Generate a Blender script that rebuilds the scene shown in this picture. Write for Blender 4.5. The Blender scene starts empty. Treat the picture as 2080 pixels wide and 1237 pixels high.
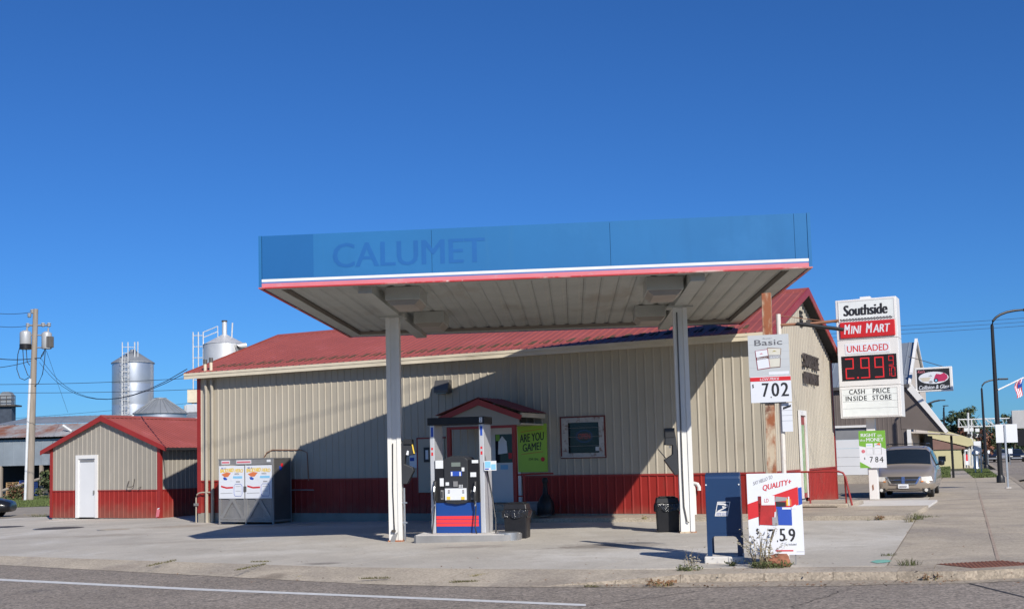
import bpy, bmesh, math, random
from mathutils import Vector, Matrix
R = math.radians
random.seed(7)
SC = bpy.context.scene
COL = SC.collection

# ------------------------------------------------------------------ camera
F_PX, PITCH, ROLL, PPX, PPY, EYE = 2316.31, 0.0797, -0.0224, 931.47, 750.32, 1.6
Fw = Vector((0, math.cos(PITCH), math.sin(PITCH)))
R0 = Vector((1, 0, 0)); U0 = R0.cross(Fw)
Rt = math.cos(ROLL) * R0 + math.sin(ROLL) * U0
Up = -math.sin(ROLL) * R0 + math.cos(ROLL) * U0
cd = bpy.data.cameras.new('camera'); cam = bpy.data.objects.new('camera', cd); COL.objects.link(cam)
M = Matrix((Rt, Up, -Fw)).transposed().to_4x4(); M.translation = Vector((0, 0, EYE)); cam.matrix_world = M
cd.sensor_width = 36; cd.lens = F_PX / 2080 * 36
cd.shift_x = (1040 - PPX) / 2080; cd.shift_y = (PPY - 618.5) / 2080
cd.clip_start = .1; cd.clip_end = 4000
SC.camera = cam

# ------------------------------------------------------------------ light
SUN_AZ, SUN_EL = 0.379, 0.5821          # azimuth to the right of straight behind the camera, elevation
tosun = Vector((math.sin(SUN_AZ) * math.cos(SUN_EL), -math.cos(SUN_AZ) * math.cos(SUN_EL), math.sin(SUN_EL)))
w = bpy.data.worlds.new('World'); SC.world = w; w.use_nodes = True
nt = w.node_tree; nt.nodes.clear()
sky = nt.nodes.new('ShaderNodeTexSky'); sky.sky_type = 'NISHITA'; sky.sun_disc = False
sky.sun_elevation = SUN_EL; sky.sun_rotation = math.pi - SUN_AZ
sky.altitude = 300; sky.air_density = 1.0; sky.dust_density = 0.2; sky.ozone_density = 2.5
hsv = nt.nodes.new('ShaderNodeMix'); hsv.data_type = 'RGBA'; hsv.blend_type = 'MULTIPLY'; hsv.inputs[0].default_value = 1.0; hsv.inputs[7].default_value = (.22, .525, .98, 1)   # deep autumn blue
bg = nt.nodes.new('ShaderNodeBackground'); bg.inputs[1].default_value = 0.090
wo = nt.nodes.new('ShaderNodeOutputWorld')
nt.links.new(sky.outputs[0], hsv.inputs[6]); nt.links.new(hsv.outputs[2], bg.inputs[0]); nt.links.new(bg.outputs[0], wo.inputs[0])
sl = bpy.data.lights.new('sun', 'SUN'); sl.energy = 5.0; sl.angle = R(.5); sl.color = (1, .945, .86)
so = bpy.data.objects.new('sun', sl); COL.objects.link(so); so.rotation_euler = (-tosun).to_track_quat('-Z', 'Y').to_euler()
SC.view_settings.view_transform = 'Standard'; SC.view_settings.look = 'None'
SC.view_settings.exposure = 0.22; SC.view_settings.gamma = 1.0; SC.view_settings.use_curve_mapping = False

# ------------------------------------------------------------------ pixel <-> place
GS, G0 = 0.0139, -0.0621                 # the ground rises gently to the right
LEVEL_X = 22.0                             # ... and levels out beyond here
def gz(x, y=0): return G0 + GS * min(x, LEVEL_X)
def ray(px, py): return Fw + Rt * ((px - PPX) / F_PX) - Up * ((py - PPY) / F_PX)
def G(px, py, h=0.0):
    r = ray(px, py); t = (G0 + h - EYE) / (r.z - GS * r.x); p = r * t
    if p.x > LEVEL_X or t < 0: t = (gz(LEVEL_X) + h - EYE) / min(r.z, -1e-4); p = r * t
    return Vector((p.x, p.y, EYE + p.z))
def D(px, py, Y):
    r = ray(px, py); p = r * (Y / r.y); return Vector((p.x, p.y, EYE + p.z))

class Fr:
    """a vertical frame: u along its face, v away from the street, z up"""
    def __init__(s, x, y, th):
        s.o = Vector((x, y, 0)); s.th = th
        s.a = Vector((math.cos(th), -math.sin(th), 0)); s.b = Vector((math.sin(th), math.cos(th), 0))
    def P(s, px, py, v=0.0):
        r = ray(px, py); O = Vector((0, 0, EYE)); t = (s.o + v * s.b - O).dot(s.b) / r.dot(s.b)
        p = O + t * r; return ((p - s.o).dot(s.a), p.z)
    def Q(s, px, py, u=0.0):
        r = ray(px, py); O = Vector((0, 0, EYE)); t = (s.o + u * s.a - O).dot(s.a) / r.dot(s.a)
        p = O + t * r; return ((p - s.o).dot(s.b), p.z)
    def W(s, u, v, z): return s.o + s.a * u + s.b * v + Vector((0, 0, z))
    def L(s, p): d = p - s.o; return (d.dot(s.a), d.dot(s.b), p.z)

# ------------------------------------------------------------------ materials
MATS = {}
def mat(name, col, rough=.6, metal=0., var=.10, scale=1.5, bump=0., bscale=60., dirt=None, stretch=(1, 1, 1), coat=0., spec=.5, speck=None, spots=None, splash=None, each=0.):
    if name in MATS: return MATS[name]
    m = bpy.data.materials.new(name); m.use_nodes = True; t = m.node_tree; N = t.nodes; L = t.links
    b = N['Principled BSDF']
    b.inputs['Roughness'].default_value = rough; b.inputs['Metallic'].default_value = metal
    b.inputs['Coat Weight'].default_value = coat; b.inputs['Specular IOR Level'].default_value = spec
    tc = N.new('ShaderNodeTexCoord'); mp = N.new('ShaderNodeMapping'); mp.inputs['Scale'].default_value = stretch
    L.new(tc.outputs['Object'], mp.inputs['Vector'])
    nz = N.new('ShaderNodeTexNoise'); nz.inputs['Scale'].default_value = scale; nz.inputs['Detail'].default_value = 7; nz.inputs['Roughness'].default_value = .62
    L.new(mp.outputs[0], nz.inputs['Vector'])
    rp = N.new('ShaderNodeValToRGB'); rp.color_ramp.elements[0].position = .3; rp.color_ramp.elements[1].position = .7
    lo = [max(0, c * (1 - var * 1.3)) for c in col]; hi = [min(1, c * (1 + var)) for c in col]
    rp.color_ramp.elements[0].color = (*lo, 1); rp.color_ramp.elements[1].color = (*hi, 1)
    L.new(nz.outputs['Fac'], rp.inputs[0]); out = rp.outputs[0]
    for k, dd in enumerate(dirt or []):
        dcol, amt, dsc, th, dst = (list(dd) + [(1, 1, 1)])[:5]
        m2 = N.new('ShaderNodeMapping'); m2.inputs['Scale'].default_value = dst; m2.inputs['Location'].default_value = (3.1 * k, 1.7, .4)
        L.new(tc.outputs['Object'], m2.inputs['Vector'])
        n2 = N.new('ShaderNodeTexNoise'); n2.inputs['Scale'].default_value = dsc; n2.inputs['Detail'].default_value = 8; n2.inputs['Roughness'].default_value = .65
        L.new(m2.outputs[0], n2.inputs['Vector'])
        r2 = N.new('ShaderNodeValToRGB'); r2.color_ramp.elements[0].position = th; r2.color_ramp.elements[1].position = min(1, th + .13)
        r2.color_ramp.elements[0].color = (0, 0, 0, 1); r2.color_ramp.elements[1].color = (amt, amt, amt, 1)
        L.new(n2.outputs['Fac'], r2.inputs[0])
        mx = N.new('ShaderNodeMix'); mx.data_type = 'RGBA'; L.new(r2.outputs[0], mx.inputs[0]); L.new(out, mx.inputs[6]); mx.inputs[7].default_value = (*dcol, 1)
        out = mx.outputs[2]
    if each:                                            # every sheet weathered a little differently
        oi = N.new('ShaderNodeObjectInfo'); m9 = N.new('ShaderNodeMapRange'); m9.inputs[3].default_value = 1 - each; m9.inputs[4].default_value = 1 + each; L.new(oi.outputs['Random'], m9.inputs[0])
        x9 = N.new('ShaderNodeMix'); x9.data_type = 'RGBA'; x9.blend_type = 'MULTIPLY'; x9.inputs[0].default_value = 1; L.new(out, x9.inputs[6]); L.new(m9.outputs[0], x9.inputs[7]); out = x9.outputs[2]
    if splash:                                          # mud thrown up by rain at the foot of a wall
        z0_, z1_, scol_, amt_ = splash; sx_ = N.new('ShaderNodeSeparateXYZ'); L.new(tc.outputs['Object'], sx_.inputs[0])
        n8 = N.new('ShaderNodeTexNoise'); n8.inputs['Scale'].default_value = 3; n8.inputs['Detail'].default_value = 7; L.new(tc.outputs['Object'], n8.inputs['Vector'])
        a8 = N.new('ShaderNodeMath'); a8.operation = 'MULTIPLY_ADD'; a8.inputs[1].default_value = .8; L.new(n8.outputs['Fac'], a8.inputs[0]); L.new(sx_.outputs['Z'], a8.inputs[2])
        m8 = N.new('ShaderNodeMapRange'); m8.inputs[1].default_value = z1_ + .4; m8.inputs[2].default_value = z0_ + .4; m8.inputs[3].default_value = 0; m8.inputs[4].default_value = amt_; L.new(a8.outputs[0], m8.inputs[0])
        x8 = N.new('ShaderNodeMix'); x8.data_type = 'RGBA'; L.new(m8.outputs[0], x8.inputs[0]); L.new(out, x8.inputs[6]); x8.inputs[7].default_value = (*scol_, 1); out = x8.outputs[2]
    for (sx, sy, rx, ry, scol, amt) in (spots or []):  # a stain with its own place and ragged rim
        m5 = N.new('ShaderNodeMapping'); m5.inputs['Location'].default_value = (-sx / rx, -sy / ry, 0); m5.inputs['Scale'].default_value = (1 / rx, 1 / ry, 0)
        L.new(tc.outputs['Object'], m5.inputs['Vector']); ln_ = N.new('ShaderNodeVectorMath'); ln_.operation = 'LENGTH'; L.new(m5.outputs[0], ln_.inputs[0])
        n5 = N.new('ShaderNodeTexNoise'); n5.inputs['Scale'].default_value = 2.2; n5.inputs['Detail'].default_value = 8; n5.inputs['Roughness'].default_value = .7; L.new(tc.outputs['Object'], n5.inputs['Vector'])
        ad = N.new('ShaderNodeMath'); ad.operation = 'MULTIPLY_ADD'; ad.inputs[1].default_value = 2.6; L.new(n5.outputs['Fac'], ad.inputs[0]); L.new(ln_.outputs['Value'], ad.inputs[2])
        m6 = N.new('ShaderNodeMapRange'); m6.inputs[1].default_value = 2.35; m6.inputs[2].default_value = 1.55; m6.inputs[3].default_value = 0; m6.inputs[4].default_value = amt; L.new(ad.outputs[0], m6.inputs[0])
        m7 = N.new('ShaderNodeMix'); m7.data_type = 'RGBA'; L.new(m6.outputs[0], m7.inputs[0]); L.new(out, m7.inputs[6]); m7.inputs[7].default_value = (*scol, 1); out = m7.outputs[2]
    for vs_, lo_, hi_ in (speck or []):                # stone-by-stone grain
        vo = N.new('ShaderNodeTexVoronoi'); vo.inputs['Scale'].default_value = vs_; L.new(tc.outputs['Object'], vo.inputs['Vector'])
        sp_ = N.new('ShaderNodeSeparateColor'); L.new(vo.outputs['Color'], sp_.inputs[0])
        mr = N.new('ShaderNodeMapRange'); mr.inputs[3].default_value = lo_; mr.inputs[4].default_value = hi_; L.new(sp_.outputs[0], mr.inputs[0])
        m4 = N.new('ShaderNodeMix'); m4.data_type = 'RGBA'; m4.blend_type = 'MULTIPLY'; m4.inputs[0].default_value = 1; L.new(out, m4.inputs[6]); L.new(mr.outputs[0], m4.inputs[7]); out = m4.outputs[2]
    L.new(out, b.inputs['Base Color'])
    if bump:
        n3 = N.new('ShaderNodeTexNoise'); n3.inputs['Scale'].default_value = bscale; n3.inputs['Detail'].default_value = 5
        L.new(tc.outputs['Object'], n3.inputs['Vector'])
        bp = N.new('ShaderNodeBump'); bp.inputs['Strength'].default_value = bump; bp.inputs['Distance'].default_value = .02
        L.new(n3.outputs['Fac'], bp.inputs['Height']); L.new(bp.outputs[0], b.inputs['Normal'])
    MATS[name] = m; return m
def emit(name, col, s):
    m = bpy.data.materials.new(name); m.use_nodes = True; b = m.node_tree.nodes['Principled BSDF']
    b.inputs['Base Color'].default_value = (*[c * .5 for c in col], 1); b.inputs['Emission Color'].default_value = (*col, 1); b.inputs['Emission Strength'].default_value = s
    return m
def glass(name, tint=(.02, .025, .03), op=.75):
    m = bpy.data.materials.new(name); m.use_nodes = True; t = m.node_tree; t.nodes.clear(); N = t.nodes
    o = N.new('ShaderNodeOutputMaterial'); tr = N.new('ShaderNodeBsdfTransparent'); tr.inputs[0].default_value = (.75, .8, .82, 1)
    df = N.new('ShaderNodeBsdfPrincipled'); df.inputs['Base Color'].default_value = (*tint, 1); df.inputs['Roughness'].default_value = .05
    mx = N.new('ShaderNodeMixShader'); mx.inputs[0].default_value = op
    t.links.new(tr.outputs[0], mx.inputs[1]); t.links.new(df.outputs[0], mx.inputs[2]); t.links.new(mx.outputs[0], o.inputs[0]); return m

DUSTC = (.20, .16, .11)
TAN = mat('tan_siding', (.385, .345, .275), .5, 0, .05, .8, dirt=[((.22, .16, .10), .35, 1.1, .58, (1, 1, .35)), ((.5, .45, .36), .4, 2.2, .6, (1, 1, .15)), ((.20, .14, .09), .5, 5, .66, (1, 1, .10))], each=.045)
TANS = mat('greige_siding', (.29, .265, .225), .5, 0, .05, .8, dirt=[((.5, .45, .38), .35, 1.5, .62, (1, 1, .2))], each=.04)
RED = mat('red_siding', (.25, .020, .015), .5, 0, .10, 1.2, spec=.3, dirt=[((.16, .05, .035), .5, 1.6, .6, (1, 1, .3)), ((.30, .06, .05), .5, 3, .62, (1, 1, .12))], splash=(.1, .62, (.20, .10, .07), .55), each=.06)
REDT = mat('red_trim', (.26, .022, .018), .45, 0, .08)
ROOF = mat('faded_red_roof', (.275, .066, .050), .5, 0, .08, .6, dirt=[((.36, .10, .095), .5, 1.2, .55), ((.16, .05, .045), .4, .5, .6)], each=.045)
CREAM = mat('cream_trim', (.60, .53, .40), .55, 0, .08, 2, dirt=[((.30, .23, .13), .5, 2.5, .6, (.3, .3, 2))])
CONC = mat('lot_concrete', (.445, .41, .355), .88, 0, .09, .8, .25, 90, dirt=[((.365, .335, .29), .7, .22, .46), ((.52, .495, .45), .7, .45, .54, (1, .5, 1)), ((.17, .145, .12), .7, .30, .62), ((.30, .26, .215), .6, 2.2, .60), ((.16, .14, .12), .7, 7, .70)], speck=[(45, .90, 1.10), (1.1, .97, 1.03)], spots=[(2.6, 21.2, 1.3, .7, (.15, .125, .10), .75), (.2, 22.2, 1.0, .55, (.20, .175, .15), .6), (-2.4, 19.6, .45, .3, (.13, .115, .10), .7), (-5.4, 33.0, 2.2, 1.2, (.25, .20, .15), .6), (-8.6, 34.6, 1.5, 1.0, (.23, .18, .13), .6), (-10, 31, 2.4, .8, (.27, .235, .19), .6), (-3.6, 22.6, 2.2, .9, (.55, .525, .48), .5), (3.2, 19.2, 2.6, 1.1, (.56, .535, .49), .6), (6.0, 20.0, 1.8, 1.4, (.55, .525, .48), .6), (-6.5, 27, 3, .6, (.33, .295, .25), .6), (6.2, 22.6, 1.5, .5, (.30, .27, .23), .6)], each=.025)
CONCB = mat('old_concrete', (.39, .335, .262), .9, 0, .12, 1.2, .4, 60, dirt=[((.27, .235, .195), .7, .45, .48), ((.43, .375, .305), .6, .9, .55), ((.17, .14, .11), .7, 3, .66), ((.2, .17, .14), .6, 14, .66)], speck=[(42, .80, 1.2)], spots=[(-3.1, 18.6, .5, .3, (.15, .12, .09), .7), (1.2, 16.2, .9, .35, (.24, .20, .16), .6), (-6.6, 21.3, 1.2, .4, (.25, .21, .17), .6), (9.0, 22, .8, 1.6, (.27, .235, .20), .6), (10.2, 25, .7, 2, (.26, .225, .19), .6)])
CONCW = mat('white_concrete', (.55, .53, .50), .85, 0, .07, 2, .3, 60, dirt=[((.32, .28, .22), .5, 3, .6)])
CURB = mat('kerb_concrete', (.31, .262, .205), .9, 0, .14, 3, .6, 45, dirt=[((.20, .16, .12), .6, 2.5, .58), ((.42, .37, .30), .5, 9, .62)], speck=[(36, .74, 1.24)])
def asphalt():
    m = mat('asphalt', (.245, .208, .172), .92, 0, .14, .35, .8, 90, dirt=[((.28, .24, .202), .7, .22, .48), ((.20, .170, .142), .6, .5, .56), ((.13, .115, .105), .5, 1.6, .58)], speck=[(38, .52, 1.5), (17, .86, 1.14)])
    return m
ASPH = asphalt()
DIRT = mat('dirt_ground', (.10, .085, .05), .95, 0, .25, .5, .4, 20, dirt=[((.05, .065, .02), .7, .2, .5)])
GRAVEL = mat('gravel_drive', (.27, .235, .19), .95, 0, .15, 2, .5, 40)
GRASSB = mat('grass_soil', (.055, .07, .022), .95, 0, .3, 1.5, .5, 30)
LINE = mat('white_road_paint', (.56, .56, .55), .8, 0, .12, 8, dirt=[((.25, .24, .23), .7, 14, .60)])
GRASS = mat('grass_blade', (.085, .115, .03), .8, 0, .3, 3)
DRYW = mat('dry_weed', (.22, .19, .085), .9, 0, .3, 6)
WHITE = mat('white_paint', (.68, .67, .65), .45, 0, .03, 3)
WHITED = mat('white_door_paint', (.62, .63, .64), .4, 0, .03, 1)
PVC = mat('white_pipe', (.66, .65, .62), .35, 0, .04)
COLW = mat('column_paint', (.64, .63, .60), .5, 0, .05, 1, dirt=[((.55, .52, .45), .5, 3, .6, (1, 1, .15)), ((.28, .12, .05), .8, 5, .72)])
SOFF = mat('soffit_beige', (.37, .38, .355), .6, 0, .07, 1, dirt=[((.28, .25, .21), .6, 1.2, .54, (1, .4, 1)), ((.55, .52, .47), .5, .9, .6)])
FBLUE = mat('faded_blue_vinyl', (.020, .135, .335), .6, 0, .05, .5, dirt=[((.026, .15, .36), .6, 1, .55), ((.016, .115, .29), .5, 1.4, .56, (1, 1, .12)), ((.03, .14, .30), .5, 3.5, .62, (1, 1, .06))], spec=.2)
FBLUD = mat('unfaded_blue_vinyl', (.013, .107, .300), .6, 0, .04, .5, spec=.2)
FLETT = mat('lettering_ghost_blue', (.014, .105, .315), .6, 0, .05, 2, spec=.2)
FNAVY = mat('blue_stripe', (.06, .15, .40), .5, 0, .05)
FPINK = mat('faded_red_stripe', (.56, .155, .19), .6, 0, .07, 2, dirt=[((.48, .30, .30), .6, 2.2, .58, (1, 1, 2))])
FRED = mat('peeling_red_edge', (.42, .022, .025), .55, 0, .08, 2, dirt=[((.50, .38, .34), .9, 1.1, .52, (1, 1, .5)), ((.62, .58, .52), .9, 2.6, .62, (1, 1, .5))])
BLACKP = mat('black_plastic', (.014, .014, .016), .42, 0, .2, 3, spec=.3)
BLACKB = mat('black_rubber', (.014, .014, .015), .45, 0, .1)
BAG = mat('black_bin_liner', (.016, .016, .018), .16, 0, .1, 2, 1.0, 22)
STEEL = mat('brushed_steel', (.46, .47, .48), .34, .85, .08, 3)
STEELD = mat('dull_grey_steel', (.27, .265, .26), .5, .35, .12, 2, dirt=[((.20, .13, .08), .5, 3, .64)])
DGREY = mat('dark_grey_metal', (.11, .105, .10), .5, .3, .12, 2)
PUMPB = mat('pump_blue', (.012, .055, .235), .3, 0, .04)
PUMPR = mat('pump_red', (.72, .045, .05), .35, 0, .04)
SCREEN = mat('lcd_grey', (.16, .19, .17), .3, 0, .05)
STICK = mat('white_sticker', (.66, .68, .70), .5, 0, .04)
YEL = mat('yellow_print', (.75, .52, .06), .5, 0, .05)
INK = mat('black_print', (.018, .018, .02), .5, 0, .1)
GREYINK = mat('grey_print', (.30, .30, .31), .5, 0, .08)
REDINK = mat('red_print', (.55, .018, .024), .5, 0, .05)
BLUEINK = mat('blue_print', (.02, .07, .38), .5, 0, .05)
CYAN = mat('pale_blue_print', (.22, .5, .72), .5, 0, .05)
POSTER = mat('poster_white', (.66, .68, .72), .4, 0, .02)
PGREY = mat('poster_grey', (.47, .49, .50), .45, 0, .06, .9)
GREENP = mat('lime_print', (.16, .38, .045), .5, 0, .04)
LIME = mat('lime_poster', (.33, .56, .055), .45, 0, .03)
ORANGE = mat('orange_print', (.62, .17, .06), .5, 0, .05)
BROWNINK = mat('brown_print', (.12, .05, .035), .5, 0, .05)
GOLD = mat('gold_print', (.32, .27, .09), .5, 0, .05)
NAVY = mat('mailbox_blue', (.012, .038, .105), .38, 0, .06, 2, dirt=[((.03, .05, .09), .5, 2, .6)])
RUST = mat('rusty_post', (.50, .41, .29), .7, 0, .1, 3, dirt=[((.27, .075, .022), .95, 3.2, .41, (1.3, 1.3, .5)), ((.12, .032, .014), .9, 5, .54)])
COPPER = mat('rusty_pipe', (.30, .14, .08), .6, .2, .2, 5)
WOOD = mat('weathered_wood', (.27, .23, .19), .85, 0, .2, 2, .3, 30, stretch=(3, 3, .3))
PEEL = mat('peeling_white_wood', (.44, .42, .39), .75, 0, .1, 3, dirt=[((.15, .055, .035), .9, 6, .53), ((.20, .17, .14), .7, 3, .58)])
GALV = mat('galvanised_steel', (.55, .57, .60), .36, .75, .10, .35, dirt=[((.40, .41, .43), .6, .5, .55), ((.72, .70, .68), .7, .55, .66)])
GALVD = mat('grey_galvanised', (.27, .29, .31), .5, .4, .15, .5)
SILOP = mat('flaking_silver_paint', (.62, .62, .62), .45, .45, .10, .5, dirt=[((.33, .27, .20), .8, 1.6, .60), ((.75, .74, .72), .6, .8, .5)])
SHEETB = mat('blue_grey_sheet', (.25, .285, .32), .5, .3, .14, .4, dirt=[((.34, .37, .40), .5, .6, .55)])
RUSTR = mat('rusting_roof', (.27, .27, .28), .75, 0, .12, .4, dirt=[((.20, .075, .04), .95, .3, .44, (1, .6, 1)), ((.10, .035, .02), .7, .9, .62)])
PALLET = mat('pallet_wood', (.34, .22, .11), .85, 0, .2, 2)
PALBLUE = mat('blue_pallet_paint', (.02, .06, .25), .7, 0, .1, 2)
BROWNB = mat('brown_boards', (.125, .103, .092), .75, 0, .10, 1.2, dirt=[((.09, .072, .062), .6, 2, .55, (1, 1, .2))])
PINKT = mat('pale_tan_wall', (.47, .42, .37), .7, 0, .05, 1)
METROOF = mat('blue_grey_metal_roof', (.30, .34, .38), .42, .5, .08, .6)
PALEY = mat('pale_yellow_wall', (.55, .50, .28), .7, 0, .06, 1)
BRICKB = mat('brown_shingle', (.22, .125, .10), .8, 0, .12, 2)
VAN = mat('champagne_paint', (.31, .265, .215), .34, .35, .04, 1, coat=.7)
DARKCAR = mat('dark_car_paint', (.012, .013, .017), .35, .1, .1, 1, coat=.25, spec=.3)
SILVCAR = mat('silver_car_paint', (.42, .43, .45), .3, .5, .05, 1, coat=.6)
CARGL = mat('car_glass', (.012, .018, .026), .06, 0, .15, 1)
CHROME = mat('chrome', (.68, .68, .68), .14, .95, .03)
LENS = mat('lamp_lens', (.58, .57, .53), .12, 0, .08, 5, coat=.6)
AMBER = mat('amber_lens', (.55, .20, .05), .2, 0, .08)
TYRE = mat('tyre_rubber', (.025, .024, .023), .8, 0, .15, 3)
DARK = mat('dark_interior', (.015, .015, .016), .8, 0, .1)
BARK = mat('bark', (.07, .055, .04), .9, 0, .2, 3)
LAMPB = mat('black_lamp_post', (.018, .018, .02), .45, .2, .1)
WIREM = mat('black_wire', (.012, .012, .014), .6, 0, .05)
CERAM = mat('transformer_grey', (.42, .43, .44), .4, .2, .06, 2)
SIGNBK = mat('sign_back_aluminium', (.58, .60, .63), .45, .2, .05, 1)
ROCKM = mat('red_brown_rock', (.25, .10, .055), .9, 0, .25, 6, .8, 14)
DOME = mat('rusted_iron_plate', (.15, .06, .038), .75, .2, .14, 4)
MOSS = mat('dark_moss', (.075, .05, .025), .95, 0, .25, 20)
IRON = mat('dark_iron', (.075, .065, .058), .7, .3, .15, 5)
GLASS = glass('window_glass')
LED = emit('red_led', (1.0, .03, .04), .20)
NEONR = emit('neon_red', (1, .08, .04), 1.5); NEONB = emit('neon_blue', (.1, .2, 1), .9)

# ------------------------------------------------------------------ mesh builder
OFF = {}
class MB:
    def __init__(s): s.v = []; s.f = []; s.T = None
    def p(s, x):
        x = Vector(x); s.v.append(tuple(s.T @ x) if s.T else tuple(x)); return len(s.v) - 1
    def face(s, pts): s.f.append([s.p(q) for q in pts]); return s
    def hexa(s, c):
        i = [s.p(q) for q in c]
        for q in ((0, 3, 2, 1), (4, 5, 6, 7), (0, 1, 5, 4), (1, 2, 6, 5), (2, 3, 7, 6), (3, 0, 4, 7)): s.f.append([i[k] for k in q])
        return s
    def box(s, x0, x1, y0, y1, z0, z1):
        return s.hexa([(x0, y0, z0), (x1, y0, z0), (x1, y1, z0), (x0, y1, z0), (x0, y0, z1), (x1, y0, z1), (x1, y1, z1), (x0, y1, z1)])
    def prism(s, poly, d0, d1, axis='y'):
        n = len(poly)
        def q(a, b, d): return (a, d, b) if axis == 'y' else ((a, b, d) if axis == 'z' else (d, a, b))
        A = [s.p(q(a, b, d0)) for a, b in poly]; B = [s.p(q(a, b, d1)) for a, b in poly]
        s.f.append(A); s.f.append(B[::-1])
        for i in range(n): j = (i + 1) % n; s.f.append([A[i], B[i], B[j], A[j]])
        return s
    def tube(s, pts, r, n=8, caps=True):
        pts = [Vector(p) for p in pts]; rs = r if isinstance(r, (list, tuple)) else [r] * len(pts); rings = []
        ref = Vector((0, 0, 1))
        for i, p in enumerate(pts):
            d = (pts[min(i + 1, len(pts) - 1)] - pts[max(i - 1, 0)]).normalized()
            rf = ref if abs(d.dot(ref)) < .95 else Vector((1, 0, 0))
            a = d.cross(rf).normalized(); b = d.cross(a)
            rings.append([s.p(p + (a * math.cos(2 * math.pi * k / n) + b * math.sin(2 * math.pi * k / n)) * rs[i]) for k in range(n)])
        for A, B in zip(rings, rings[1:]):
            for k in range(n): s.f.append([A[k], A[(k + 1) % n], B[(k + 1) % n], B[k]])
        if caps: s.f.append(rings[0][::-1]); s.f.append(rings[-1])
        return s
    def cyl(s, p0, p1, r, n=12, r1=None): return s.tube([p0, p1], [r, r if r1 is None else r1], n)
    def lathe(s, prof, c=(0, 0, 0), n=20):
        c = Vector(c); rings = []
        for r, z in prof: rings.append([s.p(c + Vector((max(r, .0005) * math.cos(2 * math.pi * k / n), max(r, .0005) * math.sin(2 * math.pi * k / n), z))) for k in range(n)])
        for A, B in zip(rings, rings[1:]):
            for k in range(n): s.f.append([A[k], A[(k + 1) % n], B[(k + 1) % n], B[k]])
        s.f.append(rings[0][::-1]); s.f.append(rings[-1]); return s
    def build(s, name, m, parent=None, smooth=False, bevel=0., angle=35, recalc=True):
        o = Vector((0, 0, 0)) if parent is None else OFF[parent]
        me = bpy.data.meshes.new(name); me.from_pydata([tuple(Vector(q) - o) for q in s.v], [], s.f)
        if recalc:
            bm = bmesh.new(); bm.from_mesh(me); bmesh.ops.recalc_face_normals(bm, faces=bm.faces[:]); bm.to_mesh(me); bm.free()
        me.materials.append(m)
        if smooth:
            me.polygons.foreach_set('use_smooth', [True] * len(me.polygons)); me.set_sharp_from_angle(angle=R(angle))
        ob = bpy.data.objects.new(name, me); COL.objects.link(ob)
        if parent is not None: ob.parent = parent; OFF[ob] = OFF[parent]
        else: OFF[ob] = Vector((0, 0, 0))
        if bevel:
            md = ob.modifiers.new('bevel', 'BEVEL'); md.width = bevel; md.segments = 2; md.limit_method = 'ANGLE'
        return ob

def tag(o, label=None, cat=None, group=None, kind=None):
    if label: o['label'] = label
    if cat: o['category'] = cat
    if group: o['group'] = group
    if kind: o['kind'] = kind
    return o
def thing(name, label, cat, loc=(0, 0, 0), th=0., group=None, off=(0, 0, 0)):
    """loc is the base in the world; off is the same point in the part coordinates"""
    o = bpy.data.objects.new(name, None); COL.objects.link(o); o.location = loc; o.rotation_euler = (0, 0, -th); o.empty_display_size = .2
    OFF[o] = Vector(off); return tag(o, label, cat, group)
def fthing(name, label, cat, fr, u=0, v=0, z=0, group=None): return thing(name, label, cat, fr.W(u, v, z), fr.th, group, (u, v, z))
def box(name, m, parent, x0, x1, y0, y1, z0, z1, bevel=0.): return MB().box(x0, x1, y0, y1, z0, z1).build(name, m, parent, bevel=bevel)
def dup(o, parent=None):
    c = o.copy(); COL.objects.link(c); c.parent = parent; OFF[c] = OFF.get(o, Vector((0, 0, 0)))
    for ch in list(o.children): dup(ch, c)
    return c
_tm = {}
def text_mesh(body, bold=0., shear=0., space=1.):
    k = (body, bold, shear, space)
    if k in _tm: return _tm[k]
    c = bpy.data.curves.new('t', 'FONT'); c.body = body; c.size = 1; c.offset = bold; c.shear = shear; c.space_character = space; c.resolution_u = 3; c.align_x = 'CENTER'; c.space_line = .8
    ob = bpy.data.objects.new('t', c); COL.objects.link(ob); bpy.context.view_layer.update()
    me = bpy.data.meshes.new_from_object(ob.evaluated_get(bpy.context.evaluated_depsgraph_get()))
    bpy.data.objects.remove(ob)
    vs = [v.co.copy() for v in me.vertices]; fs = [list(p.vertices) for p in me.polygons]
    x0 = min(v.x for v in vs); x1 = max(v.x for v in vs); y0 = min(v.y for v in vs); y1 = max(v.y for v in vs)
    _tm[k] = ([((v.x - x0) / (x1 - x0), (v.y - y0) / (y1 - y0)) for v in vs], fs); return _tm[k]
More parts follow.
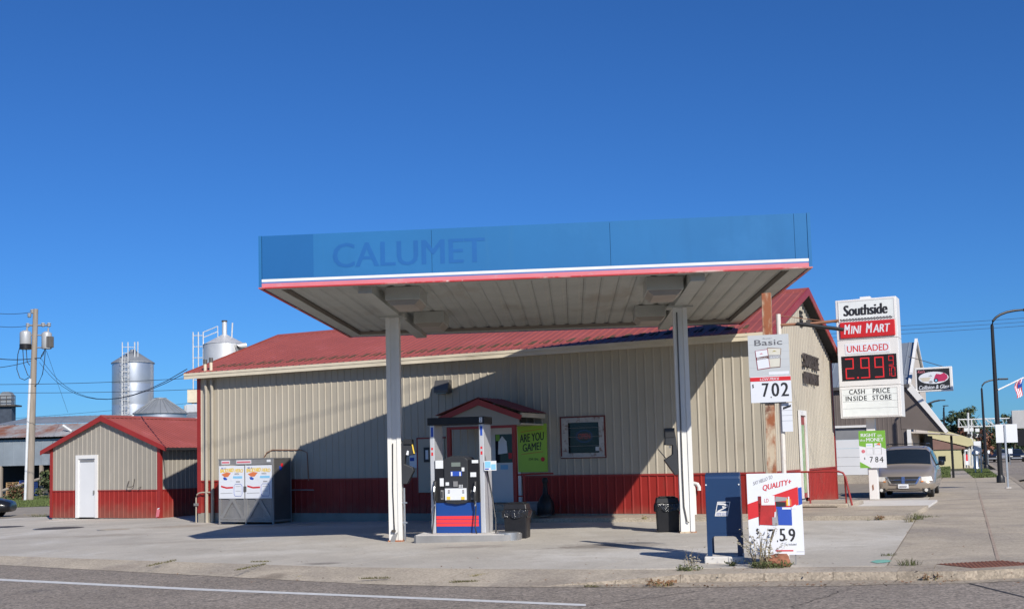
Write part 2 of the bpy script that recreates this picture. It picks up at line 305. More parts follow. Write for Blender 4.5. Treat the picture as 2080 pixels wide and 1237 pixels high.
def text(parent, body, x0, x1, z0, z1, y, m, bold=.0, shear=0., rise=0., name='lettering', space=1., fn=None, depth=.0):
    """lettering filling the rectangle, facing -y; rise lifts its right end"""
    vs, fs = text_mesh(body, 0, shear, space); mb = MB()
    fn = fn or (lambda a, d, b: (a, d, b))
    k = bold * (z1 - z0) * .9; nv = len(vs)
    for i, dx in enumerate((0, -k, k) if bold and not depth else (0,)):     # thickened strokes
        xa, xb = x0 + k, x1 - k
        mb.v += [fn(xa + (xb - xa) * a + dx, y - .0003 * i, z0 + (z1 - z0) * b + rise * a) for a, b in vs]; mb.f += [[q + nv * i for q in f] for f in fs]
    if depth:
        n = len(mb.v); mb.v += [fn(x0 + (x1 - x0) * a, y + depth, z0 + (z1 - z0) * b + rise * a) for a, b in vs]
        ed = {}
        for f in fs:
            for i in range(len(f)):
                e = (f[i], f[(i + 1) % len(f)]); ed[tuple(sorted(e))] = ed.get(tuple(sorted(e)), []) + [e]
        for k, l in ed.items():
            if len(l) == 1: a, b = l[0]; mb.f.append([a, b, b + n, a + n])
    o = mb.build(name, m, parent, recalc=False)
    return o
def plate(parent, name, m, x0, x1, z0, z1, y, t=.003): return box(name, m, parent, x0, x1, y, y + t, z0, z1)
def poly(parent, name, m, pts, y, t=.003): return MB().prism(pts, y, y + t).build(name, m, parent)
def ell(cx, cz, rx, rz, n=28, a0=0, a1=2 * math.pi): return [(cx + rx * math.cos(a0 + (a1 - a0) * k / n), cz + rz * math.sin(a0 + (a1 - a0) * k / n)) for k in range(n)]
def ribbed(name, s0, s1, zb, zt, fn, m, parent, pitch=.2286, h=.019, brk=()):
    """one sheet of ribbed steel from s0 to s1; fn maps (along, out, up) to a point"""
    pts = [(s0, 0)]
    k = math.ceil((s0 - .5 * pitch) / pitch - 1e-6)
    while (k + .5) * pitch < s1 + 1e-6:
        c = (k + .5) * pitch
        for ds, d in ((-.032, 0), (-.013, h), (.013, h), (.032, 0)):
            if s0 < c + ds < s1: pts.append((c + ds, d))
        k += 1
    for b in brk:
        if s0 < b < s1: pts.append((b, 0))
    pts.append((s1, 0)); pts.sort(); mb = MB()
    for (a, d), (b, e) in zip(pts, pts[1:]):
        if b - a < 1e-5: continue
        mb.face([fn(a, d, zb(a)), fn(b, e, zb(b)), fn(b, e, zt(b)), fn(a, d, zt(a))])
    return mb.build(name, m, parent, recalc=False)
def sheets(name, s0, s1, zb, zt, fn, m, parent, wdt=.9144, **k):
    if not callable(zb): zb = (lambda z: lambda s: z)(zb)
    if not callable(zt): zt = (lambda z: lambda s: z)(zt)
    s = s0
    while s < s1 - .02:
        e = min(s1, (math.floor(s / wdt + 1e-6) + 1) * wdt)
        if s1 - e < .15: e = s1
        ribbed(name, s, e, zb, zt, fn, m, parent, **k); s = e

# ------------------------------------------------------------------ ground
def sheet(name, pts, dz, m, kind='structure', parent=None, thick=0.):
    flat = min(p[0] for p in pts) < LEVEL_X < max(p[0] for p in pts) and not thick
    mb = MB(); top = [(p[0], p[1], dz if flat else gz(p[0]) + dz) for p in pts]
    mb.face(top)
    if thick:
        n = len(pts)
        for i in range(n):
            a, b = top[i], top[(i + 1) % n]; mb.face([a, b, (b[0], b[1], b[2] - thick), (a[0], a[1], a[2] - thick)])
    o = mb.build(name, m, parent, recalc=False)
    bm = bmesh.new(); bm.from_mesh(o.data)
    if min(p[0] for p in pts) < LEVEL_X < max(p[0] for p in pts) and not thick:
        bmesh.ops.bisect_plane(bm, geom=bm.verts[:] + bm.edges[:] + bm.faces[:], plane_co=(LEVEL_X, 0, 0), plane_no=(1, 0, 0))
        for v in bm.verts: v.co.z = gz(v.co.x) + dz
    bmesh.ops.triangulate(bm, faces=bm.faces[:])
    for f in bm.faces:
        if abs(f.normal.z) > .5 and f.normal.z < 0: f.normal_flip()
    bm.to_mesh(o.data); bm.free()
    if kind: o['kind'] = kind
    return o
def xy(p): return (p[0], p[1])
e_ = Vector((.839, -.544, 0)); c_ = G(1888, 1011) - G(1800, 1150); c_.z = 0; c_.normalize(); cn = Vector((c_.y, -c_.x, 0))
sheet('terrain', [(-900, -300), (900, -300), (900, 1500), (-900, 1500)], -.16, DIRT)
RB = -.12
ap = [(0, 1147), (400, 1168), (760, 1187), (1000, 1192), (1350, 1193), (1700, 1190), (1970, 1181), (2080, 1171)]
def interp(tab, x):
    if x <= tab[0][0]: (a, b), (c, d) = tab[0], tab[1]
    elif x >= tab[-1][0]: (a, b), (c, d) = tab[-2], tab[-1]
    else:
        for (a, b), (c, d) in zip(tab, tab[1:]):
            if a <= x <= c: break
    return b + (d - b) * (x - a) / (c - a)
kt = [(0, 1128), (350, 1140), (700, 1151), (1000, 1155), (1350, 1156), (1500, 1153), (1700, 1150), (1830, 1149.5), (1960, 1150)]
roadL = G(0, 1147, RB)
rp = [xy(roadL - e_ * 90)] + [xy(G(x, y, RB)) for x, y in ap]
ck0 = Vector((10.35, 18.6, 0))            # where the cross street's kerb straightens
corner = [(8.15, 15.55), (9.0, 16.3), (9.7, 17.2)]
rp += corner + [xy(ck0), xy(ck0 + c_ * 420)]
rp += [xy(ck0 + c_ * 420 + cn * 13), xy(ck0 + cn * 13 + c_ * 2), xy(ck0 + cn * 16 - c_ * 1.5), xy(ck0 + cn * 120), xy(ck0 + cn * 120 - c_ * 40), (-10, -14), (-95, 40)]
sheet('road', rp, RB, ASPH)
wl = [(30, 1178), (400, 1196), (800, 1212), (1190, 1228)]
A = [G(x, y - 2.1, RB + .004) for x, y in wl]; B = [G(x, y + 2.1, RB + .004) for x, y in wl]
A.insert(0, A[0] + (A[0] - A[1]).normalized() * 40); B.insert(0, B[0] + (B[0] - B[1]).normalized() * 40)
sheet('road_line', [xy(p) for p in A + B[::-1]], RB + .004, LINE)
q = ck0 + cn * 2.3
for k in range(9): sheet('road_line', [xy(q + c_ * (22 + 6 * k)), xy(q + c_ * (25 + 6 * k)), xy(q + c_ * (25 + 6 * k) + cn * .12), xy(q + c_ * (22 + 6 * k) + cn * .12)], RB + .004, LINE)
# tar seam in the asphalt at the right
p0, p1 = G(1962, 1183, RB), G(2078, 1212, RB); d = (p1 - p0).normalized(); n_ = Vector((-d.y, d.x, 0)) * .02
p1 = p0 + d * 6; sheet('road_seam', [xy(p0 + n_), xy(p1 + n_), xy(p1 - n_), xy(p0 - n_)], RB + .004, mat('tar', (.03, .029, .03), .7))

rc_ = random.Random(11)
for pa0, pb0 in (((1180, 1232), (1420, 1200)), ((330, 1236), (520, 1206)), ((1600, 1236), (1720, 1198))):
    a_, b_2 = G(pa0[0], pa0[1], RB), G(pb0[0], pb0[1], RB); pts_ = []
    for k in range(15):
        p = a_.lerp(b_2, k / 14) + Vector((rc_.gauss(0, .035), rc_.gauss(0, .035), 0)); pts_.append(p)
    nrm_ = Vector((-(b_2 - a_).y, (b_2 - a_).x, 0)).normalized()
    sheet('road_crack', [xy(p + nrm_ * rc_.uniform(.004, .011)) for p in pts_] + [xy(p - nrm_ * rc_.uniform(.004, .011)) for p in pts_[::-1]], RB + .0035, mat('crack_dirt', (.085, .075, .065), .95))
# apron of old concrete between the lot and the road, turning into a raised kerb at the right
apron = sheet('apron', [xy(G(x, interp(kt, x))) for x in range(-500, 1840, 60)] + [xy(G(x, interp(ap, x), RB) ) for x in range(1830, -510, -60)], -.14, CONCB)
OFF[apron] = Vector((0, 0, 0))
st = [-420, -240, -70, 120, 305, 505, 690, 960, 1160, 1290, 1390, 1560, 1700, 1830]
def apt(x):
    xf = x - 85 + 65 * min(1, max(0, (x - 1250) / 500.)); b = G(x, interp(kt, x)); f = G(xf, interp(ap, xf), RB); k = min(1, max(0, (x - 1200) / 190.))
    d = (f - b); d.z = 0
    fl = b + d * .93; fl.z = gz(fl.x) - .105
    ky = interp(kt, x) + 9 + 2 * k; kr = G(x - 8 * k, ky)
    m = fl.lerp(kr, k); mb_ = Vector((m.x, m.y, gz(m.x) - .105)) - d.normalized() * -.02 * k
    return b, m, mb_, Vector((f.x, f.y, gz(f.x) - .116))
MB_J = mat('apron_joint_dirt', (.15, .125, .095), .95)
for x0, x1 in zip(st, st[1:]):
    jb = MB(); a_, c_j = apt(x1 - .8), apt(x1 + .8); dz_ = Vector((0, 0, .01)); jb.face([a_[0] - dz_, c_j[0] - dz_, c_j[1] - dz_, a_[1] - dz_]); jb.build('joint', MB_J, apron, recalc=False)
    mb = MB(); n = 4
    P = [apt(x0 + (x1 - x0) * (i / n) + (.45 if i == 0 else (-.45 if i == n else 0))) for i in range(n + 1)]
    for a, b in zip(P, P[1:]):
        mb.face([a[0], b[0], b[1], a[1]])
    for q_ in (P[0], P[-1]): mb.face([q_[0], q_[1], q_[1] - Vector((0, 0, .012)), q_[0] - Vector((0, 0, .012))])
    mb.build('slab', CONCB, apron, recalc=False)
    kb = MB()
    for a, b in zip(P, P[1:]): kb.face([a[1], b[1], b[2], a[2]]); kb.face([a[2], b[2], b[3], a[3]])
    kb.build('kerb', CURB if x0 > 1100 else CONCB, apron, recalc=False)

# the corner: kerb round to the cross street
cb = [G(1830, interp(kt, 1830)), G(1960, 1150)]
kin = [Vector((p[0], p[1], 0)) for p in [(7.15, 15.35), (7.95, 15.8), (8.75, 16.55), (9.42, 17.4)]] + [ck0 - cn * .25 + c_ * .2]
fb = [apt(1830)[1]]
# lot: concrete panels
lj = [G(1888, 1011), G(1853.7, 1061), G(1816, 1123), G(1800, 1150)]
ST = Fr(-8.38345, 36.59675, .4873)
lotpts = [xy(G(x, interp(kt, x))) for x in range(-500, 1800, 60)] + [xy(G(1797, 1149.6))] + [xy(p) for p in lj[::-1]] + [xy(ST.W(24.2, 40, 0)), xy(ST.W(-14, 40, 0)), xy(ST.W(-14, 1.5, 0)), (-40, 55)]
lot = sheet('lot', lotpts, -.02, mat('joint_dirt', (.235, .20, .16), .95, 0, .2, 3))
# panel grid clipped by the front line and the sidewalk joint (kept inside by half-plane tests through bmesh bisect)
LF = Fr(-3.66, 20.93, .53)
def clip(poly_, p, n):
    out = []
    for i in range(len(poly_)):
        a, b = poly_[i], poly_[(i + 1) % len(poly_)]; da = (a - p).dot(n); db = (b - p).dot(n)
        if da >= 0: out.append(a)
        if (da >= 0) != (db >= 0): out.append(a + (b - a) * (da / (da - db)))
    return out
fl = [G(x, interp(kt, x)) for x in (-500, 0, 350, 700, 1000, 1350, 1600, 1790)]
def clip_front(P):
    # concave/convex front line: clip against each segment that the panel overlaps in u
    for a, b in zip(fl, fl[1:]):
        d = (b - a); n = Vector((-d.y, d.x, 0)).normalized()
        cx = sum(p.x for p in P) / len(P) if P else 0
        lo = a.x - (.0 if a is not fl[0] else 99); hi = b.x + (0 if b is not fl[-1] else 99)
        if P and max(p.x for p in P) > lo and min(p.x for p in P) < hi:
            P = clip(P, Vector((a.x, a.y, 0)), n)
    return P
ld = (lj[0] - lj[3]); ln = Vector((-ld.y, ld.x, 0)).normalized()
PU, PV = 4.4, 4.1
for i in range(-8, 7):
    for j in range(-3, 6):
        u0, v0 = -2.0 + i * PU, -2.4 + j * PV; g = .006
        P = [LF.W(u0 + g, v0 + g, 0), LF.W(u0 + PU - g, v0 + g, 0), LF.W(u0 + PU - g, v0 + PV - g, 0), LF.W(u0 + g, v0 + PV - g, 0)]
        P = clip_front(P)
        if len(P) > 2: P = clip(P, Vector((lj[3].x, lj[3].y, 0)) + ln * .01, ln)
        if len(P) < 3: continue
        cu = sum(ST.L(p)[0] for p in P) / len(P); cv = sum(ST.L(p)[1] for p in P) / len(P)
        if 2 < cu < 16 and cv > 4: continue
        if cu < -15 and cv > 1: continue
        mb = MB(); tp = [(p.x, p.y, gz(p.x) + random.uniform(-.001, .001)) for p in P]
        mb.face(tp)
        for k in range(len(tp)):
            a, b = tp[k], tp[(k + 1) % len(tp)]; mb.face([a, b, (b[0], b[1], b[2] - .018), (a[0], a[1], a[2] - .018)])
        mb.build('slab', CONC, lot, recalc=True)
# sidewalk along the cross street
J0 = lj[3] + Vector((0, 0, 0)); 
def SW(s, t): p = Vector((lj[3].x, lj[3].y, 0)) + c_ * s + cn * t; return p
swp = [xy(G(1797, 1149.6)), xy(G(1830, 1149.5)), xy(G(1960, 1150))] + [xy(p) for p in kin] + [xy(ck0 - cn * .18), xy(ck0 + c_ * 62 - cn * .18), xy(SW(62, .02)), xy(lj[0]), xy(lj[1]), xy(lj[2])]
side = sheet('sidewalk', swp, -.005, mat('walk_joint', (.25, .21, .165), .95, 0, .15, 3))
tmax = (ck0 - SW(0, 0)).dot(cn) - .2
js = [0.25, 1.5, 3.1, 4.7, 6.3, 7.9, 9.5, 11.1, 12.7, 14.3, 15.9, 17.5, 19.1, 20.7, 22.3, 24, 27, 30, 34, 38, 42, 47, 52, 57, 62]
for s0, s1 in zip(js, js[1:]):
    for t0, t1 in ((.012, tmax * .5), (tmax * .5, tmax)):
        if s0 < 1.4 and t0 > .5: t1 = tmax - .35
        g = .004
        sheet('slab', [xy(SW(s0 + g, t0 + g)), xy(SW(s1 - g, t0 + g)), xy(SW(s1 - g, t1 - g)), xy(SW(s0 + g, t1 - g))], random.uniform(-.002, .003), CONCB, None, side, .004)
sheet('slab', [xy(G(1800, 1149.8)), xy(G(1830, 1149.7)), xy(G(1960, 1150.2))] + [xy(p) for p in kin[:3]] + [xy(SW(.24, tmax - .4)), xy(SW(.24, .03))], .002, CONCB, None, side, .004)
sheet('walk_seam', [xy(SW(.3, tmax * .5 - .022)), xy(SW(24, tmax * .5 - .022)), xy(SW(24, tmax * .5 + .022)), xy(SW(.3, tmax * .5 + .022))], .0065, mat('seam_filler', (.33, .255, .20), .95, 0, .2, 4), 'structure')
pm = [G(1768, 1141), G(1778, 1137.5), G(1800, 1136.5), G(1812, 1139), G(1803, 1142.5), G(1782, 1144)]; sheet('paint_mark', [xy(p) for p in pm], .006, mat('turquoise_marking_paint', (.16, .42, .34), .8, 0, .2, 9, dirt=[((.42, .38, .32), .9, 9, .52)]))
# kerb round the corner, then straight along the cross street
kk = [apt(1830)[1], G(1960, 1160), Vector((7.35, 15.02, 0)), Vector((8.12, 15.5, 0)), Vector((8.97, 16.27, 0)), Vector((9.66, 17.18, 0)), ck0 + c_ * .3, ck0 + c_ * 10, ck0 + c_ * 30, ck0 + c_ * 120]
ki = [G(1830, interp(kt, 1830)), G(1960, 1150)] + kin[0:4] + [ck0 - cn * .18 + c_ * .2, ck0 - cn * .18 + c_ * 10, ck0 - cn * .18 + c_ * 30, ck0 - cn * .18 + c_ * 120]
mb = MB()
zt = lambda p, d: Vector((p.x, p.y, gz(p.x) + d))
for a, b, c, d in zip(ki, ki[1:], kk, kk[1:]):
    mb.face([zt(a, .004), zt(b, .004), zt(d, .004), zt(c, .004)]); mb.face([zt(c, .004), zt(d, .004), zt(d, -.115), zt(c, -.115)])
gu = [apt(1830)[3]] + [b + (b - a).normalized() * .33 for a, b in zip(ki[1:], kk[1:])]
for a, b, c, d in zip(kk, kk[1:], gu, gu[1:]): mb.face([zt(a, -.112), zt(b, -.112), zt(d, -.1155), zt(c, -.1155)])
tag(mb.build('kerb', CURB, None, recalc=False), kind='structure')
# truncated-dome ramp plate set in the corner
dm = [G(1903, 1146), G(1975, 1154), G(2110, 1146.5), G(2035, 1139)]
dp = thing('tactile_plate', 'rust brown cast iron ramp plate with raised domes set in the street corner', 'ramp plate', dm[0], 0, None, dm[0])
mb = MB(); t_ = [Vector((p.x, p.y, gz(p.x) + .008)) for p in dm]; mb.hexa([p - Vector((0, 0, .03)) for p in t_] + t_); mb.build('plate', DOME, dp)
mb = MB()
for i in range(16):
    for j in range(7):
        a = t_[0].lerp(t_[1], (j + .5) / 7); b = t_[3].lerp(t_[2], (j + .5) / 7); c = a.lerp(b, (i + .5) / 16)
        mb.cyl(c, c + Vector((0, 0, .009)), .022, 6, .013)
o = mb.build('dome', DOME, dp); o['kind'] = 'stuff'
# grass verges and drives
def gp(l, h=0): return [xy(G(x, y, h)) for x, y in l]
verge = sheet('grass_verge', gp([(2006, 953.5), (2026, 969), (1979, 970.5), (1958, 954)]), .012, GRASSB, thick=.05)
verge2 = sheet('grass_verge', gp([(1878, 951), (1930, 948), (1930, 969.5), (1880, 970)]), .012, GRASSB, thick=.05)
field = sheet('grass_field', [xy(ST.W(-15, 2.2, 0)), xy(ST.W(-9.7, 2.9, 0)), xy(ST.W(-9.7, 16, 0)), xy(ST.W(-34, 60, 0)), (-90, 90), (-42, 58), (-24, 48.5), (-21, 48.7)], -.012, GRASSB)
sheet('gravel_drive', gp([(-260, 1040), (101, 1028.5), (101, 1048.5), (40, 1051), (-260, 1068)]), .006, GRAVEL)
walk = sheet('store_walk', [xy(ST.W(12.2, -1.3, 0)), xy(ST.W(21.35, -1.3, 0)), xy(ST.W(21.35, 3.0, 0)), xy(ST.W(18.06, 3.0, 0)), xy(ST.W(18.06, -.02, 0)), xy(ST.W(12.2, -.02, 0))], .10, CONCB, thick=.2)
sheet('sign_slab', [xy(ST.W(18.9, 3.0, 0)), xy(ST.W(21.3, 3.0, 0)), xy(ST.W(21.2, 6.9, 0)), xy(ST.W(18.9, 7.2, 0))], .055, CONCW, thick=.2)

# ------------------------------------------------------------------ the store
zs, zr, ze, zg = .131, 1.125, 4.386, 6.206
LEN, DEP = 18.05, 9.2
store = fthing('store', 'long tan ribbed steel store with red wainscot and faded red gabled roof behind the canopy', 'store', ST, 0, 0, gz(-8.4) - .02)
fw = lambda s, d, z: (s, -d, z)
gw = lambda s, d, z: (LEN + d, s, z)
core = MB().box(.05, 10.28, .04, .16, -.25, 4.55).box(11.38, 12.7, .04, .16, -.25, 4.55).box(12.7, 13.74, .04, .16, -.25, 1.68).box(12.7, 13.74, .04, .16, 2.6, 4.55).box(10.28, 11.38, .04, .16, 2.62, 4.55).box(13.74, LEN - .05, .04, .16, -.25, 4.55)
core.box(.05, .17, .16, DEP, -.25, 4.55).box(.05, LEN - .05, DEP - .12, DEP, -.25, 4.55).build('wall_core', CONC, store)
core = MB().prism([(.16, -.25), (DEP - .12, -.25), (DEP - .12, 4.4), (4.6, 6.0), (.16, 4.4)], LEN - .17, LEN - .05, 'x'); core.build('wall_core', CONC, store)
MB().box(10.0, 14.4, 1.2, 1.3, -.1, 4).build('interior_wall', DARK, store)
MB().box(-.02, LEN - .01, -.015, .04, -.35, zs - .004).box(LEN - .05, LEN + .012, .04, DEP, -.35, zs - .004).build('foundation', mat('foundation_concrete', (.26, .24, .205), .9, 0, .12, 2, .3), store)
for a, b in ((.1, 10.28), (11.38, LEN - .06)): sheets('siding_panel', a, b, zs, zr - .02, fw, RED, store)
for a, b, c, d in ((.1, 10.28, zr + .03, 4.5), (10.28, 11.38, 2.62, 4.5), (11.38, 12.72, zr + .03, 4.5), (12.72, 13.72, zr + .03, 1.66), (12.72, 13.72, 2.62, 4.5), (13.72, LEN - .06, zr + .03, 4.5)):
    sheets('siding_panel', a, b, c, d, fw, TAN, store)
MB().box(.1, 10.28, -.028, -.001, zr - .02, zr + .03).box(11.38, LEN + .01, -.028, -.001, zr - .02, zr + .03).build('belt_trim', REDT, store)
gt = lambda s: 4.5 + (zg - 4.56) * (1 - abs(s - 4.6) / 4.6)
for a, b in ((.06, 3.72), (4.6, DEP - .06)): sheets('siding_panel', a, b, zs, zr - .02, gw, RED, store)
for a, b, z0 in ((.06, 3.72, zr + .03), (3.72, 4.6, 2.70), (4.6, DEP - .06, zr + .03)): sheets('siding_panel', a, b, z0, gt, gw, TAN, store, brk=(4.6,))
MB().box(LEN + .001, LEN + .028, .06, 3.72, zr - .02, zr + .03).box(LEN + .001, LEN + .028, 4.6, DEP - .04, zr - .02, zr + .03).build('belt_trim', REDT, store)
for z0, z1 in ((zs - .01, 4.45),):
    MB().box(-.03, .11, -.034, -.0015, z0, z1).box(-.03, -.001, -.0015, .11, z0, z1).build('corner_trim', REDT, store)
MB().box(LEN + .0015, LEN + .034, DEP - .1, DEP + .034, zs, 4.5).build('corner_trim', REDT, store)
MB().box(LEN - .07, LEN + .03, -.03, -.0012, zs, 4.45).box(LEN + .0012, LEN + .03, -.0012, .07, zs, 4.45).build('corner_trim', TAN, store)
# roof
OV, RV = .33, .27
sl = (zg - 4.575) / (4.6 + OV)
rn = Vector((0, -sl, 1)).normalized(); rl = math.hypot(4.6 + OV, zg - 4.575)
def rf(s, d, t): return (s, -OV + (4.6 + OV) * t + rn.y * d, 4.575 + (zg - 4.575) * t + rn.z * d)
def rfb(s, d, t): return (s, DEP + OV - (4.6 + OV) * t, 4.575 + (zg - 4.575) * t + d)
sheets('roof_panel', -RV, LEN + RV, 0., 1., rf, ROOF, store)
ribbed('roof_panel', -RV, LEN + RV, lambda s: 0., lambda s: 1., rfb, ROOF, store)
MB().prism([(-OV, 4.53), (4.6, zg - .045), (DEP + OV, 4.53), (DEP + OV, 4.45), (4.6, zg - .14), (-OV, 4.45)], -RV + .02, LEN + RV - .02, 'x').build('roof_deck', DARK, store)
MB().prism([(4.42, zg - .06), (4.6, zg + .028), (4.78, zg - .06), (4.78, zg - .03), (4.6, zg + .06), (4.42, zg - .03)], -RV - .01, LEN + RV + .01, 'x').build('ridge_cap', ROOF, store)
for x0, x1 in ((-RV - .03, -RV + .0), (LEN + RV - .0, LEN + RV + .03)):
    MB().prism([(-OV - .02, 4.60), (4.6, zg + .055), (DEP + OV + .02, 4.60), (DEP + OV + .02, 4.40), (4.6, zg - .16), (-OV - .02, 4.40)], x0, x1, 'x').build('rake_trim', REDT if x0 > 1 else ROOF, store)
MB().box(-.28, LEN + RV - .02, -OV - .03, -OV + .0, ze, ze + .105).box(-.28, LEN + RV - .02, -OV - .045, -OV + .0, ze + .108, ze + .185).build('fascia', CREAM, store)
MB().box(-.26, LEN + .2, -OV + .002, -.03, ze + .06, ze + .075).build('soffit', CREAM, store)
# blotches of moss where the snow guards sit
sn = None
for k in range(44):
    u = .62 + k * .2286 * 1.72
    if u > LEN - .4: break
    mb = MB(); c0, c1 = .105, .18
    sx = .135 * (1.1 - .35 * u / LEN)
    mb.face([rf(u - sx, .006, c0), rf(u + sx, .006, c0 + .004), rf(u + sx * .8, .012, c1), rf(u - sx * .7, .012, c1 - .006)])
    mb.face([rf(u - sx, .006, c0), rf(u + sx, .006, c0 + .004), rf(u + sx, .024, c0 + .01), rf(u - sx, .024, c0 + .006)])
    mb.build('snow_guard', MOSS, store)
# pipes at the left end
for u, top in ((.39, 5.02), (.63, 5.06)):
    MB().tube([(u, -.075, gz(-8)), (u, -.075, 4.0), (u, -.10, 4.12), (u, -.10, 4.36)], .05, 10).build('vent_pipe', mat('tan_pipe_paint', (.37, .33, .265), .5), store, True)
    mb = MB().tube([(u, -.12, 4.62), (u, -.12, top - .12)], .05, 10); mb.build('vent_stub', CREAM, store, True)
    MB().cyl((u, -.12, top - .16), (u, -.12, top - .02), .065, 10).build('vent_cap', DGREY, store, True)
MB().tube([(.03, -.16, gz(-8)), (.03, -.16, .62), (.05, -.15, .70), (.12, -.14, .76), (.25, -.12, .78), (.62, -.08, .78)], .022, 8).build('gas_pipe', mat('tan_pipe_paint', (.37, .33, .265), .5), store, True)
MB().box(-.03, .09, -.21, -.11, .36, .44).build('pipe_valve', STEELD, store)
MB().tube([(2.6, -.04, 1.78), (2.75, -.04, 1.98), (2.95, -.03, 2.06), (4.05, -.03, 2.03), (4.25, -.03, 1.95), (4.3, -.03, 1.1)], .014, 6).build('conduit', COPPER, store, True)
MB().tube([(3.55, -.05, .83), (4.5, -.05, .82)], .02, 6).build('rail', STEELD, store, True)
# white plastic pipe by the right column
u0, z0 = ST.P(1412, 1040, -.08)
MB().tube([(u0, -.1, .1), (u0, -.1, .86), (u0, -.1, .87)], .045, 10).build('drain_pipe', PVC, store, True)
MB().tube([(u0 - .18, -.1, .9), (u0 + .02, -.12, .9), (u0 + .10, -.13, .88), (u0 + .14, -.13, .80), (u0 + .14, -.13, .72)], .047, 10).build('drain_pipe', PVC, store, True)
# yard light on the wall
MB().prism([(-.04, 3.52), (-.30, 3.52), (-.30, 3.60), (-.22, 3.88), (-.04, 3.88)], 8.83, 9.29, 'x').build('wall_light', DGREY, store, bevel=.01)
MB().box(8.9, 9.22, -.29, -.08, 3.49, 3.519).build('light_lens', SCREEN, store)
# service board left of the porch
fr_ = box('notice_board', TAN, store, 8.14, 9.0, -.055, -.021, .72, 2.24)
MB().box(8.10, 8.138, -.06, -.02, .70, 2.28).box(8.10, 9.04, -.06, -.02, 2.242, 2.28).build('board_frame', REDT, store)
box('notice', INK, store, 8.34, 8.52, -.075, -.056, 1.58, 2.0); box('notice', STICK, store, 8.40, 8.49, -.08, -.0755, 1.66, 1.92)
box('notice', POSTER, store, 7.84, 8.08, -.035, -.022, 1.42, 1.86); box('notice', BLUEINK, store, 7.86, 8.0, -.039, -.0355, 1.62, 1.72)
# window
wn = MB().box(12.60, 13.80, -.05, -.021, 2.54, 2.67).box(12.60, 13.80, -.05, -.021, 1.63, 1.73).box(12.60, 12.78, -.05, -.021, 1.73, 2.54).box(13.66, 13.80, -.05, -.021, 1.73, 2.54).build('window', PEEL, store)
MB().box(12.55, 13.85, -.04, -.0205, 2.672, 2.71).box(12.55, 13.85, -.04, -.0205, 1.59, 1.628).box(12.55, 12.598, -.04, -.0205, 1.628, 2.672).box(13.802, 13.85, -.04, -.0205, 1.628, 2.672).build('frame', mat('peeling_red_frame', (.15, .035, .028), .7, 0, .2, 4, dirt=[((.25, .2, .16), .8, 7, .58)]), wn)
MB().box(12.58, 13.82, -.09, -.051, 1.615, 1.65).build('sill', PEEL, wn)
MB().box(12.76, 13.68, .03, .036, 1.70, 2.56).build('pane', GLASS, wn)
mb = MB()
for z in (1.92, 2.16, 2.40): mb.box(12.78, 13.66, -.012, .006, z - .006, z + .006)
mb.build('bar', mat('dull_bar', (.16, .155, .15), .6), wn)
tx = text(wn, 'OPEN', 13.03, 13.37, 2.10, 2.25, .055, NEONR, bold=.005, name='neon_letters', depth=.01)
MB().tube([(x, .06, z) for x, z in ell(13.2, 2.175, .225, .155)] + [(13.425, .06, 2.175)], .010, 6, False).build('neon_ring', NEONB, wn, True)
box('sticker', STICK, wn, 13.53, 13.63, .020, .028, 1.78, 1.89)
MB().box(12.72, 13.72, .55, .57, 1.5, 2.8).build('backing', DARK, wn)
# main door in the porch
dr = box('door', WHITED, store, 10.44, 11.26, .02, .065, .43, 2.48)
MB().box(10.30, 10.43, -.04, .09, .41, 2.62).box(11.27, 11.36, -.04, .09, .41, 2.62).box(10.43, 11.27, -.04, .09, 2.49, 2.62).build('door_frame', WHITE, store)
box('pane', CARGL, dr, 10.58, 11.12, .010, .0195, 1.52, 2.30)
poly(dr, 'notice', POSTER, [(10.66, 1.75), (10.95, 1.78), (10.93, 2.1), (10.8, 2.25), (10.68, 2.1)], .004); box('notice', GREENP, dr, 10.60, 10.72, .003, .008, 2.12, 2.29); box('notice', REDINK, dr, 10.98, 11.08, .003, .008, 1.62, 1.78)
box('notice', CYAN, dr, 10.72, 10.95, .012, .0195, 1.33, 1.46); MB().tube([(11.19, .015, 1.35), (11.19, -.04, 1.37), (11.19, -.04, 1.5), (11.19, .015, 1.52)], .012, 6).build('handle', STEELD, dr, True)
# porch
PX, PH, PW = 10.86, 1.27, -1.5
step = MB().box(9.55, 12.15, PW - .02, -.03, -.2, .26).box(9.75, 11.95, PW + .3, -.028, .26, .41); step.build('stoop', CONCB, store)
pa, pe = 3.25, 2.84
ps = (pa - pe) / PH
def pr1(s, d, t): return (PX - (PH + .05) * (1 - t), s, pe - .02 + (pa - pe + .02) * t + d)
def pr2(s, d, t): return (PX + (PH + .05) * (1 - t), s, pe - .02 + (pa - pe + .02) * t + d)
for f_ in (pr1, pr2): ribbed('porch_roof', PW - .06, -.02, lambda s: 0., lambda s: 1., f_, ROOF, store)
MB().prism([(PX - PH, pe - .10), (PX, pa - .03), (PX + PH, pe - .10), (PX + PH - .05, pe - .22), (PX, pa - .20), (PX - PH + .05, pe - .22)], PW - .05, PW - .02).build('porch_trim', REDT, store)
MB().prism([(PX - PH + .12, 2.5), (PX + PH - .12, 2.5), (PX + PH - .12, pe - .16), (PX, pa - .09), (PX - PH + .12, pe - .16)], PW + .02, PW + .06).build('porch_gable', TANS, store)
MB().box(PX + PH - .05, PX + PH + .0, PW - .02, -.03, pe - .15, pe - .035).box(PX - PH, PX - PH + .05, PW - .02, -.03, pe - .15, pe - .035).build('porch_fascia', CREAM, store)
MB().box(PX - PH + .06, PX + PH - .055, PW + .07, -.03, 2.50, 2.54).build('porch_ceiling', CREAM, store)
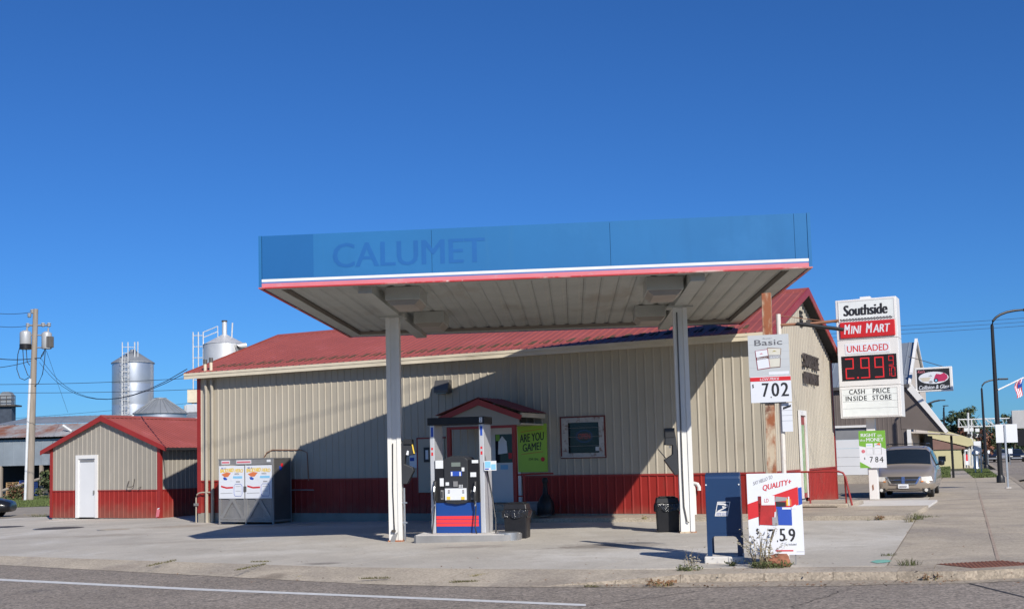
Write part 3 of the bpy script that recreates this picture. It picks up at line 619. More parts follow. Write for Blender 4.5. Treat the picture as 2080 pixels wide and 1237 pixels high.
for u in (9.93, 11.86): box('porch_post', REDT, store, u - .05, u + .05, PW + .0, PW + .1, .261 if u < 10 else .261, 2.499)
box('porch_beam', REDT, store, 9.98, 11.81, PW + .01, PW + .08, 2.43, 2.498)
MB().tube([(11.93, PW + .05, 1.2), (12.35, PW + .05, 1.22), (12.8, PW + .35, 1.22)], .022, 8).tube([(11.93, PW + .05, .65), (12.1, PW + .05, .65)], .02, 6).tube([(12.1, PW + .05, .1), (12.1, PW + .05, 1.2)], .022, 8).build('handrail', REDT, store, True)
# gable details: door, vent, weathered lettering
gd = MB().box(LEN + .021, LEN + .07, 3.68, 3.80, .36, 2.78).box(LEN + .021, LEN + .07, 4.50, 4.62, .36, 2.78).box(LEN + .021, LEN + .07, 3.80, 4.50, 2.64, 2.78).build('door_frame', WHITE, store)
gdr = box('door', REDT, store, LEN - .04, LEN + .018, 3.80, 4.50, .36, 2.64)
box('pane', mat('door_poster_green', (.26, .38, .18), .3, 0, .35, 6), gdr, LEN + .0185, LEN + .028, 3.92, 4.42, .5, 2.38)
vt = None
for k in range(4): box('vent', DARK, store, LEN + .02, LEN + .05, 4.50, 4.86, 5.18 + k * .125, 5.25 + k * .125)
LETM = mat('weathered_letters', (.055, .045, .042), .8, 0, .4, 9)
tf = lambda a, d, b: (LEN + .10 - d, a, b)
text(store, 'SOUTHSIDE', 4.50, 6.72, 4.03, 4.42, .0, LETM, .03, name='lettering', fn=tf, depth=.06)
text(store, 'MINI MART', 4.58, 6.62, 3.57, 3.90, .0, LETM, .03, name='lettering', fn=tf, depth=.06)
# broken stoop and rail at the side door
MB().box(18.09, 19.45, 2.5, 5.2, .0, .27).build('side_step', CONCB, store, bevel=.03)
MB().box(18.2, 19.2, 2.47, 2.52, .10, .2).build('painted_step_gap', mat('gap_shade_brown', (.07, .055, .04), .95), store)  # solid strip on the step face; its dark colour paints a shaded gap
MB().tube([(18.15, 2.62, 1.1), (19.25, 2.62, 1.10), (19.36, 2.62, 1.06), (19.42, 2.62, .95), (19.55, 2.62, .22)], .026, 8).tube([(19.40, 2.62, .98), (19.40, 2.7, .22)], .024, 6).tube([(18.5, 2.62, .27), (18.5, 2.62, 1.1)], .024, 6).build('handrail', REDT, store, True)

# poster and small things by the porch
gm = fthing('wall_poster', 'lime green ARE YOU GAME? lottery poster on the wall beside the porch', 'poster', ST, 11.725, -.05, 1.25)
box('board', LIME, gm, 11.29, 12.16, -.05, -.022, 1.25, 2.55)
text(gm, 'ARE YOU', 11.36, 12.08, 2.05, 2.27, -.054, INK, .025, .0, .06); text(gm, 'GAME?', 11.44, 12.0, 1.80, 2.01, -.054, INK, .025, 0, .05)
poly(gm, 'rule', REDINK, [(11.40, 2.33), (12.05, 2.41), (12.05, 2.42), (11.40, 2.34)], -.054); poly(gm, 'rule', REDINK, [(11.40, 1.73), (12.05, 1.79), (12.05, 1.8), (11.40, 1.74)], -.054)
text(gm, "I'M IN.", 11.62, 11.92, 1.56, 1.63, -.054, INK, .02); poly(gm, 'disc', REDINK, ell(12.03, 1.59, .06, .06, 20), -.054)
ar = thing('ash_receptacle', 'dark bottle shaped cigarette receptacle on the walk below the lime poster', 'ashtray', ST.W(12.45, -.9, .14))
MB().lathe([(.20, 0), (.23, .06), (.22, .30), (.15, .44), (.07, .56), (.055, .80), (.08, .86), (.08, .92), (.05, .97)], n=18).build('body', BLACKP, ar, True); MB().lathe([(.235, -.004), (.235, .03)], n=18).build('base', BLACKB, ar, True)
sb = thing('storage_tub', 'small pale grey tub in the shade on the walk beside the porch', 'tub', ST.W(12.02, -.75, .14), ST.th)
MB().box(-.2, .2, -.15, .15, 0, .3).build('body', mat('tub_grey', (.25, .27, .30), .6), sb, bevel=.02); MB().box(-.22, .22, -.17, .17, .301, .34).build('lid', mat('tub_grey', (.25, .27, .30)), sb, bevel=.01)

# ------------------------------------------------------------------ fuel canopy
CN = Fr(-3.65886, 20.93029, .0986)
can = fthing('fuel_canopy', 'big flat fuel canopy with faded blue fascia ghosted CALUMET on two white columns', 'canopy', CN, 5, 4.3, 0)
CW, CD, zb, zt_ = 9.99, 8.65, 4.86, 5.835
br = [.055, 3.232, 6.471, 9.712, 9.935]
for a, b in zip(br, br[1:]): MB().box(a + .003, b - .003, 0, .03, 5.022, zt_).build('fascia_panel', FBLUE, can)
for x0, x1 in ((0, CW),):
    MB().box(0, .03, .032, CD - .03, 5.0, zt_ - .004).build('fascia_panel', FBLUE, can); MB().box(CW - .03, CW, .032, CD - .03, 5.0, zt_ - .004).build('fascia_panel', FBLUE, can)
    MB().box(.0, CW, CD - .03, CD, zb, zt_ - .004).build('fascia_panel', FBLUE, can)
    for a in (0, CW - .03): MB().box(a, a + .03, .032, CD - .03, zb, 4.998).build('stripe', FNAVY, can)
MB().box(-.006, .05, -.006, .031, 4.872, zt_ + .004).build('corner_trim', FBLUE, can); MB().box(9.94, CW + .006, -.006, .031, 4.872, zt_ + .004).build('corner_trim', FBLUE, can)
MB().box(.06, 9.93, .034, .05, 4.95, zt_ - .02).build('fascia_backing', mat('fascia_gap_blue', (.02, .09, .2), .9), can)  # dark blue backing behind the panel seams
plate(can, 'sign_ghost', FBLUD, .06, 1.03, 5.05, zt_ - .002, -.0025, .002)
text(can, 'CALUMET', 1.39, 4.21, 5.185, 5.64, -.0025, FLETT, .028)
MB().box(.051, 9.939, -.004, .03, 4.972, 5.021).build('white_stripe', WHITE, can)
MB().box(.051, 9.939, .0, .03, 4.945, 4.971).build('stripe', FNAVY, can)
MB().box(.051, 9.939, -.002, .03, 4.872, 4.944).build('stripe', FPINK, can)
MB().box(-.01, CW + .01, -.016, .05, zb - .012, 4.8715).box(-.01, .045, .05, CD, zb - .012, 4.858).box(CW - .045, CW + .01, .05, CD, zb - .012, 4.858).build('edge_trim', FRED, can)
MB().box(.05, CW - .05, .05, .30, 4.868, 4.88).box(.05, .33, .30, CD - .05, 4.868, 4.88).box(CW - .33, CW - .05, .30, CD - .05, 4.868, 4.88).box(.33, CW - .33, CD - .40, CD - .05, 4.868, 4.88).build('soffit_edge', SOFF, can)
MB().box(.33, CW - .33, .301, .315, 4.8805, 4.958).box(.33, CW - .33, CD - .415, CD - .401, 4.8805, 4.958).box(.316, .33, .315, CD - .415, 4.8805, 4.975).box(CW - .33, CW - .316, .315, CD - .415, 4.8805, 4.975).build('soffit_lip', mat('brown_soffit_edge', (.20, .175, .15), .8), can)  # dark brown strip closing the inner soffit edge
n = 28; x0 = .34; wd = (CW - .68) / n
for k in range(n):
    a, b = x0 + k * wd, x0 + (k + 1) * wd
    MB().prism([(a + .004, 5.0), (a + .004, 4.975), (a + .05, 4.955), (b - .10, 4.955), (b - .06, 4.975), (b - .004, 4.98), (b - .004, 5.0)], .28, CD - .3).build('soffit_panel', SOFF, can)
MB().box(.06, CW - .06, .06, CD - .06, 5.003, 5.05).build('deck', mat('deck_underside', (.16, .14, .115), .8), can)
for u in (1.93, 8.03): MB().box(u - .13, u + .13, .3, CD - .38, 4.74, 4.954).build('beam', SOFF, can)
mbx = lambda u, v: (MB().box(u, u + .68, v, v + 1.1, 4.70, 4.953).build('light_box', SOFF, can, bevel=.01), MB().prism([(u + .02, 4.698), (u + .66, 4.698), (u + .56, 4.60), (u + .12, 4.60)], v + .04, v + 1.06).build('light_lens', mat('lamp_housing', (.33, .29, .25), .5, 0, .1), can))
for u, v in ((2.19, 1.0), (2.22, 4.75), (7.16, .95), (7.16, 5.0)): mbx(u, v)
for u, bx, by in ((1.893, 803.5, 1100), (8.016, 1395, 1080)):
    v = 3.84; g = CN.W(u, v, 0); z0 = gz(g.x)
    h = .14
    cl = MB().box(u - h, u + h, v - .12, v + .12, z0 - .02, 4.735).build('column', COLW, can)
    for s in (-1, 1):
        MB().box(u + s * .10 - .045, u + s * .10 + .045, v - .145, v - .121, z0 + .01, 4.70).build('column_flange', COLW, cl)
    MB().box(u - .27, u + .27, v - .2, v + .2, 4.70, 4.739).build('column_plate', SOFF, cl)
    MB().box(u - h - .03, u + h + .03, v - .17, v + .15, z0 - .01, z0 + .03).build('column_base', RUST, cl)
u, v = 1.893, 3.84
MB().tube([(u - .03, v - .165, 2.0), (u - .045, v - .165, 1.0), (u - .03, v - .165, .35), (u - .02, v - .17, .14)], .012, 6).build('cable', BLACKP, can, True)
MB().prism([(u - .12, -.10), (u - .02, -.10), (u + .05, .12), (u - .06, .06)], v - .20, v - .15).build('guard_plate', STEELD, can); MB().box(u - .08, u, v - .21, v - .15, .12, .17).build('guard_plate', IRON, can)
MB().tube([(u + .19, v - .1, -.08), (u + .19, v - .1, 1.05)], .022, 8).build('conduit', STEEL, can, True); MB().box(u + .15, u + .25, v - .13, v - .08, .30, .33).box(u + .15, u + .25, v - .13, v - .08, .72, .75).build('bracket', STEEL, can)
u = 8.016
MB().tube([(u - .07, v - .165, 4.6), (u - .075, v - .165, 1.2), (u - .07, v - .165, .55), (u - .02, v - .165, .24), (u + .02, v - .165, .22)], .016, 6).build('cable', DGREY, can, True)

# windscreen service units on the columns
def unit(px_pts, v, label, name='service_unit'):
    pts = [CN.P(x, y, v) for x, y in px_pts]
    t = fthing(name, label, 'service station', CN, pts[0][0], v, min(p[1] for p in pts), 'windscreen service units'); MB().prism(pts, v - .14, v + .14).build('body', DGREY2, t, bevel=.012); return t, pts
DGREY2 = mat('charcoal_plastic', (.032, .034, .038), .45, 0, .1, 2, spec=.3)
zp = lambda zx, zy: (1320 + zx / 4.758, 850 + zy / 4.758)
t, p = unit([zp(*q) for q in ((150, 97), (230, 97), (248, 190), (262, 330), (272, 540), (240, 545), (135, 402), (215, 345), (215, 260), (140, 255))], 3.84, 'charcoal windscreen service unit with squeegee on the right canopy column')
a = CN.P(*zp(80, 295), 3.84); b = CN.P(*zp(160, 390), 3.84)
MB().tube([(a[0], 3.84, a[1]), (b[0], 3.84, b[1])], .012, 6).build('squeegee', BLACKB, t, True)
a = CN.P(*zp(148, 100), 3.84); b = CN.P(*zp(232, 185), 3.84); box('towel_box', BLACKB, t, a[0] - .02, b[0] + .01, 3.69, 3.99, b[1], a[1] + .015, .01)
a = CN.P(*zp(190, 262), 3.84); MB().tube([(a[0], 3.8, a[1]), (a[0] + .01, 3.8, a[1] - .05)], .015, 6).build('towel_end', STICK, t)
zp2 = lambda zx, zy: (800 + zx / 8.25, 860 + zy / 8.25)
t, p = unit([zp2(*q) for q in ((135, 340), (180, 265), (300, 262), (315, 345), (350, 520), (200, 540), (190, 680), (330, 735), (345, 790), (235, 1010), (132, 1010))], 3.84, 'charcoal windscreen service unit with yellow towel box on the left canopy column')
q_ = [CN.P(*zp2(*k), 3.69) for k in ((300, 350), (318, 350), (352, 505), (330, 500))]; MB().prism(q_, 3.68, 3.70).build('towel_box', YEL, t)
q_ = [CN.P(*zp2(*k), 3.69) for k in ((205, 520), (225, 450), (250, 460), (245, 530))]; MB().prism(q_, 3.675, 3.7).build('towel_end', STICK, t)
q_ = [CN.P(*zp2(*k), 3.69) for k in ((170, 345), (185, 268), (295, 262), (308, 345))]; MB().prism(q_, 3.66, 3.98).build('lid', BLACKB, t)

# ------------------------------------------------------------------ pump island and pump
IS = Fr(G(840, 1103).x, G(840, 1103).y, .16); IH = .145; IW = 1.25
isl = fthing('pump_island', 'low concrete island edged in steel with a rounded steel end under the pump', 'pump island', IS, 1, .4, gz(0) - .03)
def rnd_end(o): return [(.05, o), (1.85, o)] + [(1.85 + (.34 - o) * math.sin(t), .34 - (.34 - o) * math.cos(t)) for t in (.4, .8, 1.2, 1.57)] + [(1.85 + (.34 - o) * math.cos(t), IW - .34 + (.34 - o) * math.sin(t)) for t in (.0, .4, .8, 1.2)] + [(1.85, IW - o), (.05, IW - o), (0 + o, IW - .06), (0 + o, .06)]
MB().prism(rnd_end(0), gz(0) - .03, gz(0) + IH - .01, 'z').build('kerb', STEELD, isl, True)
MB().prism(rnd_end(.03), gz(0) + IH - .0095, gz(0) + IH, 'z').build('top', CONCW, isl)
MB().prism(ell(1.93, .26, .23, .23, 22), gz(0) - .025, gz(0) + IH + .03, 'z').build('end_ring', STEEL, isl, True)
pc = G(930, 1090, .14); PF = Fr(D(930, 1090, 24.2).x, 24.2, .30); pz = gz(pc.x) + IH + .001
pump = fthing('fuel_pump', 'tall fuel dispenser with black head, blue and red lower panel and two hoses', 'fuel pump', PF, 0, .25, pz)
pp = lambda x, y, v=0.: PF.P(x, y, v)
xl, _ = pp(873, 900); xr, _ = pp(973, 900); zT = pp(930, 847)[1]; zTb = pp(930, 862)[1]
PD = .52
box('base', BLACKP, pump, xl + .10, xr - .02, .02, PD - .02, pz, pz + .12)
zbt, zbb = pp(930, 1018)[1], pp(930, 1082)[1]
lower = box('lower_panel', PUMPB, pump, xl + .11, xr - .005, 0, PD, zbb, zbt + .02, .006)
z1, z0 = pp(930, 1047)[1], pp(930, 1069)[1]
for k in range(3):
    h = (z1 - z0) / 3; box('stripe', PUMPR, lower, xl + .115, xr - .045, -.004, .0, z0 + k * h + .006, z0 + (k + 1) * h - .004)
for a, b in ((xl, xl + .10), (xr, xr + .10)):
    ps_ = MB().box(a, b, .0, PD + .06, pz, zTb).build('side_post', mat('satin_aluminium', (.50, .51, .53), .42, .25, .05, 2), pump, bevel=.012)
for a in (xl, xr):
    zz = pp(880, 866)[1]
    box('decal', BLUEINK, pump, a + .03, a + .08, -.003, .0, zz - .22, zz - .02); box('decal', REDINK, pump, a + .03, a + .07, -.003, .0, zz - .50, zz - .45); box('decal', REDINK, pump, a + .03, a + .07, -.003, .0, zz - .62, zz - .55)
tp_ = box('topper', BLACKP, pump, xl - .04, xr + .13, -.03, PD + .09, zTb, zT, .01)
a = pp(975, 850)[0]; box('number_tag', STICK, tp_, a - .01, a + .055, -.034, -.0305, zTb + .03, zT - .02); text(tp_, '2', a + .008, a + .038, zTb + .045, zT - .035, -.036, INK, .02)
zh0, zh1 = pp(930, 1020)[1], pp(930, 934)[1]
head = MB().box(xl + .10, xr + .002, -.02, PD + .02, zh0, zh1).build('head', BLACKP, pump, bevel=.012)
ca_, cb_ = pp(903, 935)[0], pp(951, 935)[0]; ctop = pp(927, 926)[1]; cz0 = zh0 - .03
arc = [(ca_, cz0 + .06), (ca_ + .05, cz0 + .02), ((ca_ + cb_) / 2, cz0 - .01), (cb_ - .05, cz0 + .02), (cb_, cz0 + .06), (cb_, zh1 + .0), (cb_ - .05, zh1 + .05), ((ca_ + cb_) / 2 + .1, ctop), ((ca_ + cb_) / 2 - .1, ctop), (ca_ + .05, zh1 + .05), (ca_, zh1)]
con = MB().prism(arc, -.06, PD).build('console', DGREY2, pump, bevel=.012)
def pbox(nm, m, par, x0, y0, x1, y1, d0=-.066, d1=-.0605, bev=0.):
    a = pp(x0, y0); b = pp(x1, y1); return box(nm, m, par, a[0], b[0], d0, d1, b[1], a[1], bev)
pbox('screen', SCREEN, con, 918.5, 939, 937, 947); pbox('display', BLUEINK, con, 917, 957, 940, 966); pbox('display_edge', STICK, con, 918, 958, 921, 966, -.070, -.0665); pbox('display_edge', STICK, con, 935, 958, 938, 966, -.070, -.0665)
pbox('number_tag', STICK, con, 939.5, 949, 945, 956.5); 
pbox('card_reader', STEELD, con, 923, 977, 932, 988, -.085); pbox('keypad', STICK, con, 907, 979, 914, 985.5); kp = pbox('keypad', INK, con, 932.5, 983, 943.5, 991)
for i in range(3):
    for j in range(3): pbox('key', STICK, con, 934 + i * 3, 984 + j * 2.2, 936 + i * 3, 985.4 + j * 2.2, -.071, -.0665)
gp_ = pbox('grade_panel', POSTER, con, 906, 991.5, 950, 1014.5, -.075, -.0605)
for x in (912, 941): pbox('grade_button', YEL, con, x - 2, 1008, x + 5, 1014, -.082, -.0755); pbox('grade_label', BROWNINK, con, x, 995, x + 4, 997, -.078, -.0755); pbox('grade_label', INK, con, x, 999, x + 4, 1001, -.078, -.0755)
for r_ in ((885, 935, 901, 951), (894, 971, 902.5, 987), (959, 934, 972, 940), (956, 959, 968, 968)): pbox('sticker', STICK, head, *r_, -.026, -.0205)
for x in (896, 957): pbox('sticker', STEELD, head, x, 995, x + 6, 1014, -.026, -.0205); pbox('sticker', INK, head, x + 1, 998, x + 4, 1011, -.03, -.0265)
for k, x in enumerate((885.5, 967)):
    nz = MB().tube([(pp(x, 978)[0], -.06, pp(x, 978)[1]), (pp(x, 1000)[0], -.09, pp(x, 1000)[1]), (pp(x, 1012)[0], -.10, pp(x, 1012)[1]), (pp(x + 1, 1022)[0], -.10, pp(x, 1024)[1])], [.028, .042, .03, .022], 8).build('nozzle', BLACKB, pump, True)
    pbox('nozzle_boot', DARK, pump, x - 4, 976, x + 4, 1018, -.03, -.0205)
    MB().tube([(pp(x, 990)[0], -.11, pp(x, 988)[1]), (pp(x, 1000)[0], -.14, pp(x, 998)[1])], .022, 6).build('nozzle_grip', STEEL, nz, True)
    MB().cyl((pp(x + 1, 1019)[0], -.10, pp(x, 1017)[1]), (pp(x + 1, 1019)[0], -.10, pp(x, 1027)[1]), .022, 8).build('hose_swivel', STEEL, nz, True)
h1 = [(886, 1026, -.1), (885, 1045, -.12), (884, 1070, -.16), (883.5, 1092, -.22), (883, 1098, -.22)]
MB().tube([(pp(x, y)[0], v, pp(x, y)[1] - .0) for x, y, v in h1], .017, 8).build('hose', BLACKB, pump, True)
h2 = [(967, 1026, -.1), (966, 1045, -.12), (965, 1070, -.16), (969, 1087, -.22), (980, 1098, -.27), (994, 1101.5, -.26), (1005, 1094, -.16), (1008, 1076, -.06), (1006, 1050, .05), (1000, 1010, .12), (993, 975, .14), (986, 935, .12), (981, 900, .1), (978, 880, .1)]
hp = []
for x, y, v in h2: a = PF.P(x, y, v); hp.append((a[0], v, a[1]))
MB().tube(hp, .016, 8).build('hose', BLACKB, pump, True)
fg = PF.P(983.5, 936, -.03); f2 = PF.P(1008.5, 955, -.03)
flg = MB().box(fg[0], f2[0], -.035, -.03, f2[1], fg[1]).build('sign_flag', STICK, pump)
box('print', CYAN, flg, fg[0] + .015, fg[0] + .14, -.038, -.0352, f2[1] + .06, fg[1] - .012); box('print', CYAN, flg, fg[0] + .15, f2[0] - .012, -.038, -.0352, f2[1] + .02, fg[1] - .07); box('print', BLUEINK, flg, fg[0] + .015, fg[0] + .10, -.038, -.0352, f2[1] + .02, f2[1] + .045)

# ------------------------------------------------------------------ litter bins
def bin_(px, py, th, label, s=1.):
    g = G(px, py); t = thing('litter_bin', label, 'bin', g, th, 'black litter bins under the canopy'); 
    w0, w1, h = .225 * s, .242 * s, .80
    b = MB().hexa([(-w0, -w0, 0), (w0, -w0, 0), (w0, w0, 0), (-w0, w0, 0), (-w1, -w1, .60), (w1, -w1, .60), (w1, w1, .60), (-w1, w1, .60)]); b.build('body', BLACKP, t, bevel=.02)
    mb = MB(); n = 28; R1 = []
    for lev, (k, zz) in enumerate(((w1 + .012, .60), (w1 + .03, .56), (w1 + .022, .48))):
        ring = []
        for i in range(n):
            a = 2 * math.pi * i / n; r = k / max(abs(math.cos(a)), abs(math.sin(a))); r = min(r, k * 1.28)
            jit = random.uniform(-.014, .014) * lev; ring.append(mb.p((r * math.cos(a) + jit, r * math.sin(a) + jit, zz - (abs(math.sin(3 * a + px)) * .06 if lev == 2 else 0))))
        R1.append(ring)
    for A, B in zip(R1, R1[1:]):
        for i in range(n): mb.f.append([A[i], A[(i + 1) % n], B[(i + 1) % n], B[i]])
    mb.build('bin_liner', BAG, t, True)
    w2 = w1 - .02
    MB().hexa([(-w1 - .005, -w1 - .005, .601), (w1 + .005, -w1 - .005, .601), (w1 + .005, w1 + .005, .601), (-w1 - .005, w1 + .005, .601), (-w2, -w2, .72), (w2, -w2, .72), (w2, w2, .72), (-w2, w2, .72)]).build('lid', BLACKP, t, bevel=.015)
    MB().box(-w2 + .05, w2 - .05, -w2 + .05, w2 - .05, .721, .745).build('lid_top', BLACKP, t, bevel=.01)
    return t
bin_(1052, 1092, .25, 'black square litter bin with shiny liner beside the fuel pump')
bin_(1357, 1079, .12, 'black square litter bin with shiny liner at the foot of the right column')

# ------------------------------------------------------------------ propane cage
cage = fthing('propane_cage', 'grey steel propane exchange cage with two white posters against the left end of the store', 'propane cage', ST, 2.75, -.65, gz(-7))
u0, u1, v0, v1, zB, zTp = 1.73, 3.79, -1.1, -.2, -.08, 1.79
fm = MB()
for u in (u0, u1 - .05): fm.box(u, u + .05, v0, v0 + .05, gz(-7), zTp); fm.box(u, u + .05, v1 - .05, v1, gz(-7), zTp)
fm.box(u0 + .05, u1 - .05, v0, v0 + .05, zTp - .17, zTp).box((u0 + u1) / 2 - .025, (u0 + u1) / 2 + .025, v0, v0 + .05, gz(-7), zTp - .17).box(u0 + .05, u1 - .05, v0 + .001, v0 + .05, zB, zB + .06).box(u0 + .05, u0 + .1, v0 + .05, v1 - .05, zB, zB + .06).box(u1 - .05, u1, v0 + .05, v1 - .05, zB, zB + .06)
fm.build('frame', STEELD, cage)
MB().box(u0 - .01, u1 + .01, v0 - .01, v1, zTp + .001, zTp + .02).build('roof', STEELD, cage); MB().box(u1 - .012, u1 - .004, v0 + .05, v1 - .05, zB + .06, zTp).build('side_panel', DGREY, cage)
MB().box(u0 + .05, u1 - .05, v1 - .03, v1 - .02, zB + .06, zTp).build('back_panel', DGREY, cage); MB().box(u0 + .05, u1 - .05, v0 + .05, v1 - .05, zB + .0, zB + .03).build('shelf', DGREY, cage)
for (a, b, t0, t1, r, nm) in ((u0 + .06, (u0 + u1) / 2 - .03, 0, 0, 0, 'l'), ((u0 + u1) / 2 + .03, u1 - .055, 0, 0, 0, 'r')):
    zl, zh = zB + .07, zTp - .19
    dm_ = MB(); dm_.box(a, a + .045, v0 - .012, v0 + .012, zl, zh).box(b - .045, b, v0 - .012, v0 + .012, zl, zh).box(a + .045, b - .045, v0 - .012, v0 + .012, zl, zl + .045).box(a + .045, b - .045, v0 - .012, v0 + .012, zh - .045, zh)
    door = dm_.build('cage_door', STEELD, cage)
    def bar(p, q, w_):
        d = Vector((q[0] - p[0], q[1] - p[1])).normalized(); n = Vector((-d.y, d.x)) * w_
        return [(p[0] + n.x, p[1] + n.y), (q[0] + n.x, q[1] + n.y), (q[0] - n.x, q[1] - n.y), (p[0] - n.x, p[1] - n.y)]
    mid = (a + b) / 2; zm = .62
    for P_, Q_, yy in (((a + .05, zl + .02), (mid, zm - .02), 0), ((b - .05, zl + .02), (mid, zm - .02), .003), ((mid, zm - .06), (a + .16, zm + .16), .005), ((mid, zm - .06), (b - .16, zm + .16), .007)):
        MB().prism(bar(P_, Q_, .05), v0 - .016 + yy, v0 - .006 + yy).build('brace', STEELD, door)
    ms = MB(); k = -14
    while k < 26:
        for sgn in (1, -1):
            c = a + k * .055; x_a, x_b = c, c + sgn * (zm - zl + .1)
            # clip the strand to the door
            zA, zB_ = zl + .04, zm + .14
            ta = max(0, min(1, (a + .045 - x_a) / (x_b - x_a))) if x_b > x_a else max(0, min(1, (b - .045 - x_a) / (x_b - x_a)))
            tb = max(0, min(1, (b - .045 - x_a) / (x_b - x_a))) if x_b > x_a else max(0, min(1, (a + .045 - x_a) / (x_b - x_a)))
            if tb - ta > .02:
                p_ = (x_a + (x_b - x_a) * ta, zA + (zB_ - zA) * ta); q_ = (x_a + (x_b - x_a) * tb, zA + (zB_ - zA) * tb)
                B4 = bar(p_, q_, .012); ms.face([(x, v0 + .006 + (.002 if sgn > 0 else 0), z) for x, z in B4])
        k += 1
    m_ = ms.build('mesh_panel', STEELD, door); m_['kind'] = 'stuff'
    # poster
    A0, B0, Z0, Z1 = a - .02, b + (.0 if b < 3 else .02), .62, zh + .0
    po = box('poster', POSTER, door, A0, B0, v0 - .028, v0 - .02, Z0, Z1); Wd = B0 - A0; Hh = Z1 - Z0
    X = lambda t: A0 + Wd * t
    Zz = lambda t: Z0 + Hh * t
    Y = v0 - .031
    text(po, 'BE A', X(.10), X(.28), Zz(.90), Zz(.95), Y, BLUEINK, .02); text(po, 'BACKYARD', X(.05), X(.60), Zz(.79), Zz(.91), Y, YEL, .07, .1, .02); text(po, 'HERO', X(.63), X(.96), Zz(.80), Zz(.91), Y, YEL, .07, .1, -.01); text(po, 'WITH', X(.62), X(.80), Zz(.72), Zz(.77), Y, INK, .02)
    plate(po, 'print', CYAN, X(.56), X(.93), Zz(.61), Zz(.68), Y); poly(po, 'print', ORANGE, [(X(.10), Zz(.74)), (X(.3), Zz(.80)), (X(.48), Zz(.78)), (X(.36), Zz(.66)), (X(.22), Zz(.66))], Y); poly(po, 'print', BLUEINK, [(X(.16), Zz(.64)), (X(.24), Zz(.655)), (X(.34), Zz(.6)), (X(.30), Zz(.56)), (X(.2), Zz(.57))], Y)
    poly(po, 'print', REDINK, [(X(.08), Zz(.40)), (X(.3), Zz(.35)), (X(.56), Zz(.36)), (X(.56), Zz(.31)), (X(.3), Zz(.30)), (X(.08), Zz(.35))], Y)
    poly(po, 'print', GREYINK, [(X(.06), Zz(.165)), (X(.54), Zz(.175)), (X(.54), Zz(.16)), (X(.06), Zz(.15))], Y)
    MB().tube([(x, Y, z) for x, z in [(X(.63), Zz(.09)), (X(.60), Zz(.14)), (X(.60), Zz(.38)), (X(.65), Zz(.44)), (X(.87), Zz(.44)), (X(.92), Zz(.38)), (X(.92), Zz(.14)), (X(.88), Zz(.07)), (X(.64), Zz(.07)), (X(.60), Zz(.13))]], .006, 4).build('tank_drawing', BLUEINK, po)
    for z in (.36, .22): plate(po, 'print', GREYINK, X(.66), X(.86), Zz(z), Zz(z + .012), Y)
    poly(po, 'print', POSTER, ell(X(.5), Zz(.62), .05, .09, 14), Y - .002); plate(po, 'print', GREYINK, X(.68), X(.84), Zz(.49), Zz(.53), Y)
for a, b in ((1.85, 2.17), (2.42, 2.98)): lb = plate(cage, 'label_plate', STICK, a, b, zTp - .14, zTp - .03, v0 - .006, .005); plate(lb, 'print', FPINK, a + .02, b - .02, zTp - .115, zTp - .06, v0 - .009, .0025)
plate(cage, 'label_plate', STICK, 3.56, 3.70, zTp - .10, zTp - .03, v0 - .006, .005)
MB().box((u0 + u1) / 2 - .045, (u0 + u1) / 2 + .055, v0 - .05, v0 - .013, .82, .98).build('padlock', DGREY, cage, bevel=.01)
MB().box(u1 - .003, u1 + .004, -.80, -.68, 1.44, 1.56).build('sticker', BLUEINK, cage); MB().box(u1 - .003, u1 + .005, -.72, -.62, 1.54, 1.64).build('sticker', REDINK, cage)
TW = mat('propane_tank_white', (.68, .68, .68), .4, 0, .04, 2)
proto = None
for k, u in enumerate((2.0, 2.36, 2.62, 3.05, 3.40)):
    lab = 'white propane tank, ' + ('first', 'second', 'third', 'fourth', 'fifth')[k] + ' from the left inside the steel cage'
    t = fthing('propane_tank', lab, 'propane tank', ST, u, -.85, zB + .03, 'propane tanks in the cage') if k == 0 else dup(proto)
    if k == 0:
        proto = t; c = (u, -.85, zB + .03)
        MB().lathe([(.10, 0), (.10, .03), (.14, .06), (.15, .12), (.15, .30), (.13, .37), (.06, .40)], c, 16).build('body', TW, t, True); MB().lathe([(.085, .40), (.085, .46)], c, 12).build('collar', TW, t, True); MB().cyl((u, -.85, zB + .43), (u, -.85, zB + .49), .02, 8).build('valve', STEELD, t)
    else: t.location = ST.W(u, -.85, zB + .03); t['label'] = lab

# ------------------------------------------------------------------ shed at the left
zsl = -.21
shed = fthing('shed', 'small shed with red wainscot, red gabled roof and white door left of the store', 'shed', ST, -7, 7, zsl)
sw0, sL, sR, sE, sP, sD = 2.88, -9.75, -4.28, 2.40, 3.46, 9.0
sc = (sL + sR) / 2 + .0; sp = -7.03
fs = lambda s, d, z: (s, sw0 - d, z)
fsr = lambda s, d, z: (sR + d, s, z)
stt = lambda s: sE + (sP - sE) * (1 - abs(s - sp) / (sp - sL)) if s < sp else sE + (sP - sE) * (1 - (s - sp) / (sR - sp))
zw = .79
MB().box(sL + .03, -8.42, sw0 + .03, sw0 + .12, zsl - .1, sE).box(-7.30, sR - .03, sw0 + .03, sw0 + .12, zsl - .1, sE).box(sR - .12, sR - .02, sw0 + .12, sw0 + sD, zsl - .1, sE).box(sL + .03, sL + .12, sw0 + .12, sw0 + sD, zsl - .1, sE).build('wall_core', CONC, shed)
MB().prism([(sL + .05, sE), (sR - .05, sE), (sp, sP - .06)], sw0 + .03, sw0 + .12).build('wall_core', CONC, shed)
for a, b in ((sL + .09, -8.42), (-7.30, sR - .09)): sheets('siding_panel', a, b, zsl, zw - .02, fs, RED, shed)
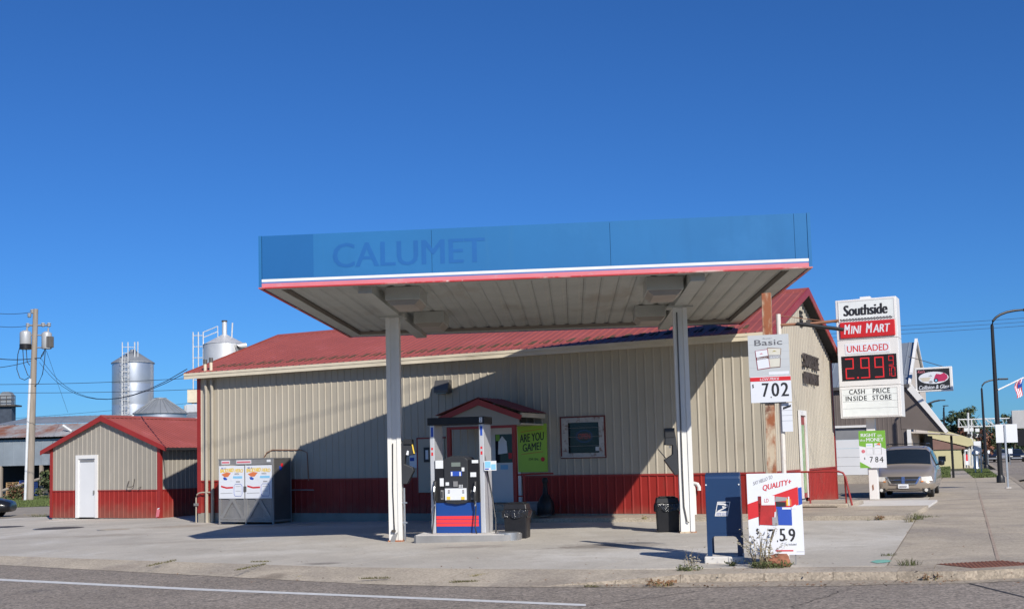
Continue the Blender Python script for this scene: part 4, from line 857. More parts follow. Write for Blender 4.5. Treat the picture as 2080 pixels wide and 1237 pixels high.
for a, b, z0 in ((sL + .09, -8.42, zw + .02), (-8.42, -7.30, 2.12), (-7.30, sR - .09, zw + .02)): sheets('siding_panel', a, b, z0, lambda s: stt(s) - .02, fs, TANS, shed, brk=(sp,))
sheets('siding_panel', sw0 + .09, sw0 + sD, zsl, zw - .02, fsr, RED, shed); sheets('siding_panel', sw0 + .09, sw0 + sD, zw + .02, sE, fsr, TANS, shed)
MB().box(sL, -8.42, sw0 - .026, sw0 - .001, zw - .02, zw + .02).box(-7.30, sR, sw0 - .026, sw0 - .001, zw - .02, zw + .02).box(sR + .001, sR + .026, sw0, sw0 + sD, zw - .02, zw + .02).build('belt_trim', REDT, shed)
MB().box(sR - .10, sR + .034, sw0 - .034, sw0 - .0015, zsl, sE + .06).box(sR + .0015, sR + .034, sw0 - .0015, sw0 + .1, zsl, sE + .03).build('corner_trim', REDT, shed); MB().box(sL - .03, sL + .10, sw0 - .034, sw0 - .0015, zsl, sE).build('corner_trim', REDT, shed)
d_ = box('door', WHITED, shed, -8.28, -7.44, sw0 - .0, sw0 + .04, zsl + .02, 1.98); MB().box(-8.42, -8.285, sw0 - .045, sw0 + .05, zsl, 2.12).box(-7.435, -7.30, sw0 - .045, sw0 + .05, zsl, 2.12).box(-8.285, -7.435, sw0 - .045, sw0 + .05, 1.985, 2.12).build('door_frame', WHITE, shed)
MB().box(-7.52, -7.48, sw0 - .05, sw0 - .001, .66, .80).build('handle', STEELD, d_); box('closer', STEELD, d_, -8.2, -7.5, sw0 - .03, sw0 - .001, 1.88, 1.95)
oh = .14
def shr(sign):
    e = sp + sign * (abs((sR if sign > 0 else sL) - sp) + .42); zE_ = sP + .06 - (sP - sE) / abs((sR if sign > 0 else sL) - sp) * abs(e - sp)
    return e, zE_, (lambda s, d, t: (e + (sp - e) * t, s, zE_ + (sP + .06 - zE_) * t + d))
for sg in (-1, 1):
    e, zE_, f_ = shr(sg); sheets('roof_panel', sw0 - oh, sw0 + sD, 0., 1., f_, ROOF, shed)
    MB().prism([(e, zE_ + .03), (sp, sP + .10), (sp, sP - .10), (e, zE_ - .13)], sw0 - oh - .03, sw0 - oh).build('rake_trim', REDT, shed)
    MB().prism([(e, zE_ - .01), (sp, sP + .05), (sp, sP - .02), (e, zE_ - .08)], sw0 - oh + .002, sw0 + sD).build('roof_deck', REDT if sg < 0 else DARK, shed)
MB().prism([(sp - .14, sP + .03), (sp, sP + .10), (sp + .14, sP + .03), (sp, sP + .13)], sw0 - oh - .02, sw0 + sD).build('ridge_cap', ROOF, shed)
MB().tube([(-5.72, sw0 - .05, 1.14), (-5.72, sw0 - .16, .92), (-5.5, sw0 - .16, .92), (-5.46, sw0 - .1, .96), (-5.46, sw0 - .03, 1.2)], .016, 6).tube([(-5.20, sw0 - .14, .86), (-5.15, sw0 - .03, .92)], .014, 6).build('hook', IRON, shed, True)
MB().prism([(sR - .16, zsl + .02), (sR - .02, zsl + .06), (sR + .035, zsl + .3), (sR - .10, zsl + .34)], sw0 - .05, sw0 - .035).build('bent_flashing', FPINK, shed); MB().prism([(sR - .08, zsl + .31), (sR + .0, zsl + .33), (sR + .03, zsl + .37), (sR - .05, zsl + .36)], sw0 - .055, sw0 - .05).build('bent_flashing', STICK, shed)
MB().tube([(-4.0, sw0 + 6.2, 3.05), (-3.2, sw0 + 5.4, 3.12)], .03, 6).build('roof_pipe', PVC, shed)

# ------------------------------------------------------------------ street mailbox and its pad
MBX = Fr(G(1473, 1129, .10).x, G(1473, 1129, .10).y, .27)
pad = thing('mailbox_pad', 'pale concrete block under the blue mailbox', 'concrete pad', MBX.W(0, .3, gz(3.9)), MBX.th)
MB().box(-.30, .26, -.38, .36, -.02, .10).build('block', CONCW, pad, bevel=.02)
mz = gz(3.9) + .101
mail = thing('mailbox', 'dark blue street mailbox with white eagle emblem on four legs', 'mailbox', MBX.W(0, .3, mz), MBX.th)
hw, hd, H = .255, .29, 1.24
prof = [(-hd, .33), (hd, .33), (hd, .92), (hd * .93, 1.06), (hd * .72, 1.17), (hd * .38, 1.23), (0, H), (-hd * .38, 1.232), (-hd * .72, 1.215), (-hd * .95, 1.19), (-hd, 1.15)]
MB().prism(prof, -hw, hw, 'x').build('body', NAVY, mail, bevel=.008)
arch = [(-hw, 0), (-hw + .07, 0), (-hw + .07, .24)] + [(-hw + .07 + .055 * (1 - math.cos(t)), .24 + .055 * math.sin(t)) for t in (.5, 1., 1.57)] + [(hw - .07 - .055 * (1 - math.cos(t)), .24 + .055 * math.sin(t)) for t in (1.57, 1., .5)] + [(hw - .07, .24), (hw - .07, 0), (hw, 0), (hw, .335), (-hw, .335)]
MB().prism(arch, -hd - .004, -hd + .03).build('leg_frame', NAVY, mail); MB().prism(arch, hd - .03, hd + .004).build('leg_frame', NAVY, mail)
for s in (-1, 1): MB().cyl((s * (hw - .015), -hd - .012, 1.06), (s * (hw - .015), -hd, 1.06), .012, 8).build('rivet', STICK, mail)
for s in (-1, 1): MB().box(s * (hw - .03) - .04, s * (hw - .03) + .04, -hd - .03, -hd + .06, -.001, .008).build('foot_plate', NAVY, mail)
ex, ez, ew, eh = -.01, .70, .19, .215
sk = lambda x, z: (ex + (x - .5) * ew * 1 + (z - .5) * .045, ez + (z - .5) * eh)
em = poly(mail, 'emblem', WHITE, [sk(0, 0), sk(1, 0), sk(1, 1), sk(0, 1)], -hd - .004, .004)
poly(em, 'emblem_field', NAVY, [sk(.06, .29), sk(.94, .29), sk(.94, .94), sk(.06, .94)], -hd - .0055, .0015)
poly(em, 'eagle', WHITE, [sk(.06, .91), sk(.50, .89), sk(.80, .82), sk(.93, .68), sk(.78, .70), sk(.50, .77), sk(.06, .79)], -hd - .0075, .002)
poly(em, 'eagle', WHITE, [sk(.93, .66), sk(.78, .66), sk(.08, .345), sk(.30, .345)], -hd - .0075, .002)
poly(em, 'eagle', WHITE, [sk(.42, .70), sk(.72, .665), sk(.50, .56)], -hd - .0075, .002)
poly(em, 'emblem_stripe', WHITE, [sk(.06, .29), sk(.94, .29), sk(.94, .34), sk(.2, .34)], -hd - .0075, .002)
text(em, 'UNITED STATES', sk(.08, .2)[0], sk(.92, .2)[0], sk(0, .15)[1], sk(0, .22)[1], -hd - .0065, BLUEINK, .01); text(em, 'POSTAL SERVICE', sk(.08, .2)[0], sk(.92, .2)[0], sk(0, .05)[1], sk(0, .12)[1], -hd - .0065, BLUEINK, .01)

# ------------------------------------------------------------------ cigarette price signs at the kerb
def lerp2(a, b, t): return (a[0] + (b[0] - a[0]) * t, a[1] + (b[1] - a[1]) * t)
S7 = Fr(D(1572, 1120, 16.62).x, 16.62, .22)
a0 = S7.P(1516, 962); a1 = S7.P(1629, 958); a2 = S7.P(1632, 1126)
X0, X1, Z0, Z1 = a0[0], (a1[0] + a2[0]) / 2, a2[1], a0[1]
s7 = fthing('price_sign', 'white SAY HELLO TO QUALITY cigarette price sign reading 759 beside the mailbox', 'price sign', S7, (X0 + X1) / 2, 0, Z0)
bd = box('board', POSTER, s7, X0, X1, 0, .012, Z0, Z1)
X = lambda t: X0 + (X1 - X0) * t
Z = lambda t: Z0 + (Z1 - Z0) * t
Y = -.003
poly(bd, 'print', REDINK, [(X(.0), Z(.625)), (X(.93), Z(.83)), (X(.93), Z(.61)), (X(.0), Z(.43))], Y)
poly(bd, 'print', BLUEINK, [(X(.935), Z(.815)), (X(1.), Z(.825)), (X(1.), Z(.62)), (X(.90), Z(.595)), (X(.935), Z(.605))], Y - .001, .002)
poly(bd, 'print', POSTER, [(X(.84), Z(.60)), (X(.88), Z(.615)), (X(.88), Z(.56)), (X(.78), Z(.56))], Y - .001, .002)
text(bd, 'SAY HELLO TO', X(.12), X(.48), Z(.855), Z(.90), Y, GREYINK, .02, 0, .095); text(bd, 'QUALITY+', X(.29), X(.82), Z(.775), Z(.855), Y, REDINK, .03, .1, .09)
pk = poly(bd, 'pack_print', mat('pack_red', (.38, .02, .02), .5, 0, .2, 8), [(X(.20), Z(.37)), (X(.47), Z(.36)), (X(.50), Z(.61)), (X(.20), Z(.63))], Y - .003, .003); poly(bd, 'pack_print', mat('pack_dark_red', (.20, .015, .015), .5, 0, .2, 8), [(X(.195), Z(.36)), (X(.205), Z(.36)), (X(.255), Z(.72)), (X(.195), Z(.72))], Y - .003, .003)
poly(bd, 'pack_print', POSTER, [(X(.255), Z(.61)), (X(.50), Z(.61)), (X(.50), Z(.725)), (X(.255), Z(.72))], Y - .004, .004); text(bd, 'LD', X(.31), X(.39), Z(.645), Z(.69), Y - .006, REDINK, .0)
poly(bd, 'pack_print', BLUEINK, [(X(.55), Z(.365)), (X(.80), Z(.36)), (X(.80), Z(.58)), (X(.52), Z(.59))], Y - .003, .003); poly(bd, 'pack_print', GREYINK, [(X(.50), Z(.36)), (X(.55), Z(.365)), (X(.55), Z(.56)), (X(.52), Z(.56))], Y - .003, .003)
poly(bd, 'pack_print', INK, [(X(.52), Z(.59)), (X(.70), Z(.59)), (X(.70), Z(.645)), (X(.52), Z(.65))], Y - .004, .004); poly(bd, 'pack_print', GREYINK, [(X(.50), Z(.65)), (X(.70), Z(.66)), (X(.74), Z(.70)), (X(.52), Z(.715))], Y - .004, .004)
for k in range(3): plate(bd, 'pack_print', (YEL, POSTER, ORANGE)[k], X(.715 + .03 * k), X(.74 + .03 * k), Z(.60), Z(.68 + .03 * (k == 1)), Y - .004)
plate(bd, 'pack_print', POSTER, X(.63), X(.79), Z(.555), Z(.58), Y - .005); plate(bd, 'pack_print', GREYINK, X(.44), X(.52), Z(.36), Z(.46), Y - .005)
text(bd, '$', X(.135), X(.19), Z(.245), Z(.325), Y, INK, .03); text(bd, '7', X(.36), X(.49), Z(.155), Z(.315), Y, INK, .03); text(bd, '5', X(.56), X(.67), Z(.165), Z(.32), Y, INK, .03); text(bd, '9', X(.725), X(.85), Z(.16), Z(.32), Y, INK, .03); text(bd, '.', X(.51), X(.53), Z(.155), Z(.18), Y, INK, .03)
text(bd, 'Tax included', X(.64), X(.86), Z(.115), Z(.14), Y, INK, .0); plate(bd, 'print', REDINK, X(.48), X(.80), Z(.042), Z(.058), Y); plate(bd, 'print', GREYINK, X(.86), X(.99), Z(.035), Z(.04), Y)
for s in (.0, 1.): box('stake', STEELD, s7, X(.5) + (s - .5) * .5, X(.5) + (s - .5) * .5 + .02, .013, .033, gz(5) - .05, Z(.6))

PB = Fr(D(1563, 1120, 16.95).x, 16.95, .33)
ux = lambda x, y: PB.P(x, y, 0)
t_top = ux(1556, 595); t_b = ux(1567, 1000)
post = fthing('rusty_post', 'tall square post flaking white paint over rust at the kerb behind the price signs', 'post', PB, 0, 0, gz(4.9))
hw = .068
MB().hexa([(t_b[0] - hw, 0, gz(4.9) - .02), (t_b[0] + hw, 0, gz(4.9) - .02), (t_b[0] + hw, .13, gz(4.9) - .02), (t_b[0] - hw, .13, gz(4.9) - .02), (t_top[0] - hw, 0, t_top[1]), (t_top[0] + hw, 0, t_top[1]), (t_top[0] + hw, .13, t_top[1]), (t_top[0] - hw, .13, t_top[1])]).build('shaft', RUST, post, bevel=.006)
for z in (2.36, 2.9): box('clamp', STEELD, post, t_b[0] - hw - .03, t_b[0] + hw + .2, -.012, -.001, z - .02, z + .02)
p2t = ux(1580, 637); p2b = ux(1592, 1000)
pole = fthing('arm_pole', 'slim white pole beside the rusty post carrying a broken side arm', 'pole', PB, p2b[0], .06, gz(5.1))
MB().tube([(p2b[0], .08, gz(5.1) - .02), (p2t[0], .08, p2t[1])], .036, 10).build('shaft', mat('dirty_white_pole', (.62, .58, .52), .5, 0, .1, 2, dirt=[((.35, .2, .12), .5, 4, .6)]), pole, True)
A1 = ux(1585, 659); A2 = ux(1704, 650); A3 = ux(1700, 657)
MB().tube([(A1[0], .08, A1[1]), (ux(1650, 655)[0], .08, ux(1650, 656)[1]), (A2[0], .08, A2[1])], .022, 8).build('side_arm', COPPER, pole, True)
b1 = ux(1618, 657); b2 = ux(1714, 669)
MB().tube([(b1[0], .04, b1[1]), (b2[0], .04, b2[1])], .028, 8).build('lamp_tube', BLACKB, pole, True); MB().box(ux(1640, 655)[0] - .02, ux(1640, 655)[0] + .04, .02, .1, ux(1640, 660)[1], ux(1640, 650)[1]).build('arm_clamp', IRON, pole)
MB().tube([(p2t[0], .08, p2t[1] - .02), (A3[0], .08, A3[1] + .02)], .006, 5).build('stay_wire', COPPER, pole)
q0 = ux(1587, 818); q1 = ux(1611, 876)
sm = fthing('small_sign', 'narrow blank white sign with a black strip on the slim pole below the 702 sign', 'sign', PB, (q0[0] + q1[0]) / 2, .0, q1[1])
box('board', POSTER, sm, q0[0], q1[0], .02, .03, q1[1], q0[1]); Wd = q1[0] - q0[0]; poly(sm, 'print', INK, [(q0[0] + .02, q0[1] - .10), (q1[0] - .015, q0[1] - .06), (q1[0] - .015, q0[1] - .03), (q0[0] + .02, q0[1] - .065)], .017)
for z in (.25, .42, .6): plate(sm, 'print', GREYINK, q0[0], q1[0], q0[1] - .44 * z - .004, q0[1] - .44 * z, .018, .0015)

a0 = PB.P(1519, 683, -.04); a1 = PB.P(1602, 677, -.04); a2 = PB.P(1607, 815, -.04); a3 = PB.P(1524, 819, -.04)
bs = fthing('cigarette_sign', 'grey and white Basic cigarette sign reading LOW PRICE 702 high on the rusty post', 'price sign', PB, 0, -.04, a3[1])
X0, X1, Z0, Z1 = (a0[0] + a3[0]) / 2, (a1[0] + a2[0]) / 2, (a2[1] + a3[1]) / 2, (a0[1] + a1[1]) / 2
zm = Z0 + (Z1 - Z0) * .385
MB().box(X0, X1, -.045, -.04, zm, Z1).build('poster_panel', PGREY, bs); MB().box(X0 + .012, X1 + .008, -.048, -.04, Z0, zm - .001).build('price_panel', POSTER, bs)
Y = -.0475
text(bs, 'Basic', X(.16), X(.84), Z(.845), Z(.93), Y, mat('dark_grey_print', (.12, .12, .13), .5), .012); text(bs, 'Super', X(.36), X(.60), Z(.93), Z(.96), Y, GREYINK, 0, .3)
poly(bs, 'pack_print', BROWNINK, [(X(.48), Z(.505)), (X(.77), Z(.51)), (X(.81), Z(.79)), (X(.47), Z(.81))], Y, .002); poly(bs, 'pack_print', mat('pack_cream', (.58, .56, .48), .5), [(X(.49), Z(.515)), (X(.755), Z(.52)), (X(.795), Z(.785)), (X(.48), Z(.80))], Y - .001, .002)
poly(bs, 'pack_print', GREYINK, [(X(.48), Z(.64)), (X(.79), Z(.645)), (X(.795), Z(.695)), (X(.48), Z(.70))], Y - .002, .002); text(bs, 'asic', X(.53), X(.76), Z(.65), Z(.685), Y - .003, POSTER, .01); poly(bs, 'pack_print', GOLD, [(X(.58), Z(.745)), (X(.70), Z(.745)), (X(.64), Z(.765))], Y - .002, .002)
poly(bs, 'pack_print', mat('pack_maroon', (.28, .03, .05), .5), [(X(.21), Z(.485)), (X(.525), Z(.505)), (X(.48), Z(.79)), (X(.165), Z(.77))], Y - .002, .002); poly(bs, 'pack_print', POSTER, [(X(.225), Z(.495)), (X(.51), Z(.515)), (X(.465), Z(.78)), (X(.18), Z(.765))], Y - .003, .002)
poly(bs, 'pack_print', BROWNINK, [(X(.20), Z(.63)), (X(.495), Z(.65)), (X(.485), Z(.69)), (X(.195), Z(.67))], Y - .004, .002); text(bs, 'Basic', X(.22), X(.46), Z(.637), Z(.668), Y - .005, POSTER, .01, 0, .01); poly(bs, 'pack_print', FPINK, [(X(.27), Z(.715)), (X(.37), Z(.72)), (X(.32), Z(.735))], Y - .004, .002)
plate(bs, 'print', POSTER, X(.48), X(.97), Z(.405), Z(.45), Y, .002)
for k in range(4): plate(bs, 'print', mat('plank_line', (.38, .40, .41), .5), X(.01), X(.99), Z(.86 - .115 * k), Z(.863 - .115 * k), -.0458, .0007)
plate(bs, 'print', REDINK, X(.02), X(1.01), Z(.315), Z(.375), -.0505, .002); text(bs, 'LOW PRICE', X(.26), X(.73), Z(.326), Z(.362), -.0515, POSTER, .02, .15)
for ch, x0, x1 in (('7', .30, .47), ('0', .53, .72), ('2', .76, .95)): text(bs, ch, X(x0), X(x1), Z(.085), Z(.285), -.0505, INK, .03)
text(bs, '$', X(.06), X(.105), Z(.215), Z(.275), -.0505, INK, .02); text(bs, '.', X(.50), X(.53), Z(.065), Z(.085), -.0505, INK, .02)

# ------------------------------------------------------------------ main price sign
g = G(1775, 1011, .05); MS = Fr(g.x, g.y, .4873)
z0 = gz(g.x) + .055
pl = MS.P(1766, 1000)[0]; pr_ = MS.P(1784, 1000)[0]
sign = fthing('price_pylon', 'tall white price pylon reading Southside MINI MART and UNLEADED 2.99 on a square post', 'sign', MS, 0, 0, z0)
MB().box(pl, pr_, -.0, pr_ - pl, z0 - .05, 2.72).build('post', WHITE, sign, bevel=.01); MB().prism([(pl + .10, z0 + .22), (pl + .14, z0 + .26), (pl + .13, z0 + .42), (pl + .09, z0 + .38)], -.008, -.001).build('rust_patch', COPPER, sign)
VT = -.35
mp = lambda x, y: MS.P(x, y, VT)
XL, XR = mp(1702, 730)[0], mp(1826, 723)[0]
zt4 = [mp(1760, y)[1] for y in (606, 689, 784, 848)]
zA, zBq, zC, zD = zt4
cabs = []
for (zl, zh, nm) in ((zBq + .01, zA, 'name_cabinet'), (zC + .01, zBq, 'price_cabinet'), (zD, zC, 'message_cabinet')):
    cabs.append(MB().box(XL, XR, VT, .45, zl, zh).build(nm, WHITE, sign, bevel=.012))
MB().box(-.1, .2, -.1, .2, zA, zA + .09).build('post_cap', WHITE, sign)
c1, c2, c3 = cabs
Y = VT - .012
def L2(z0_, z1_): return (lambda t: z0_ + (z1_ - z0_) * t)
X = lambda t: XL + (XR - XL) * t
Z = L2(zBq, zA)
rimm = lambda par, a, b, c, d, m: MB().box(X(a), X(b), Y, VT, Z(d) - .03, Z(d)).box(X(a), X(b), Y, VT, Z(c), Z(c) + .03).box(X(a), X(a) + .03, Y, VT, Z(c) + .03, Z(d) - .03).box(X(b) - .03, X(b), Y, VT, Z(c) + .03, Z(d) - .03).build('panel_rim', m, par)
plate(c1, 'face_panel', mat('backlit_acrylic', (.72, .75, .73), .35), X(.05), X(.97), Z(.53), Z(.97), Y + .008, .004); rimm(c1, .045, .975, .45, .975, WHITE)
text(c1, 'Southside', X(.13), X(.86), Z(.60), Z(.86), Y, INK, .06, .06)
ck = MB(); n = 34
for r_ in range(3):
    for k in range(n):
        if (k + r_) % 2 == 0: ck.box(X(.07 + .86 * k / n), X(.07 + .86 * (k + 1) / n), Y, Y + .004, Z(.465 + .022 * r_), Z(.465 + .022 * (r_ + 1)))
k_ = ck.build('chequer_band', INK, c1); k_['kind'] = 'stuff'
rp_ = box('red_panel', mat('sign_red', (.52, .02, .022), .35, 0, .03), c1, X(.06), X(.965), Y - .04, VT - .001, Z(.05), Z(.44), .03)
for t_s, a_x, b_x, zh_ in (('M', .13, .235, .385), ('INI', .24, .42, .345), ('M', .49, .60, .385), ('ART', .605, .89, .345)): text(rp_, t_s, X(a_x), X(b_x), Z(.15), Z(zh_), Y - .044, POSTER, .035, .2, name='lettering')
Z = L2(zC, zBq)
plate(c2, 'face_panel', POSTER, X(.13), X(.86), Z(.70), Z(.92), Y + .002, .01); text(c2, 'UNLEADED', X(.16), X(.84), Z(.74), Z(.88), Y, REDINK, .02)
led = plate(c2, 'led_board', mat('led_black', (.010, .008, .010), .45), X(.06), X(.96), Z(.13), Z(.66), Y, .012)
def seg(ch, x0, x1, z0_, z1_, tw, m):
    S = {'2': 'abged', '9': 'abcdfg', '1': 'bc', '0': 'abcdef'}[ch]; zm_ = (z0_ + z1_) / 2; mb = MB(); y0, y1 = Y - .006, Y - .0005
    for s_ in S:
        if s_ == 'a': mb.box(x0, x1, y0, y1, z1_ - tw, z1_)
        if s_ == 'g': mb.box(x0, x1, y0, y1, zm_ - tw / 2, zm_ + tw / 2)
        if s_ == 'd': mb.box(x0, x1, y0, y1, z0_, z0_ + tw)
        if s_ == 'b': mb.box(x1 - tw, x1, y0 - .001, y1, zm_ + tw * .6, z1_ - tw * 1.05)
        if s_ == 'c': mb.box(x1 - tw, x1, y0 - .001, y1, z0_ + tw * 1.05, zm_ - tw * .6)
        if s_ == 'f': mb.box(x0, x0 + tw, y0 - .001, y1, zm_ + tw * .6, z1_ - tw * 1.05)
        if s_ == 'e': mb.box(x0, x0 + tw, y0 - .001, y1, z0_ + tw * 1.05, zm_ - tw * .6)
    mb.build('led_digit', m, led)
for ch, a, b in (('2', .12, .26), ('9', .37, .52), ('9', .60, .75)): seg(ch, X(a), X(b), Z(.17), Z(.61), .034, LED)
for ch, a, b, c, d in (('9', .83, .91, .42, .62), ('1', .82, .845, .18, .37), ('0', .865, .93, .18, .37)): seg(ch, X(a), X(b), Z(c), Z(d), .016, LED)
plate(led, 'led_digit', LED, X(.305), X(.335), Z(.17), Z(.205), Y - .006, .005); plate(led, 'led_digit', LED, X(.83), X(.91), Z(.39), Z(.40), Y - .006, .005)
Z = L2(zD, zC)
rimm(c3, .03, .96, .04, .95, WHITE); plate(c3, 'face_panel', mat('backlit_acrylic', (.72, .75, .73)), X(.04), X(.95), Z(.06), Z(.93), Y + .008, .004)
for t in (.52, .73, .30): plate(c3, 'letter_track', GREYINK, X(.05), X(.94), Z(t), Z(t) + .006, Y + .004, .004)
for s_, a, b, zz in (('CASH', .16, .42, .76), ('PRICE', .55, .83, .76), ('IN', .10, .20, .55), ('SIDE', .225, .45, .55), ('STORE', .54, .85, .55)): text(c3, s_, X(a), X(b), Z(zz), Z(zz + .15), Y + .002, INK, .02, space=1.1)
a0 = MS.P(1744, 876, -.06); a1 = MS.P(1798, 873, -.06); a2 = MS.P(1801, 949, -.06); a3 = MS.P(1747, 951, -.06)
gs = fthing('green_price_sign', 'green and white RIGHT on the MONEY sign reading 784 on the pylon post', 'price sign', MS, 0, -.06, a3[1])
X0, X1, Z0, Z1 = (a0[0] + a3[0]) / 2, (a1[0] + a2[0]) / 2, (a2[1] + a3[1]) / 2, (a0[1] + a1[1]) / 2
X = lambda t: X0 + (X1 - X0) * t
Z = lambda t: Z0 + (Z1 - Z0) * t
b_ = box('board', POSTER, gs, X0, X1, -.06, -.05, Z0, Z1); Y = -.063
poly(b_, 'print', GREENP, [(X(0), Z(1)), (X(1), Z(1)), (X(1), Z(.5)), (X(.86), Z(.55)), (X(.2), Z(.57)), (X(0), Z(.6))], Y); poly(b_, 'print', GREENP, [(X(0), Z(0)), (X(.42), Z(0)), (X(0), Z(.17))], Y)
text(b_, 'RIGHT', X(.08), X(.66), Z(.84), Z(.93), Y - .001, POSTER, .05); text(b_, 'on', X(.71), X(.86), Z(.84), Z(.89), Y - .001, POSTER, .02); text(b_, 'the', X(.03), X(.24), Z(.72), Z(.78), Y - .001, POSTER, .02); text(b_, 'MONEY', X(.28), X(.93), Z(.71), Z(.81), Y - .001, POSTER, .03)
for a in (.26, .57): plate(b_, 'pack_print', POSTER, X(a), X(a + .25), Z(.36), Z(.66), Y - .002); plate(b_, 'pack_print', GREYINK, X(a + .02), X(a + .23), Z(.52), Z(.527), Y - .003); plate(b_, 'pack_print', CYAN, X(a + .03), X(a + .2), Z(.6), Z(.615), Y - .003); plate(b_, 'pack_print', GREYINK, X(a + .245), X(a + .27), Z(.36), Z(.64), Y - .0015)
poly(b_, 'pack_print', ORANGE, [(X(.62), Z(.62)), (X(.78), Z(.68)), (X(.8), Z(.6))], Y - .004); poly(b_, 'print', FPINK, ell(X(.15), Z(.45), .055, .055, 14), Y - .001)
for ch, a, c in (('7', .38, .50), ('8', .58, .70), ('4', .74, .89)): text(b_, ch, X(a), X(c), Z(.15), Z(.30), Y, INK, .015)
text(b_, '$', X(.17), X(.21), Z(.22), Z(.29), Y, INK, .01)

# ------------------------------------------------------------------ vehicles
def wheel(parent, x, y, r, side, wid=.2):
    t = MB().tube([(x - side * wid, y, r), (x - side * .03, y, r), (x, y, r)], [r, r, r * .93], 24).build('wheel', TYRE, parent, True)
    MB().tube([(x - side * .02, y, r), (x + side * .008, y, r)], [r * .66, r * .62], 20).build('rim', STEEL, t, True)
    for k in range(5):
        a = 2 * math.pi * k / 5; MB().cyl((x + side * .009, y + r * .42 * math.cos(a), r + r * .42 * math.sin(a)), (x + side * .012, y + r * .42 * math.cos(a), r + r * .42 * math.sin(a)), r * .12, 8).build('spoke_hole', DARK, t)
    return t
def shell(parent, st, paint, name='body'):
    mb = MB(); rings = []
    for (y, zl, w_, zbt, wr, ztp) in st:
        h = [(0, zl), (.7 * w_, zl), (.93 * w_, zl + .05), (w_, zl + .2), (w_, (zl + zbt) / 2 + .08), (.975 * w_, zbt), (wr + .25 * (w_ * .97 - wr), zbt + .5 * (ztp - zbt)), (wr, ztp - .12 * min(1, (ztp - zbt) * 2)), (wr * .86, ztp - .02), (wr * .45, ztp), (0, ztp + .01)]
        full = h + [(-x, z) for x, z in h[-2:0:-1]]; rings.append([mb.p((x, y, z)) for x, z in full])
    n = len(rings[0])
    for A, B in zip(rings, rings[1:]):
        for k in range(n): mb.f.append([A[k], A[(k + 1) % n], B[(k + 1) % n], B[k]])
    mb.f.append(rings[0][::-1]); mb.f.append(rings[-1])
    global RINGS; RINGS = [[Vector(mb.v[i]) for i in r_] for r_ in rings]
    o = mb.build(name, paint, parent, True, angle=50); sd = o.modifiers.new('round', 'SUBSURF'); sd.levels = 1; sd.render_levels = 2; return o
def car(name, label, cat, loc, th, st, paint, wheels, r, glassq, group=None, trim=True):
    t = thing(name, label, cat, loc, th, group); b = shell(t, st, paint)
    for x, y in wheels:
        for s in (-1, 1):
            MB().tube([(s * (x - .14), y, r + .02), (s * (x + .004), y, r + .02)], r * 1.15, 20).build('wheel_arch', DARK, t, True); wheel(t, s * (x + .025), y, r, s)
    for nm, q_ in glassq: MB().face(q_).build(nm, CARGL, t, recalc=False)
    return t, b
# the van in front of the neighbour's garage door; y points to its tail
vst = [(-2.44, .31, .62, .48, .50, .57), (-2.38, .22, .86, .54, .62, .70), (-2.15, .20, .97, .64, .72, .83), (-1.75, .20, .985, .78, .80, .94), (-1.25, .20, .99, .92, .84, 1.035), (-1.12, .20, .99, .95, .84, 1.08), (-.35, .22, .99, 1.0, .76, 1.66), (.1, .22, .99, 1.0, .74, 1.73), (1.0, .22, .99, 1.0, .74, 1.76), (2.05, .24, .98, 1.0, .72, 1.71), (2.3, .26, .95, 1.0, .72, 1.45), (2.44, .30, .88, .85, .70, .98)]
gv = G(1875, 1009); va = .445; vd = Vector((math.cos(va), -math.sin(va), 0)); vb = Vector((math.sin(va), math.cos(va), 0))
vl = gv - vd * .50 + vb * 1.50; vl.z = gz(vl.x)
wsq = [(-.82, -1.16, 1.06), (.82, -1.16, 1.06), (.70, -.40, 1.62), (-.70, -.40, 1.62)]
sideg = []
for s in (-1, 1):
    for y0, y1, k in ((-.72, .12, 0), (.2, 1.15, 1), (1.23, 2.1, 2)):
        f_ = lambda y, z: (s * (.978 - (z - 1.0) * .33 + .012), y, z)
        lo, hi = 1.03, 1.56
        q_ = [f_(y0 - (.0 if k else .3), lo), f_(y1, lo), f_(y1, hi), f_(y0 + (.0 if k else .22), hi if k else hi - .02)]
        pass
van, vbody = car('minivan', 'champagne beige minivan parked nose out beside the price pylon', 'minivan', vl, va, vst, VAN, ((.86, -1.5), (.86, 1.45)), .33, sideg)
VR = RINGS
for s_ in (0, 1):
    for i0, i1 in ((6, 7), (7, 8), (8, 9)):
        q4 = []
        for (ta, tb) in ((.05, .12), (.95, .12), (.95, .9), (.05, .9)):
            lo, hi = (5, 7) if s_ == 0 else (15, 13); A = VR[i0][lo].lerp(VR[i1][lo], ta); B = VR[i0][hi].lerp(VR[i1][hi], ta); md = VR[i0][6 if s_ == 0 else 14].lerp(VR[i1][6 if s_ == 0 else 14], ta)
            p = A.lerp(B, tb); q4.append(p + Vector(((.012 if p.x > 0 else -.012), 0, 0)))
        MB().face(q4).build('side_window', CARGL, van, recalc=False)
mb = MB(); idx = [7, 8, 9, 10, 11, 12, 13]
ws = [[Vector((r_[k].x * (.97 + .02 * t), r_[k].y - .022, r_[k].z + .012)) for k in idx] for t, r_ in ((0, [a.lerp(b, .06) for a, b in zip(VR[5], VR[6])]), (1, [a.lerp(b, .90) for a, b in zip(VR[5], VR[6])]))]
I = [[mb.p(p) for p in row] for row in ws]
for k in range(6): mb.f.append([I[0][k], I[0][k + 1], I[1][k + 1], I[1][k]])
mb.build('windscreen', CARGL, van, True, recalc=False)
van.scale = (.93, .93, .93)
def fy(x, e=0.): return -2.462 + .15 * (abs(x) / .9) ** 2.6 - e
